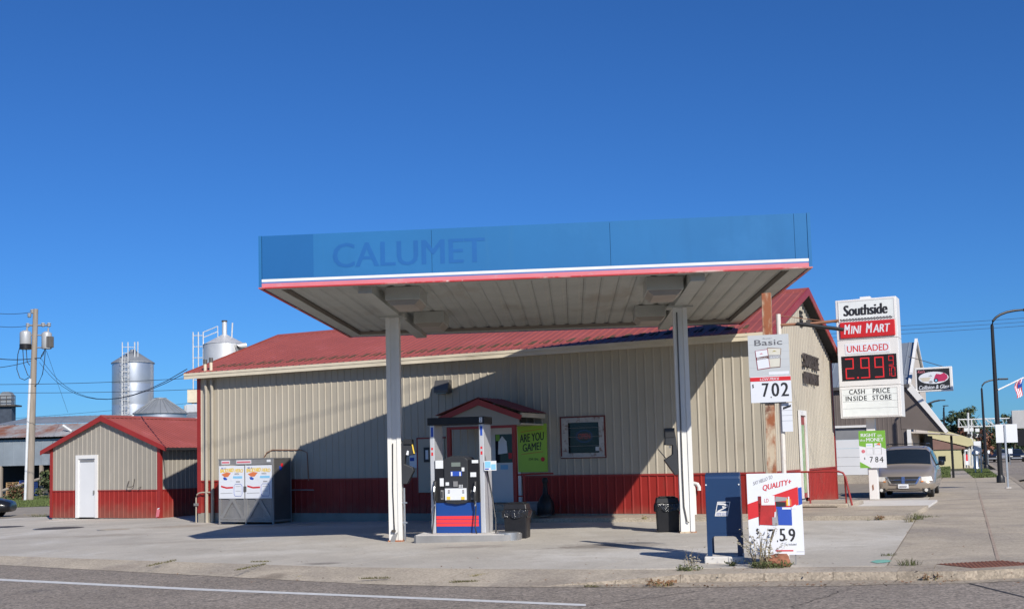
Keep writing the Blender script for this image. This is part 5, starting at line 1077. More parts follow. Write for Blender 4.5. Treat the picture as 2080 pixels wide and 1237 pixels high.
def front(name, m, pts, e=.012, n=10):
    """a patch that follows the curve of the nose"""
    A, B = pts; mb = MB()
    for k in range(n):
        P = [lerp2(A[0], A[1], k / n), lerp2(A[0], A[1], (k + 1) / n), lerp2(B[0], B[1], (k + 1) / n), lerp2(B[0], B[1], k / n)]
        f4 = [(x, fy(x, e) + max(0, z - .62) * .42, z - .095) for x, z in P]; b4 = [(x, y + .16, z) for x, y, z in f4]; mb.hexa(b4 + f4)
    return mb.build(name, m, van)
front('grille', DARK, [((-.40, .575), (.40, .575)), ((-.50, .80), (.50, .80))], .02)
front('grille_bar', CHROME, [((-.47, .685), (.47, .685)), ((-.47, .705), (.47, .705))], .035); front('grille_bar', CHROME, [((-.05, .575), (.05, .575)), ((-.05, .80), (.05, .80))], .04, 2)
for s in (-1, 1):
    front('grille_bar', CHROME, [((s * .36, .555), (s * .42, .555)), ((s * .50, .80), (s * .56, .80))], .035, 2)
    front('headlight', LENS, [((s * .58, .64), (s * .90, .66)), ((s * .56, .79), (s * .86, .80))], .02, 6); front('indicator', AMBER, [((s * .55, .62), (s * .62, .62)), ((s * .55, .66), (s * .63, .66))], .03, 2)
    front('fog_recess', DARK, [((s * .58, .27), (s * .82, .27)), ((s * .58, .42), (s * .82, .42))], .0, 3)
    fo = MB().tube([(s * .70, fy(.7, .02), .26), (s * .70, fy(.7, .035), .26)], .055, 14).build('fog_light', LENS, van, True)
front('grille_bar', CHROME, [((-.42, .55), (.42, .55)), ((-.40, .575), (.40, .575))], .03)
front('bumper_slot', DARK, [((-.5, .33), (.5, .33)), ((-.5, .40), (.5, .40))], .01); front('bumper_lip', VAN, [((-.5, .352), (.5, .352)), ((-.5, .375), (.5, .375))], .02)
pt = front('licence_plate', STICK, [((-.16, .415), (.16, .415)), ((-.16, .55), (.16, .55))], .04, 2); 
MB().box(-.11, .11, -2.522, -2.512, .36, .41).build('plate_digits', GREYINK, van)
for s in (-1, 1):
    MB().tube([(s * .95, -.98, 1.06), (s * 1.06, -.98, 1.10)], .03, 6).build('mirror_arm', BLACKP, van, True)
    MB().lathe([(.02, -.09), (.085, -.07), (.10, 0), (.085, .07), (.02, .09)], (s * 1.14, -.98, 1.13), 12).build('mirror', DARKCAR, van, True)
MB().tube([(-.64, -.2, 1.77), (-.64, .0, 1.80), (-.64, 1.7, 1.82), (-.64, 1.9, 1.77)], .02, 6).tube([(.64, -.2, 1.77), (.64, .0, 1.80), (.64, 1.7, 1.82), (.64, 1.9, 1.77)], .02, 6).tube([(-.64, .5, 1.81), (.64, .5, 1.81)], .018, 6).build('roof_rack', BLACKP, van, True)
for s in (-1, 1): MB().box(s * .99 - .006, s * .99 + .012, -.15, .08, .86, .90).box(s * .99 - .006, s * .99 + .012, .35, .58, .86, .90).build('door_handle', VAN, van)
# plain cars
cst = [(-2.2, .28, .62, .48, .5, .60), (-2.1, .22, .82, .55, .6, .72), (-1.3, .20, .88, .72, .7, .86), (-.95, .20, .89, .82, .72, .93), (-.25, .2, .89, .85, .60, 1.36), (.6, .2, .89, .86, .6, 1.42), (1.3, .2, .89, .88, .62, 1.30), (1.75, .2, .87, .86, .66, .98), (2.15, .28, .8, .6, .6, .90)]
def cgl(s_w=.89, y0=-.62, y1=1.35, lo=.9, hi=1.30, ws=True):
    out = []
    for s in (-1, 1): out.append(('side_window', [(s * (s_w - .005), y0 - .15, lo), (s * (s_w - .005), y1, lo), (s * (s_w - .2), y1 - .25, hi), (s * (s_w - .2), y0 + .45, hi)]))
    out.append(('windscreen', [(-.66, -.99, .97), (.66, -.99, .97), (.56, -.34, 1.34), (-.56, -.34, 1.34)])); out.append(('rear_window', [(-.6, 1.80, 1.0), (.6, 1.80, 1.0), (.56, 1.38, 1.30), (-.56, 1.38, 1.30)])); return out
lc = G(8, 1051); ll = lc - Vector((2.15, -.7, 0))
c1_, _ = car('parked_car', 'dark blue car nosing in at the left edge of the lot by the gravel drive', 'car', (ll.x + .0, ll.y, gz(ll.x)), -math.pi / 2 - .15, cst, DARKCAR, ((.80, -1.35), (.80, 1.3)), .32, cgl())
for px, py, lab, pnt, th in ((2015, 938.5, 'dark sedan in the far street left of the tall lamp post', DARKCAR, .41), (2064, 937.5, 'dark wagon with pale bumper in the far street at the right edge', DARKCAR, .41), (2034, 937, 'white sedan in the far street half hidden by the tall lamp post', SILVCAR, .41)):
    g = G(px, py, RB); g = G(px, py, RB) if g.y < 160 else D(px, py, 150); t, _ = car('parked_car', lab, 'car', (g.x, g.y, gz(g.x) + RB), th, cst, pnt, ((.80, -1.35), (.80, 1.3)), .32, cgl(), 'cars in the far street')
    for s in (-1, 1): MB().box(s * .55 - .16, s * .55 + .16, -2.19, -2.12, .56, .68).build('headlight', LENS, t)
    MB().box(-.5, .5, -2.22, -2.15, .36, .50).build('bumper', SILVCAR, t)

# ------------------------------------------------------------------ neighbour's building
NB = Fr(ST.o.x + ST.b.x * 26, ST.o.y + ST.b.y * 26, .4873)
nz0 = .16
nb = fthing('body_shop', 'brown boarded body shop with white garage door and blue grey metal roof beyond the store', 'building', NB, 16, 3, nz0)
n_ = lambda x, y: NB.P(x, y)
NL, NR, NE, NRZ, ND = 8.0, 18.36, 4.52, 6.7, 7.0
MB().box(NL, 15.18, .03, .2, nz0 - .3, NE).box(16.6, NR, .03, .2, nz0 - .3, NE).box(15.18, 16.6, .03, .2, 2.72, NE).build('wall_core', DARK, nb)
ribbed('board_wall', NL, 15.18, lambda s: nz0, lambda s: NE - .02, lambda s, d, z: (s, .02 - d, z), BROWNB, nb, pitch=.20, h=.007); ribbed('board_wall', 16.6, NR, lambda s: nz0, lambda s: NE - .02, lambda s, d, z: (s, .02 - d, z), BROWNB, nb, pitch=.20, h=.007); ribbed('board_wall', 15.18, 16.6, lambda s: 2.8, lambda s: NE - .02, lambda s, d, z: (s, .02 - d, z), BROWNB, nb, pitch=.20, h=.007)
zs_ = [.55 + (2.16 - .55) * k / 4 for k in range(5)]
gdoor = MB()
for a, b in zip(zs_, zs_[1:]): MB().box(15.2, 16.58, .08, .12, a + .006, b - .006).build('door_section', WHITED, nb)
MB().box(15.2, 16.58, .1, .13, 2.16, 2.72).build('door_header', mat('grey_header', (.20, .205, .215), .6), nb); MB().box(15.1, 16.7, -.02, .05, 2.70, 2.80).build('door_trim', WHITE, nb); MB().box(15.18, 16.6, .05, .14, nz0 - .3, .54).build('door_sill', CONCB, nb)
ribbed('roof_slope', NL - .1, NR + .15, lambda s: 0., lambda s: 1., lambda s, d, t: (s, -.12 + (3.6) * t, NE + .02 + (NRZ - NE) * t + d), METROOF, nb, pitch=.4, h=.03); ribbed('roof_slope', NL - .1, NR + .15, lambda s: 0., lambda s: 1., lambda s, d, t: (s, 7.1 - (3.62) * t, NE + .02 + (NRZ - NE) * t + d), METROOF, nb, pitch=.4, h=.03)
MB().box(NL - .1, NR + .15, -.2, -.121, NE - .10, NE + .04).build('gutter', DGREY, nb)
MB().prism([(.26, nz0 - .3), (7, nz0 - .3), (7, NE), (3.48, NRZ - .05), (.26, NE + .1)], NR - .03, NR + .1, 'x').build('side_wall', PINKT, nb)
MB().prism([(-.13, NE - .02), (3.48, NRZ + .06), (7.1, NE - .02), (7.1, NE + .12), (3.48, NRZ + .2), (-.13, NE + .12)], NR + .1, NR + .22, 'x').build('rake_trim', WHITE, nb)
tip = n_(1922, 879); k0 = n_(1838, 787)
MB().prism([(NR - .3, NE - .02), (NR + .05, NE - .02), (tip[0] - .05, tip[1] + .06), (tip[0] - .1, tip[1] + .02), (NR + .0, tip[1] + .22), (NR - .3, tip[1] + .22)], .0, .25).build('awning', BROWNB, nb)
MB().prism([(NR - .05, NE + .05), (NR + .25, NE + .02), (tip[0] + .08, tip[1] + .06), (tip[0] - .02, tip[1] - .02), (NR + .05, NE - .2)], -.10, .24).build('awning_trim', WHITE, nb)
MB().prism([(NR + .11, tip[1] + .1), (tip[0], tip[1] - .02), (tip[0], tip[1] - .06), (NR + .11, tip[1] + .04)], .02, 6.7).build('awning_soffit', PINKT, nb)
box('porch_post', WHITE, nb, NR - .06, NR + .1, -.12, .02, nz0 - .2, tip[1] + .20)
box('porch_post', LAMPB, nb, tip[0] - .32, tip[0] - .22, 5.6, 5.75, nz0 - .2, tip[1] - .06)
MB().box(NR + .3, NR + .34, 3, 6.6, nz0 - .1, tip[1] - .05).build('entry_shade_sheet', DARK, nb)  # dark sheet added to stand in for the shaded entry recess
MB().lathe([(.5, 6.35), (.5, 7.15), (.42, 7.25)], (15.3, 4.4, 0), 16).build('roof_vent', GALV, nb, True); MB().tube([(17.6, 3.3, 6.5), (17.6, 3.3, 7.05)], .07, 8).build('flue', BLACKP, nb, True)
q0, q1 = n_(1858, 750), n_(1936, 793)
ks = fthing('projecting_sign', "hanging sign reading Ken's Collision & Glass with a red car on the body shop side", 'sign', NB, (q0[0] + q1[0]) / 2, 0, q1[1])
X0, X1, Z0, Z1 = q0[0], q1[0], q1[1], q0[1] + .05
box('cabinet', WHITE, ks, X0, X1, -.05, .25, Z0, Z1, .02); Y = -.056
fc = plate(ks, 'face_panel', INK, X0 + .08, X1 - .1, Z0 + .07, Z1 - .08, Y, .005)
cx, cz = (X0 + X1) / 2 + .0, Z0 + .60
poly(fc, 'print', POSTER, ell(cx, cz, .62, .27), Y - .004); rc = mat('magenta_red_print', (.45, .03, .10), .5)
poly(fc, 'car_print', rc, [(cx + .0, cz - .12), (cx + .06, cz + .08), (cx + .12, cz + .17), (cx + .3, cz + .14), (cx + .42, cz + .20), (cx + .56, cz + .10), (cx + .58, cz - .04), (cx + .45, cz - .16), (cx + .2, cz - .18)], Y - .008)
poly(fc, 'car_print', INK, ell(cx + .10, cz - .12, .09, .09, 16), Y - .012); poly(fc, 'car_print', CYAN, ell(cx + .10, cz - .12, .05, .05, 12), Y - .016); poly(fc, 'car_print', GREYINK, ell(cx - .12, cz - .18, .08, .06, 12), Y - .008); poly(fc, 'car_print', GREYINK, [(cx - .22, cz + .07), (cx - .04, cz + .07), (cx - .1, cz + .13)], Y - .008); poly(fc, 'car_print', mat('sand_print', (.55, .5, .4), .5), [(cx - .58, cz + .02), (cx - .1, cz + .03), (cx - .2, cz - .14), (cx - .45, cz - .16)], Y - .006)
text(fc, "Ken's", X0 + .12, X0 + .42, Z1 - .24, Z1 - .11, Y - .008, FPINK, .02, .3); text(fc, 'Collision & Glass', X0 + .14, X1 - .13, Z0 + .10, Z0 + .27, Y - .008, POSTER, .03, .3, .02)
MB().tube([(NR + .15, .1, NRZ - .9), (X1 - .35, .1, Z1)], .015, 5).build('stay_wire', IRON, ks); MB().tube([(NR, .1, Z0 + .1), (X0 + .1, .1, Z0 + .1)], .04, 6).tube([(X0 + .12, .1, Z0), (X0 + .12, .1, Z0 - .5)], .03, 6).build('bracket', IRON, ks)

# ------------------------------------------------------------------ far street: building, trees, gantry, signs, lamps
ydist = 92
def at(px, py, Y=ydist): return D(px, py, Y)
YB = Fr(at(1908, 940).x, ydist, .45)
yb = fthing('yellow_building', 'pale yellow building with brown gable down the far street', 'building', YB, 2, 3, gz(36))
yq = lambda x, y: YB.P(x, y)
a, b = yq(1905, 945), yq(1950, 882); zB_ = a[1] - .8; e1 = yq(1950, 912)[1]; zt2 = yq(1908, 868)[1]; xr_ = yq(1951, 900)[0]; xe = yq(1975, 900)[0]
MB().box(-4, xr_, 0, 9, zB_, e1).build('wall', PALEY, yb); MB().prism([(-4, e1), (xr_ + .3, e1), (xr_ + .3, e1 + .15), (-2.2, zt2 - .4), (-4, zt2 - .4)], -.1, 9.1).build('gable', BRICKB, yb)
MB().prism([(-4, zt2 - .35), (-2.2, zt2 - .35), (xr_ + .5, e1 + .2), (xe, e1 + .3), (xe, e1 + .8), (-1.0, zt2 + .3), (-4, zt2 + .3)], .2, 9.3).build('roof', PALEY, yb)
MB().box(xr_ + .1, xe - .2, 2, 9, zB_, e1).build('wall', mat('white_siding', (.6, .58, .52), .7), yb); box('window', CARGL, yb, yq(1907, 930)[0], yq(1921, 930)[0], -.05, .02, yq(1910, 936)[1], yq(1910, 926)[1]); box('door', mat('white_siding', (.6, .58, .52)), yb, xr_ + .5, xr_ + 1.0, 1.92, 1.99, zB_, e1 - .6)

LEAF = {k: mat('leaf_' + k, c, .75, 0, .28, 1.2) for k, c in dict(dark=(.028, .05, .018), mid=(.05, .075, .025), olive=(.075, .08, .028), autumn=(.14, .055, .03)).items()}
def tree(px, py_top, px_w, Y, label, leaf, n=1500, gy=None, group='trees down the far street', name='broadleaf_tree', leafs=.34):
    base = D(px, 940, Y); z0 = gz(base.x); top = D(px, py_top, Y).z; hw_ = abs(D(px + px_w / 2, 900, Y).x - base.x); H_ = top - z0
    t = thing(name, label, 'tree', (base.x, base.y, z0), 0, group)
    mb = MB(); mb.tube([(0, 0, -.1), (.08, .05, H_ * .3), (.0, .1, H_ * .62)], [.05 * H_ * .6, .03 * H_ * .6, .012 * H_ * .6], 8)
    for k in range(7):
        a = k * 2.4; mb.tube([(.05, .05, H_ * (.25 + .05 * k)), (hw_ * .35 * math.cos(a), hw_ * .35 * math.sin(a), H_ * (.45 + .05 * k)), (hw_ * .7 * math.cos(a), hw_ * .7 * math.sin(a), H_ * (.55 + .05 * k))], [.02 * H_ * .4, .012 * H_ * .4, .005 * H_ * .4], 6)
    mb.build('trunk', BARK, t, True)
    rnd = random.Random(int(px * 7 + Y)); cl = []
    for k in range(26):
        a = rnd.uniform(0, 6.28); r = hw_ * math.sqrt(rnd.random()) * .82; zz = rnd.uniform(.24, .93); r *= (1.1 - .75 * max(0, zz - .45)); cl.append((r * math.cos(a), r * math.sin(a), H_ * zz, hw_ * rnd.uniform(.22, .42)))
    parts = {}
    for i in range(n):
        c = rnd.choice(cl); d = Vector((rnd.gauss(0, 1), rnd.gauss(0, 1), rnd.gauss(0, 1))).normalized() * c[3] * rnd.random() ** .4
        p = Vector(c[:3]) + d; nrm = (d.normalized() + Vector((rnd.uniform(-.6, .6), rnd.uniform(-.6, .6), rnd.uniform(-.2, .9)))).normalized()
        a = nrm.orthogonal().normalized(); b = nrm.cross(a); s = leafs * rnd.uniform(.6, 1.3)
        lm = leaf[0] if rnd.random() < .72 else leaf[-1]; m_ = parts.setdefault(lm, MB()); m_.face([p - a * s * .5, p + b * s * .32, p + a * s * .5, p - b * s * .32])
    for k, (lm, m_) in enumerate(parts.items()): m_.build('crown', LEAF[lm], t, recalc=False)
    return t
tree(1915, 862, 62, 135, 'dark bushy tree behind the yellow building', ('dark', 'mid'), 1500)
tree(1945, 836, 60, 128, 'tall dark tree left of the second lamp post', ('dark', 'mid'), 1900)
tree(1972, 820, 58, 140, 'tallest green tree behind the railway gantry', ('mid', 'olive'), 1900)
tree(1985, 868, 70, 118, 'rusty autumn tree low behind the gantry', ('autumn', 'dark'), 1700)
tree(2012, 858, 60, 150, 'olive tree right of the gantry behind the lamp posts', ('olive', 'mid'), 1500)
tree(2062, 836, 56, 150, 'green tree top at the right edge behind the grey sign', ('mid', 'dark'), 1400)
tree(2068, 890, 70, 160, 'low dark trees closing the end of the far street', ('dark', 'mid'), 1300)
tree(2030, 895, 60, 165, 'low olive trees in the gap between lamp post and road sign', ('olive', 'dark'), 1200)
tree(1886, 812, 30, 120, 'small tree top peeping over the body shop awning', ('dark', 'mid'), 600)
tree(186, 846, 26, 150, 'small tree top peeping over the grey warehouse roof', ('mid', 'olive'), 500, group='trees behind the feed mill')
tree(1868, 905, 26, 75, 'leafy sapling seen through the body shop porch', ('mid', 'dark'), 500)

# railway signal gantry
gn = thing('signal_gantry', 'white tubular railway signal gantry reaching over the far street', 'signal gantry', (at(1978, 940).x, ydist, gz(at(1978, 940).x)), 0, None, (at(1978, 940).x, ydist, gz(at(1978, 940).x)))
P3 = lambda x, y, dy=0: (at(x, y).x, ydist + dy, at(x, y).z)
WG = mat('weathered_white_steel', (.52, .53, .53), .5, .1, .1, 2)
MB().tube([P3(1968, 945), P3(1966, 838)], .09, 8).tube([P3(1974, 945), P3(1973, 850)], .07, 8).build('mast', WG, gn, True)
for y in (852, 867): MB().tube([P3(1947, y), P3(2060, y - 3)], .05, 6).build('boom_rail', WG, gn, True)
mb = MB()
for x in range(1947, 2062, 8): mb.tube([P3(x, 852), P3(x + 8, 866)], .025, 5)
mb.tube([P3(1947, 850), P3(1947, 868)], .06, 6).tube([P3(2000, 848), P3(2000, 868)], .05, 6).tube([P3(2000, 850), P3(2022, 866)], .05, 6).build('boom_lattice', WG, gn, True)
for x, y in ((1961, 872), (1972, 872), (1984, 873), (1970, 884), (1984, 884), (1971, 892)): MB().box(at(x, y).x - .16, at(x, y).x + .16, ydist - .12, ydist - .02, at(x, y + 4).z, at(x, y - 3).z).build('signal_board', WG, gn)
for x, y in ((1967, 884), (1978, 884), (1989, 884)): MB().tube([(at(x, y).x, ydist - .3, at(x, y).z), (at(x, y).x, ydist - .1, at(x, y).z)], .14, 12).build('signal_lamp', BLACKP, gn, True)
MB().tube([(at(2054, 855).x, ydist - .3, at(2054, 855).z), (at(2054, 855).x, ydist - .1, at(2054, 855).z)], .30, 16).build('signal_disc', BLACKP, gn, True); MB().tube([P3(2060, 862), P3(2060, 845)], .06, 6).build('mast', WG, gn, True)
gb = thing('grey_sign_box', 'big pale grey sign box at the right edge above the street', 'sign', (at(2074, 940, 60).x, 60, gz(at(2074, 940, 60).x)), .4, None, (0, 0, 0))
zq = at(2074, 870, 60).z - gz(at(2074, 940, 60).x); zq1 = at(2074, 833, 60).z - gz(at(2074, 940, 60).x)
MB().box(-.3, 1.5, 0, .4, zq, zq1).build('box', mat('box_grey', (.42, .42, .42), .6), gb, bevel=.02); MB().cyl((.7, .2, -.1), (.7, .2, zq), .09, 8).build('post', LAMPB, gb, True); MB().box(-.1, 1.2, .05, .35, zq - .9, zq - .05).build('lower_box', BLACKP, gb)

# street lamps
def lamp(px, py, top, arm, head, label, r):
    g = G(px, py); Y = g.y; z0 = g.z; t = thing('street_lamp', label, 'street lamp', g, 0, 'black street lamps along the cross street', g)
    P_ = lambda x, y: (D(x, y, Y).x, Y, D(x, y, Y).z)
    T = P_(*top); MB().tube([(g.x, Y, z0 - .02), (g.x + (T[0] - g.x) * .5, Y, (z0 + T[2]) / 2), T], [r, r * .85, r * .62], 10).build('pole', LAMPB, t, True)
    MB().tube([T] + [P_(*q) for q in arm], [r * .62] + [r * .5] * (len(arm) - 1) + [r * .35], 8).build('arm', LAMPB, t, True)
    MB().lathe([(r * 1.6, 0), (r * 1.6, .2), (r * 1.2, .3)], (g.x, Y, z0), 10).build('base', LAMPB, t, True)
    h = P_(*head); MB().box(h[0] - .3, h[0] + .35, Y - .12, Y + .12, h[2] - .05, h[2] + .06).build('lamp_head', LAMPB, t, bevel=.03); return t
lamp(2033, 980, (2015, 661), [(2017, 652), (2023, 645), (2032, 639), (2045, 634), (2060, 631), (2082, 629)], (2094, 629), 'tall black street lamp nearest the road sign at the right edge', .10)
lamp(2004, 953, (1994, 790), [(1995, 783), (2000, 777), (2010, 773), (2022, 771), (2032, 770)], (2036, 770), 'middle black street lamp standing on the grass verge', .10)
for args in ((1876, 860, 84, (1876, 838), [(1880, 826), (1888, 819), (1898, 815), (1908, 813)], (1911, 813), 'distant street lamp curving over the body shop awning'), (1917, 880, 105, (1917, 836), [(1917, 828), (1918, 825)], (1919, 824), 'thin distant street lamp before the trees')):
    px, py, Y, top, arm, head, lab = args; b_ = D(px, py, Y); t = thing('street_lamp', lab, 'street lamp', (b_.x, Y, gz(b_.x)), 0, 'black street lamps along the cross street', (b_.x, Y, gz(b_.x)))
    P_ = lambda x, y: (D(x, y, Y).x, Y, D(x, y, Y).z)
    MB().tube([(b_.x, Y, gz(b_.x)), P_(*top)], .09, 8).build('pole', LAMPB, t, True); MB().tube([P_(*top)] + [P_(*q) for q in arm], .07, 6).build('arm', LAMPB, t, True); h = P_(*head); MB().box(h[0] - .15, h[0] + .3, Y - .1, Y + .1, h[2] - .04, h[2] + .04).build('lamp_head', LAMPB, t)
# flag on the tall lamp
g = G(2033, 980); Y = g.y; P_ = lambda x, y: (D(x, y, Y).x, Y - .05, D(x, y, Y).z)
fl_ = thing('flag', 'small striped national flag hanging from a white staff on the tall street lamp', 'flag', P_(2028, 791), 0, None, P_(2028, 791))
MB().tube([P_(2026, 792), P_(2078, 767)], .03, 6).build('staff', WHITE, fl_, True)
A0, A1 = P_(2077, 768), P_(2064, 774)
for k in range(7):
    def fp(t, d): x = A0[0] + (A1[0] - A0[0]) * t; z = A0[2] + (A1[2] - A0[2]) * t; return (x - .10 * d - .05 * math.sin(5 * d), Y - .05 - .05 * math.sin(6 * d + 3 * t), z - .70 * d)
    mb = MB()
    for j in range(6): mb.face([fp(k / 7, j / 6), fp((k + 1) / 7, j / 6), fp((k + 1) / 7, (j + 1) / 6), fp(k / 7, (j + 1) / 6)])
    mb.build('stripe', (REDINK, POSTER)[k % 2], fl_, recalc=False)
mb = MB()
for j in range(3): mb.face([(x, y - .012, z) for x, y, z in (fp(0, j / 6), fp(.55, j / 6), fp(.55, (j + 1) / 6), fp(0, (j + 1) / 6))])
mb.build('canton', BLUEINK, fl_, recalc=False)
# road signs seen from behind
g = G(2047, 991); Y = g.y; P_ = lambda x, y: (D(x, y, Y).x, Y, D(x, y, Y).z)
rs = thing('road_sign', 'blank back of a wide white road sign on a steel post at the kerb', 'road sign', g, 0, None, g)
a, b = P_(2021, 862), P_(2067, 898)
MB().box(a[0], b[0], Y - .02, Y - .01, b[2], a[2]).build('sign_panel', SIGNBK, rs); MB().box(g.x - .03, g.x + .03, Y - .05, Y - .021, g.z - .02, a[2] - .02).build('post', STEEL, rs); MB().box(g.x - .09, g.x + .09, Y - .09, Y + .03, g.z - .01, g.z + .025).build('foot', CONCW, rs)
g = G(1988, 962); Y = g.y; P_ = lambda x, y: (D(x, y, Y).x, Y, D(x, y, Y).z)
r2 = thing('road_sign', 'grey two part sign on two posts in the grass verge', 'road sign', g, 0, None, g)
a, b = P_(1977, 896), P_(1992, 905); c, d = P_(1977, 906), P_(1992, 915)
MB().box(a[0], b[0], Y - .02, Y, b[2], a[2]).build('sign_panel', SIGNBK, r2); MB().box(c[0], d[0], Y - .02, Y, d[2], c[2]).build('sign_panel', SIGNBK, r2)
for x, xt in ((1982.5, 1979.5), (1994.5, 1992)): p_ = P_(x, 963); q_ = P_(xt, 896); MB().tube([(p_[0], Y + .03, g.z - .02), (q_[0], Y + .03, q_[2])], .035, 6).build('post', STEEL, r2, True)
for px, y0, y1, w_, Y, lab in ((2052, 911, 921, 9, 95, 'small grey sign low in the far street behind the road sign'), (1963, 913, 944, 8, 85, 'white and red tall sign beside the yellow building'), (2008, 914, 921, 5, 100, 'round white sign in the far street beyond the lamp posts')):
    b_ = D(px, 938, Y); t = thing('road_sign', lab, 'road sign', (b_.x, Y, gz(b_.x)), 0, None, (b_.x, Y, gz(b_.x))); a = D(px - w_ / 2, y0, Y); c = D(px + w_ / 2, y1, Y)
    (MB().box(a.x, c.x, Y - .03, Y, c.z, a.z) if w_ != 5 else MB().prism(ell((a.x + c.x) / 2, (a.z + c.z) / 2, (c.x - a.x) / 2, (a.z - c.z) / 2, 16), Y - .03, Y)).build('sign_panel', SIGNBK if w_ > 8.5 else POSTER, t); MB().cyl((b_.x, Y + .04, gz(b_.x)), (b_.x, Y + .04, a.z - .05), .04, 6).build('post', STEEL, t)
    if w_ == 8: MB().box(a.x + .05, c.x - .02, Y - .036, Y - .031, c.z + .3, c.z + .8).build('print', REDINK, t); MB().box(a.x + .05, c.x - .02, Y - .036, Y - .031, a.z - .35, a.z - .1).build('print', INK, t)
g = G(1913, 944) if False else D(1984, 944, 84)
hy = thing('hydrant', 'silver grey hydrant like standpipe on the far verge', 'hydrant', (D(1983, 946, 80).x, 80, gz(D(1983, 946, 80).x)))
MB().lathe([(.22, 0), (.2, .1), (.17, .15), (.17, .9), (.25, 1.0), (.24, 1.15), (.12, 1.3), (.04, 1.4)], n=14).build('body', STEEL, hy, True); MB().tube([(0, 0, .95), (.4, -.1, 1.25)], .1, 8).build('outlet', STEEL, hy, True)

# ------------------------------------------------------------------ left background: mill, silos, warehouse, pole
SY = 110
def lathe_thing(name, label, cat, px, Y): b = D(px, 1000, Y); return thing(name, label, cat, (b.x, Y, gz(b.x))), gz(b.x)
s1, sz = lathe_thing('silo', 'tall shiny galvanised silo with cage ladder behind the shed roof', 'silo', 270, SY)
r = (D(311, 740, SY).x - D(229, 740, SY).x) / 2; e = D(270, 738, SY).z - sz; tp = D(270, 712, SY).z - sz
n = 6
for k in range(n): MB().lathe([(r, e * k / n), (r + .004, e * k / n + .03), (r + .004, e * (k + 1) / n - .03), (r, e * (k + 1) / n)], n=40).build('ring', GALV, s1, True)
MB().lathe([(r + .12, e - .03), (r + .05, e + .08), (.35, tp - .1), (.25, tp + .1), (.02, tp + .12)], n=24).build('roof', GALVD, s1)
mb = MB()
for x in (-.42, .12): mb.tube([(x, -r - .12, 4), (x, -r - .12, tp + .6)], .05, 6)
k = 4.
while k < tp: mb.tube([(-.42, -r - .12, k), (.12, -r - .12, k)], .03, 5); k += .45
lad = mb.build('ladder', WG, s1, True)
mb = MB(); k = e * .56
while k < e + .3: mb.tube([(-.45 + .3 - .45 * math.cos(a), -r - .15 - .62 * math.sin(a), k) for a in [i * math.pi / 8 for i in range(9)]], .025, 5); k += .55
for a in (.6, 1.2, 1.9, 2.5): mb.tube([(-.15 - .45 * math.cos(a), -r - .15 - .62 * math.sin(a), e * .56), (-.15 - .45 * math.cos(a), -r - .15 - .62 * math.sin(a), e + .3)], .02, 5)
mb.build('ladder_cage', WG, s1, True)
MB().tube([(.5, -r * .6, e), (.5, -r * .6, tp + .7)], .06, 6).tube([(.75, -r * .5, e), (.75, -r * .5, tp + .75)], .05, 6).tube([(-.6, -r * .8, tp + .2), (.5, -r * .6, tp + .2)], .03, 5).build('railing', WG, s1, True)
s2, sz = lathe_thing('grain_bin', 'squat corrugated grain bin with conical grey roof right of the tall silo', 'grain bin', 326, 92)
r = (D(380, 840, 92).x - D(273, 840, 92).x) / 2; e = D(326, 840, 92).z - sz; tp = D(326, 808, 92).z - sz
pr_f = [];
for k in range(int(e / .11)): pr_f += [(r - .1, k * .11), (r - .07, k * .11 + .055)]
MB().lathe(pr_f + [(r - .1, e)], n=48).build('wall', GALV, s2, True, angle=80)
MB().lathe([(r + .06, e - .04), (r, e + .03), (.42, tp - .08)], n=24).build('roof', GALVD, s2); MB().lathe([(.5, tp - .1), (.5, tp), (.02, tp + .04)], n=16).build('cap', GALVD, s2)
mb = MB()
for k in range(24): a = k * math.pi / 12; mb.tube([((r + .05) * math.cos(a), (r + .05) * math.sin(a), e + .02), (.45 * math.cos(a), .45 * math.sin(a), tp - .05)], .03, 4)
mb.build('roof_rib', GALVD, s2)
s3, sz = lathe_thing('silo', 'flaking silver silo with exhaust stack rising behind the store roof', 'silo', 458, 118)
r = (D(500, 710, 118).x - D(416, 710, 118).x) / 2; e = D(458, 700, 118).z - sz; tp = D(458, 682, 118).z - sz
MB().lathe([(r, 0), (r, e)], n=36).build('wall', SILOP, s3, True); MB().lathe([(r + .06, e), (.5, tp), (.3, tp + .1)], n=24).build('roof', SILOP, s3)
MB().cyl((.0, 0, tp - .2), (.0, 0, tp + 1.45), .26, 12).build('stack', SILOP, s3, True); MB().cyl((0, 0, tp + 1.45), (0, 0, tp + 1.6), .30, 12).build('stack_cap', IRON, s3, True); MB().tube([(.8, -.3, tp - .4), (.9, -.3, tp + 1.3)], .08, 6).build('vent', WG, s3, True)
MB().tube([(r * .7, -r * .8, e - 1.6), (r * .78, -r * .8, e - .4), (r + .3, -r * .6, e - .3)], .35, 10).build('duct', SILOP, s3, True)
mb = MB(); lx = D(407, 720, 118).x - D(458, 720, 118).x
for dx in (-.55, .0, .5): mb.tube([(lx + dx, -.5, 4), (lx + dx, -.5, tp + .4 - abs(dx) * .0)], .07, 6)
k = 4.
while k < tp + .4: mb.tube([(lx - .55, -.5, k), (lx + .5, -.5, k)], .045, 5); k += 1.15
mb.tube([(lx + .5, -.5, tp + .35), (-.6, -.5, tp + .95)], .05, 5).tube([(lx + .5, -.5, tp - .2), (-.6, -.5, tp + .4)], .05, 5).tube([(-.6, -.5, tp + .95), (-.6, -.5, tp - .3)], .05, 5)
mb.build('ladder_frame', WG, s3, True)
ml, sz = lathe_thing('mill_tower', 'rusty pale mill hopper tower half hidden by the store corner', 'mill tower', 397, 112)
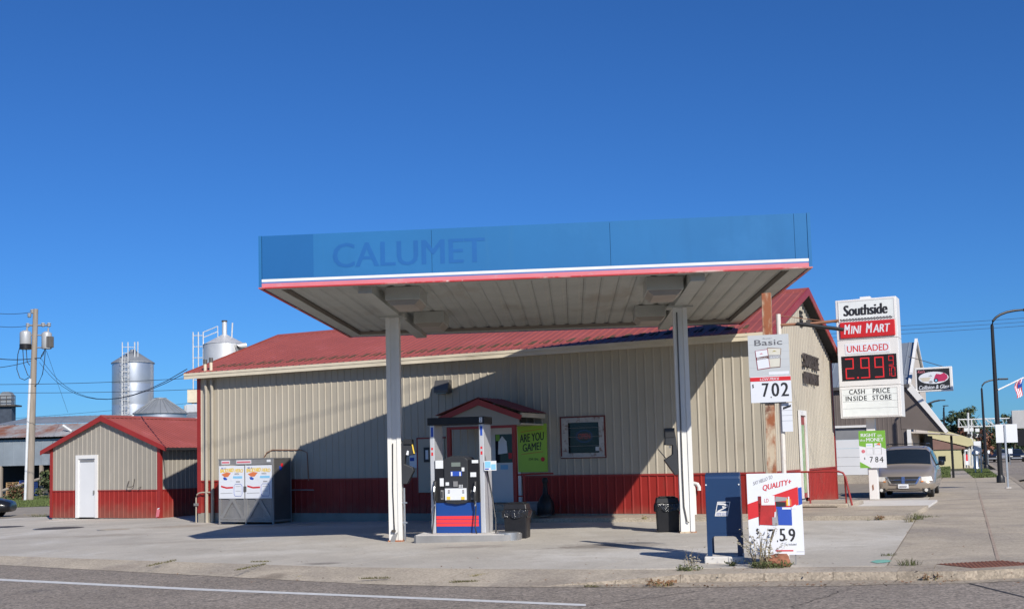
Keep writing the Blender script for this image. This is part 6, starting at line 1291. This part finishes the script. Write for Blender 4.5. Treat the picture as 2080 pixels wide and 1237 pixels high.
for y0, y1, x0, x1, nm, m_ in ((793, 818, 386, 412, 'hopper_box', CREAM), (822, 840, 384, 412, 'hopper_box', SILOP), (838, 851, 388, 410, 'hopper_chute', SILOP)):
    cx = D(397, 800, 112).x; a = D(x0, y0, 112); b = D(x1, y1, 112); MB().box(a.x - cx, b.x - cx, -1, 1, b.z - sz, a.z - sz).build(nm, m_, ml)
MB().tube([(-.4, -1, 0), (-.4, -1, D(397, 850, 112).z - sz)], .1, 6).tube([(.6, -1, 0), (.6, -1, D(397, 850, 112).z - sz)], .1, 6).build('leg', SILOP, ml); MB().cyl((D(381, 840, 112).x - D(397, 840, 112).x, -.6, 0), (D(381, 840, 112).x - D(397, 840, 112).x, -.6, D(381, 824, 112).z - sz), .18, 10).build('pipe', WG, ml, True)
ct, sz = lathe_thing('elevator_head', 'dark steel elevator head with platform railings at the far left', 'elevator tower', 13, 130)
Zc = lambda y: D(13, y, 130).z - sz
MB().box(-.75, .75, -.6, .6, 0, Zc(826)).build('leg', mat('dark_blue_steel', (.06, .075, .10), .5, .3, .2, 2), ct)
MB().box(-1.1, 1.3, -1, 1, Zc(826), Zc(823)).build('platform', IRON, ct); MB().prism([(-.7, Zc(823)), (.65, Zc(823)), (.65, Zc(802)), (.35, Zc(796)), (-.35, Zc(796)), (-.7, Zc(802))], -.5, .5).build('head', GALVD, ct)
mb = MB()
for x in (-1.1, -.4, .3, 1.3): mb.tube([(x, -1, Zc(824)), (x, -1, Zc(805))], .04, 5)
for y in (805, 813): mb.tube([(-1.1, -1, Zc(y)), (1.3, -1, Zc(y))], .04, 5)
mb.build('railing', IRON, ct)

WH = Fr(D(-60, 950, 98).x, 98, .10)
wz = gz(-36) - .05
wh = fthing('warehouse', 'grey sheet metal warehouse on posts with a rusting lean-to roof at the far left', 'warehouse', WH, 4, 5, wz)
q = lambda x, y, v=0: WH.P(x, y, v)
x0, x1 = q(-60, 900)[0], q(280, 900)[0]; zA_, zBt = q(60, 892)[1], q(60, 945)[1]
ribbed('wall_sheet', x0, x1, lambda s: zBt, lambda s: zA_, lambda s, d, z: (s, -d, z), SHEETB, wh, pitch=.85, h=.02)
MB().box(x0, x1, .02, .12, zBt, zA_).build('wall_core', DGREY, wh)
zr0, zr1 = q(60, 888)[1], q(60, 862, 4)[1]
ribbed('lean_to_roof', x0 - .2, x1, lambda s: 0., lambda s: 1., lambda s, d, t: (s, -.5 + 4.5 * t, zr0 + (zr1 - zr0) * t + d), RUSTR, wh, pitch=.5, h=.03)
zr2 = q(60, 848, 11)[1]
ribbed('roof', x0 - .2, x1 + 3, lambda s: 0., lambda s: 1., lambda s, d, t: (s, 4.2 + 7 * t, zr1 + .05 + (zr2 - zr1) * t + d), GALVD, wh, pitch=.5, h=.03)
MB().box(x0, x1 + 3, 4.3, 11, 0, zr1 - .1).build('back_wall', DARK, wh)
for x in (0, 83, 150, 215): u = q(x, 960)[0]; MB().box(u - .14, u + .14, .0, .25, wz - .1, zBt - .002).build('post', WOOD, wh)
u_, v_ = q(130, 862, 2)[0], 0; MB().tube([(q(128, 868, 1)[0], 1, q(138, 866, 1)[1] + .1), (q(146, 872, 1)[0], 1, q(146, 876, 1)[1])], .12, 8).build('stub_pipe', WG, wh, True)
# pallets under it
pproto = None
def pallet(u, v, z, mcol, lab, grp):
    t = fthing('pallet', lab, 'pallet', WH, u, v, z, grp)
    for k in range(5): MB().box(u - .6, u + .6, v - .5 + k * .22, v - .5 + k * .22 + .12, z + .12, z + .145).build('deck_board', mcol, t)
    for k in (-.55, 0, .55): MB().box(u + k - .05, u + k + .05, v - .5, v + .5, z + .02, z + .119).build('bearer', mcol, t)
    MB().box(u - .6, u + .6, v - .5, v - .4, z, z + .019).build('base_board', mcol, t)
    return t
ORD = ['lowest', 'second lowest', 'third from the bottom', 'fourth from the bottom', 'fifth from the bottom', 'third from the top', 'second from the top', 'topmost']
for k in range(8): pallet(q(20, 970)[0], 1.0, wz + .02 + .15 * k, PALLET, 'bare wood pallet, ' + ORD[k] + ' of its stack under the warehouse', 'bare wood pallets in a stack')
for k in range(8): pallet(q(48, 970)[0], .9, wz + .02 + .17 * k, PALBLUE, 'blue painted pallet, ' + ORD[k] + ' of its stack under the warehouse', 'blue pallets in a stack')

pb = G(60, 1017); PY = pb.y
up = thing('utility_pole', 'weathered wooden utility pole carrying two transformers at the left', 'utility pole', pb, 0, None, pb)
P_ = lambda x, y, dy=0: (D(x, y, PY).x, PY + dy, D(x, y, PY).z)
MB().tube([P_(60.5, 1018), P_(66, 820), P_(72.5, 628)], [.25, .22, .17], 12).build('pole', WOOD, up, True)
MB().tube([P_(54, 1018, -.28), P_(58, 900, -.28), P_(64, 770, -.25)], .09, 8).build('cable_guard', mat('pale_plastic', (.58, .60, .62), .5), up, True)
for x, y0, y1, m_, r_ in ((53, 675, 710, CERAM, .38), (96, 677, 709, CERAM, .34)):
    c = P_(x, y0, -.1); d = P_(x, y1, -.1); tr = MB().lathe([(r_ * .9, d[2] - c[2]), (r_, d[2] - c[2] + .06), (r_, -.08), (r_ * .95, 0), (r_ * .4, .12)], c, 18).build('transformer', m_, up, True)
    MB().cyl((c[0] + .1, c[1], c[2] + .05), (c[0] + .1, c[1], c[2] + .35), .06, 8).build('bushing', STEELD, tr, True)
    if x < 60: MB().lathe([(r_ + .01, d[2] - c[2] + .01), (r_ + .01, d[2] - c[2] + .36)], c, 18).build('tank_base', BLACKP, tr, True)
    else:
        mb = MB()
        for k in range(6): a = -1.2 + k * .45; mb.box(c[0] + (r_ + .01) * math.cos(a) - .03, c[0] + (r_ + .01) * math.cos(a) + .12, c[1] + (r_ + .0) * math.sin(a) - .02, c[1] + (r_ + .0) * math.sin(a) + .02, d[2] + .1, c[2] - .25)
        mb.build('cooling_fin', DGREY, tr)
MB().tube([P_(50, 681), P_(98, 681)], .05, 6).tube([P_(50, 706), P_(92, 706)], .05, 6).tube([P_(58, 661), P_(100, 661)], .07, 6).tube([P_(62, 634), P_(72, 633)], .05, 6).build('crossarm', STEELD, up, True)
for x, y in ((57, 661), (66, 633), (60, 641), (88, 660), (100, 660)): MB().lathe([(.07, -.15), (.15, -.05), (.09, 0), (.15, .08), (.07, .15)], P_(x, y, -.05), 10).build('insulator', CERAM, up, True)
loops = [[(45, 695), (38, 720), (36, 750), (42, 768), (52, 772), (62, 766)], [(48, 708), (50, 740), (58, 762), (62, 764)], [(55, 710), (57, 735), (62, 742)], [(94, 709), (92, 735), (88, 760), (80, 778), (72, 784)], [(93, 709), (90, 720), (84, 727), (66, 729)], [(92, 712), (86, 722), (84, 730)]]
mb = MB()
for l in loops: mb.tube([P_(x, y, -.15) for x, y in l], .028, 5)
mb.build('drop_cable', WIREM, up, True)
# overhead lines
def wire(name, pts, r, label, grp):
    mb = MB()
    P3_ = [Vector(p) for p in pts]; mb.tube(P3_, r, 5); o = mb.build(name, WIREM, None, True); return tag(o, label, 'cable', grp)
rc = ST.W(-.2, -.3, 4.62)
def sag(p, q, s, n=14, extra=0): return [Vector(p).lerp(Vector(q), k / n) - Vector((0, 0, s * 4 * (k / n) * (1 - k / n))) for k in range(n + 1)]
wire('service_drop', sag(P_(84, 729), tuple(rc + Vector((0, 0, .1))), 1.75), .013, 'upper black service cable sagging from the utility pole to the store corner', 'black service cables to the store')
wire('service_drop', sag(P_(80, 736), tuple(rc), 1.6), .013, 'lower black service cable sagging from the utility pole to the store corner', 'black service cables to the store')
for (x0, y0, x1, y1, Y0, Y1, r_, lab) in ((-40, 781, 640, 748, 70, 70, .016, 'upper thin line crossing the sky behind the utility pole to the store'), (-40, 797, 640, 776, 75, 75, .016, 'lower thin line crossing the sky behind the utility pole to the store'), (-60, 626, 66, 634, 78, 78, .018, 'topmost thin line reaching the utility pole from the left'), (-60, 650, 57, 662, 78, 78, .018, 'thin line reaching the pole crossarm from the left'), (-60, 716, 70, 728, 78, 78, .03, 'thick cable reaching the pole from the left below the transformers'), (-60, 747, 74, 729, 78, 78, .022, 'slanting cable meeting the pole from the lower left'), (-60, 856, 600, 796, 160, 160, .022, 'faint distant line low over the warehouse roof'), (-60, 864, 600, 808, 160, 160, .022, 'lowest faint distant line over the warehouse roof')):
    wire('overhead_line', sag(D(x0, y0, Y0), D(x1, y1, Y1), .25), r_, lab, 'overhead lines at the left')
wire('overhead_line', [D(94, 712, 78), D(138, 838, 110)], .012, 'guy line slanting down right from the right transformer', 'overhead lines at the left')
for k, (ya, yb_) in enumerate(((674, 640), (682, 648), (690, 656))): wire('overhead_line', sag(D(1600, ya, 120), D(2160, yb_, 120), .12), .02, ('top', 'middle', 'bottom')[k] + ' of three faint lines in the sky right of the price pylon', 'three lines over the body shop')
w0, w1 = ST.W(.3, 0, 2.2), ST.W(9, 0, 3.95); dd = (w1 - w0)
pa_, pb_ = w0 + tosun * 24, w1 + tosun * 24; d_ = (pb_ - pa_).normalized()
wire('overhead_line', [pa_ - d_ * 40, pa_, pb_, pb_ + d_ * 40], .016, 'thin line high over the lot whose shadow slants across the store wall', 'line over the lot')

# ------------------------------------------------------------------ small things on the ground
def tuft(px, py, n, h, spread, m, label, name='weed_clump', cat='weeds', lean=.5, leaves=0, lm=None, dz=0.):
    g = G(px, py, dz); rnd = random.Random(int(px * 3 + py)); mb = MB(); lv = MB()
    for k in range(n):
        a = rnd.uniform(0, 6.28); r0 = spread * math.sqrt(rnd.random()); b = Vector((g.x + r0 * math.cos(a), g.y + r0 * .6 * math.sin(a), g.z - .005)); hh = h * rnd.uniform(.45, 1.); d = Vector((rnd.uniform(-1, 1) * lean, rnd.uniform(-1, 1) * lean, 1)).normalized()
        tipp = b + d * hh + Vector((math.cos(a), math.sin(a), -.3)) * hh * .25; mid = b + d * hh * .55
        wv = Vector((math.cos(a + 1.57), math.sin(a + 1.57), 0)) * (.007 + .012 * h) * .5
        mb.face([b - wv, b + wv, mid + wv * .8, mid - wv * .8]); mb.face([mid - wv * .8, mid + wv * .8, tipp])
        for j in range(leaves):
            t = rnd.uniform(.2, 1); p = b.lerp(mid, t * 2) if t < .5 else mid.lerp(tipp, t * 2 - 1); s = rnd.uniform(.012, .03); o1 = Vector((rnd.uniform(-1, 1), rnd.uniform(-1, 1), rnd.uniform(-.5, 1))).normalized() * s; o2 = o1.orthogonal().normalized() * s * .5
            p = p + Vector((rnd.uniform(-1, 1), rnd.uniform(-1, 1), 0)) * .03; lv.face([p - o1, p + o2, p + o1, p - o2])
    t = thing(name, label, cat, g, 0, None, g); mb.build('blades', m, t, recalc=False)
    if leaves: lv.build('leaves', lm or m, t, recalc=False)
    return t
GRN = mat('weed_green', (.075, .085, .026), .8, 0, .3, 4); STALK = mat('weed_stalk', (.20, .16, .09), .9, 0, .2, 4); SEED = mat('weed_seed', (.30, .27, .20), .9, 0, .25, 6); DEADL = mat('dead_leaf', (.20, .105, .05), .9, 0, .3, 6)
tuft(1550, 1151, 24, .70, .20, STALK, 'tall dry branching weed growing in front of the 759 sign', leaves=11, lm=SEED, lean=.42)
tuft(1566, 1152, 150, .13, .30, GRN, 'low green weeds at the foot of the 759 sign', leaves=2)
tuft(1488, 1149, 26, .10, .06, GRN, 'small green weed against the mailbox pad', leaves=2); tuft(1398, 1158, 70, .09, .2, GRN, 'strip of grass left of the mailbox pad', leaves=1); tuft(1402, 1150, 10, .36, .1, STALK, 'thin dry stalks left of the mailbox pad', leaves=4, lm=SEED)
tuft(1846, 1148, 70, .14, .17, GRN, 'grass tuft at the kerb near the ramp plate'); tuft(1804, 1128, 50, .07, .14, GRN, 'flat weed at the corner of the lot joint'); tuft(1862, 1055, 90, .22, .20, GRN, 'grass tuft at the end of the raised walk', lean=.35); tuft(1885, 1050, 80, .08, .32, GRN, 'flat grass strip right of the raised walk end'); tuft(1850, 1060, 50, .14, .15, DRYW, 'dry tuft against the end of the raised walk'); tuft(1786, 1056, 24, .14, .07, DRYW, 'small dry weed against the face of the walk', leaves=2, lm=DEADL); tuft(1765, 1057, 14, .10, .06, GRN, 'tiny weed left of the dry one at the walk')
tuft(1340, 1189, 46, .13, .22, DRYW, 'heap of dry weed and leaves in the gutter by the kerb', dz=-.11, leaves=3, lm=DEADL); tuft(1893, 1176, 46, .12, .2, DRYW, 'heap of brown leaves in the gutter near the corner', dz=-.11, leaves=4, lm=DEADL); tuft(1895, 1172, 1, .3, .0, STALK, 'single dark stalk standing in the gutter near the corner', dz=-.11)
tuft(1310, 1054, 16, .12, .08, DRYW, 'small dry weed on the walk in front of the red wall', dz=.1, leaves=2)
tuft(85, 1049, 160, .16, .55, GRN, 'long grass at the left corner of the shed', lean=.6); tuft(72, 1046, 90, .10, 1.0, DRYW, 'dry grass edge along the gravel by the shed')
OLIVE = mat('crack_grass_olive', (.115, .105, .045), .9, 0, .3, 4)
def crack(px0, py0, px1, py1, lab, n=40, m=None, h=0.):
    m = m or OLIVE
    n = int(n * 3.2)
    a, b = G(px0, py0, h), G(px1, py1, h); rnd = random.Random(int(px0)); mb = MB()
    for k in range(n):
        p = a.lerp(b, rnd.random()) + Vector((rnd.gauss(0, .03), rnd.gauss(0, .02), 0)); hh = rnd.uniform(.01, .04); t = rnd.uniform(0, 6.28); w_ = Vector((math.cos(t), math.sin(t), 0)) * .02; mb.face([p - w_ * .35, p + w_ * .35, p + Vector((rnd.uniform(-.03, .03), rnd.uniform(-.03, .03), hh))])
    o = mb.build('crack_grass', m, None, recalc=False); o['kind'] = 'stuff'; o['label'] = lab; return o
crack(300, 1150, 358, 1137, 'grass in the apron joint at the left', 60); crack(480, 1158, 540, 1145, 'grass in the second apron joint', 60); crack(515, 1141, 548, 1140.5, 'grass along the lot edge', 30); crack(610, 1172, 650, 1169, 'dry grass at the apron edge', 40, DRYW, -.1); crack(735, 1175, 790, 1174, 'grass patch on the apron', 50, None, -.06); crack(918, 1182, 968, 1181, 'grass clump in the apron joint', 70, None, -.09); crack(960, 1170, 990, 1166, 'dry grass in the apron joint', 30, DRYW, -.05); crack(1190, 1190, 1215, 1191, 'grass at the gutter', 24, None, -.11); crack(0, 1022, 100, 1024, 'grass edge', 10)
rg = G(1582, 1149); rk = thing('boulder', 'rust brown boulder at the foot of the 759 sign', 'rock', rg)
bm = bmesh.new(); bmesh.ops.create_icosphere(bm, subdivisions=3, radius=1); rnd = random.Random(3)
import mathutils.noise as mn
for v in bm.verts: k = 1 + .32 * mn.noise(v.co * 1.6) + .12 * mn.noise(v.co * 5); v.co = Vector((v.co.x * .2 * k, v.co.y * .17 * k, max(-.02, v.co.z * .125 * k + .05)))
me = bpy.data.meshes.new('boulder'); bm.to_mesh(me); bm.free(); me.materials.append(ROCKM); o = bpy.data.objects.new('stone', me); COL.objects.link(o); o.parent = rk; OFF[o] = Vector()
mb = MB(); rnd = random.Random(5)
for k in range(420):
    x = rnd.uniform(-5, 8.5); g = G(rnd.uniform(300, 2070), rnd.choice([rnd.uniform(1062, 1150), rnd.uniform(1140, 1185), rnd.uniform(1176, 1190)]), .004)
    px_gutter = g.z
    a = rnd.uniform(0, 6.28); s = rnd.uniform(.009, .026); u_ = Vector((math.cos(a), math.sin(a), rnd.uniform(0, .4))) * s; v_ = Vector((-math.sin(a), math.cos(a), 0)) * s * .6; g = g + Vector((0, 0, .004)); mb.face([g - u_, g + v_, g + u_, g - v_])
o = mb.build('leaf_litter', DEADL, None, recalc=False); o['kind'] = 'stuff'; o['label'] = 'scattered dead leaves and bits on the concrete'
mb = MB(); rnd = random.Random(8)
for k in range(260):
    g = G(rnd.uniform(1230, 1960), 1190, RB); x = rnd.uniform(1230, 1960); g = G(x, interp(ap, x) - rnd.uniform(0, 4), RB + .004); a = rnd.uniform(0, 6.28); s = rnd.uniform(.01, .03) * (1 if rnd.random() < .3 else .6); u_ = Vector((math.cos(a), math.sin(a), rnd.uniform(0, .5))) * s; v_ = Vector((-math.sin(a), math.cos(a), .2)) * s * .6; g = g + Vector((0, 0, .012)); mb.face([g - u_, g + v_, g + u_, g - v_])
o = mb.build('gutter_leaves', DEADL, None, recalc=False); o['kind'] = 'stuff'; o['label'] = 'dead leaves gathered along the gutter'
# manhole lids, stains are in the concrete
for px, py, w_, lab in ((122, 1072.5, .75, 'round dark manhole lid in the lot before the shed'), (12, 1070, .6, 'dark lid at the left edge of the lot'), (233, 1075, .45, 'small brownish lid right of the manhole in the lot')):
    g = G(px, py); t = thing('manhole_lid', lab, 'manhole lid', g, .5); MB().lathe([(w_, .001), (w_, .008), (w_ - .04, .012), (.01, .012)], n=28).build('lid', IRON if w_ > .5 else CONCB, t); MB().lathe([(w_ + .06, .0005), (w_ + .06, .004), (w_ + .005, .005)], n=28).build('rim', STEELD, t)
# grass: verge, field
def lawn(name, poly_px, n, h, label, world=None):
    P = world or gp(poly_px); rnd = random.Random(len(P) + n); mb = MB(); x0 = min(p[0] for p in P); x1 = max(p[0] for p in P); y0 = min(p[1] for p in P); y1 = max(p[1] for p in P); k = 0
    def inside(x, y):
        c = False
        for i in range(len(P)):
            (xa, ya), (xb, yb_) = P[i], P[i - 1]
            if (ya > y) != (yb_ > y) and x < (xb - xa) * (y - ya) / (yb_ - ya) + xa: c = not c
        return c
    while k < n:
        x, y = rnd.uniform(x0, x1), rnd.uniform(y0, y1)
        if not inside(x, y): continue
        k += 1; hh = h * rnd.uniform(.5, 1.2); a = rnd.uniform(0, 6.28); w_ = Vector((math.cos(a), math.sin(a), 0)) * .05; p = Vector((x, y, gz(x) + .0)); mb.face([p - w_, p + w_, p + Vector((rnd.uniform(-.06, .06), rnd.uniform(-.06, .06), hh))])
    o = mb.build(name, GRASS, None, recalc=False); o['kind'] = 'stuff'; o['label'] = label
lawn('verge_grass', [(2006, 953.5), (2026, 969), (1979, 970.5), (1958, 954)], 6000, .09, 'mown green verge under the middle street lamp')
lawn('verge_grass', [(1878, 951), (1930, 948), (1930, 969.5), (1880, 970)], 3500, .09, 'mown green verge behind the van')
lawn('field_grass', [(-80, 1035), (101, 1027), (101, 1009), (-80, 1015)], 9000, .13, 'rough grass between the shed and the warehouse')
bh = tree(98, 952, 50, 82, 'leafy green shrub beside the warehouse post', ('mid', 'olive'), 900, group=None, name='shrub', leafs=.22)
bh2 = tree(35, 985, 60, 80, 'dry brown brush below the pallet stacks', ('olive', 'autumn'), 700, group=None, name='shrub', leafs=.2)
lg = fthing('fallen_timber', 'weathered timber rail leaning across in front of the pallets', 'timber', WH, q(70, 980)[0], -1, wz)
a, b = q(5, 996, -1), q(104, 965, -1); MB().tube([(a[0], -1, a[1]), (b[0], -1, b[1])], .12, 8).build('rail', WOOD, lg, True)
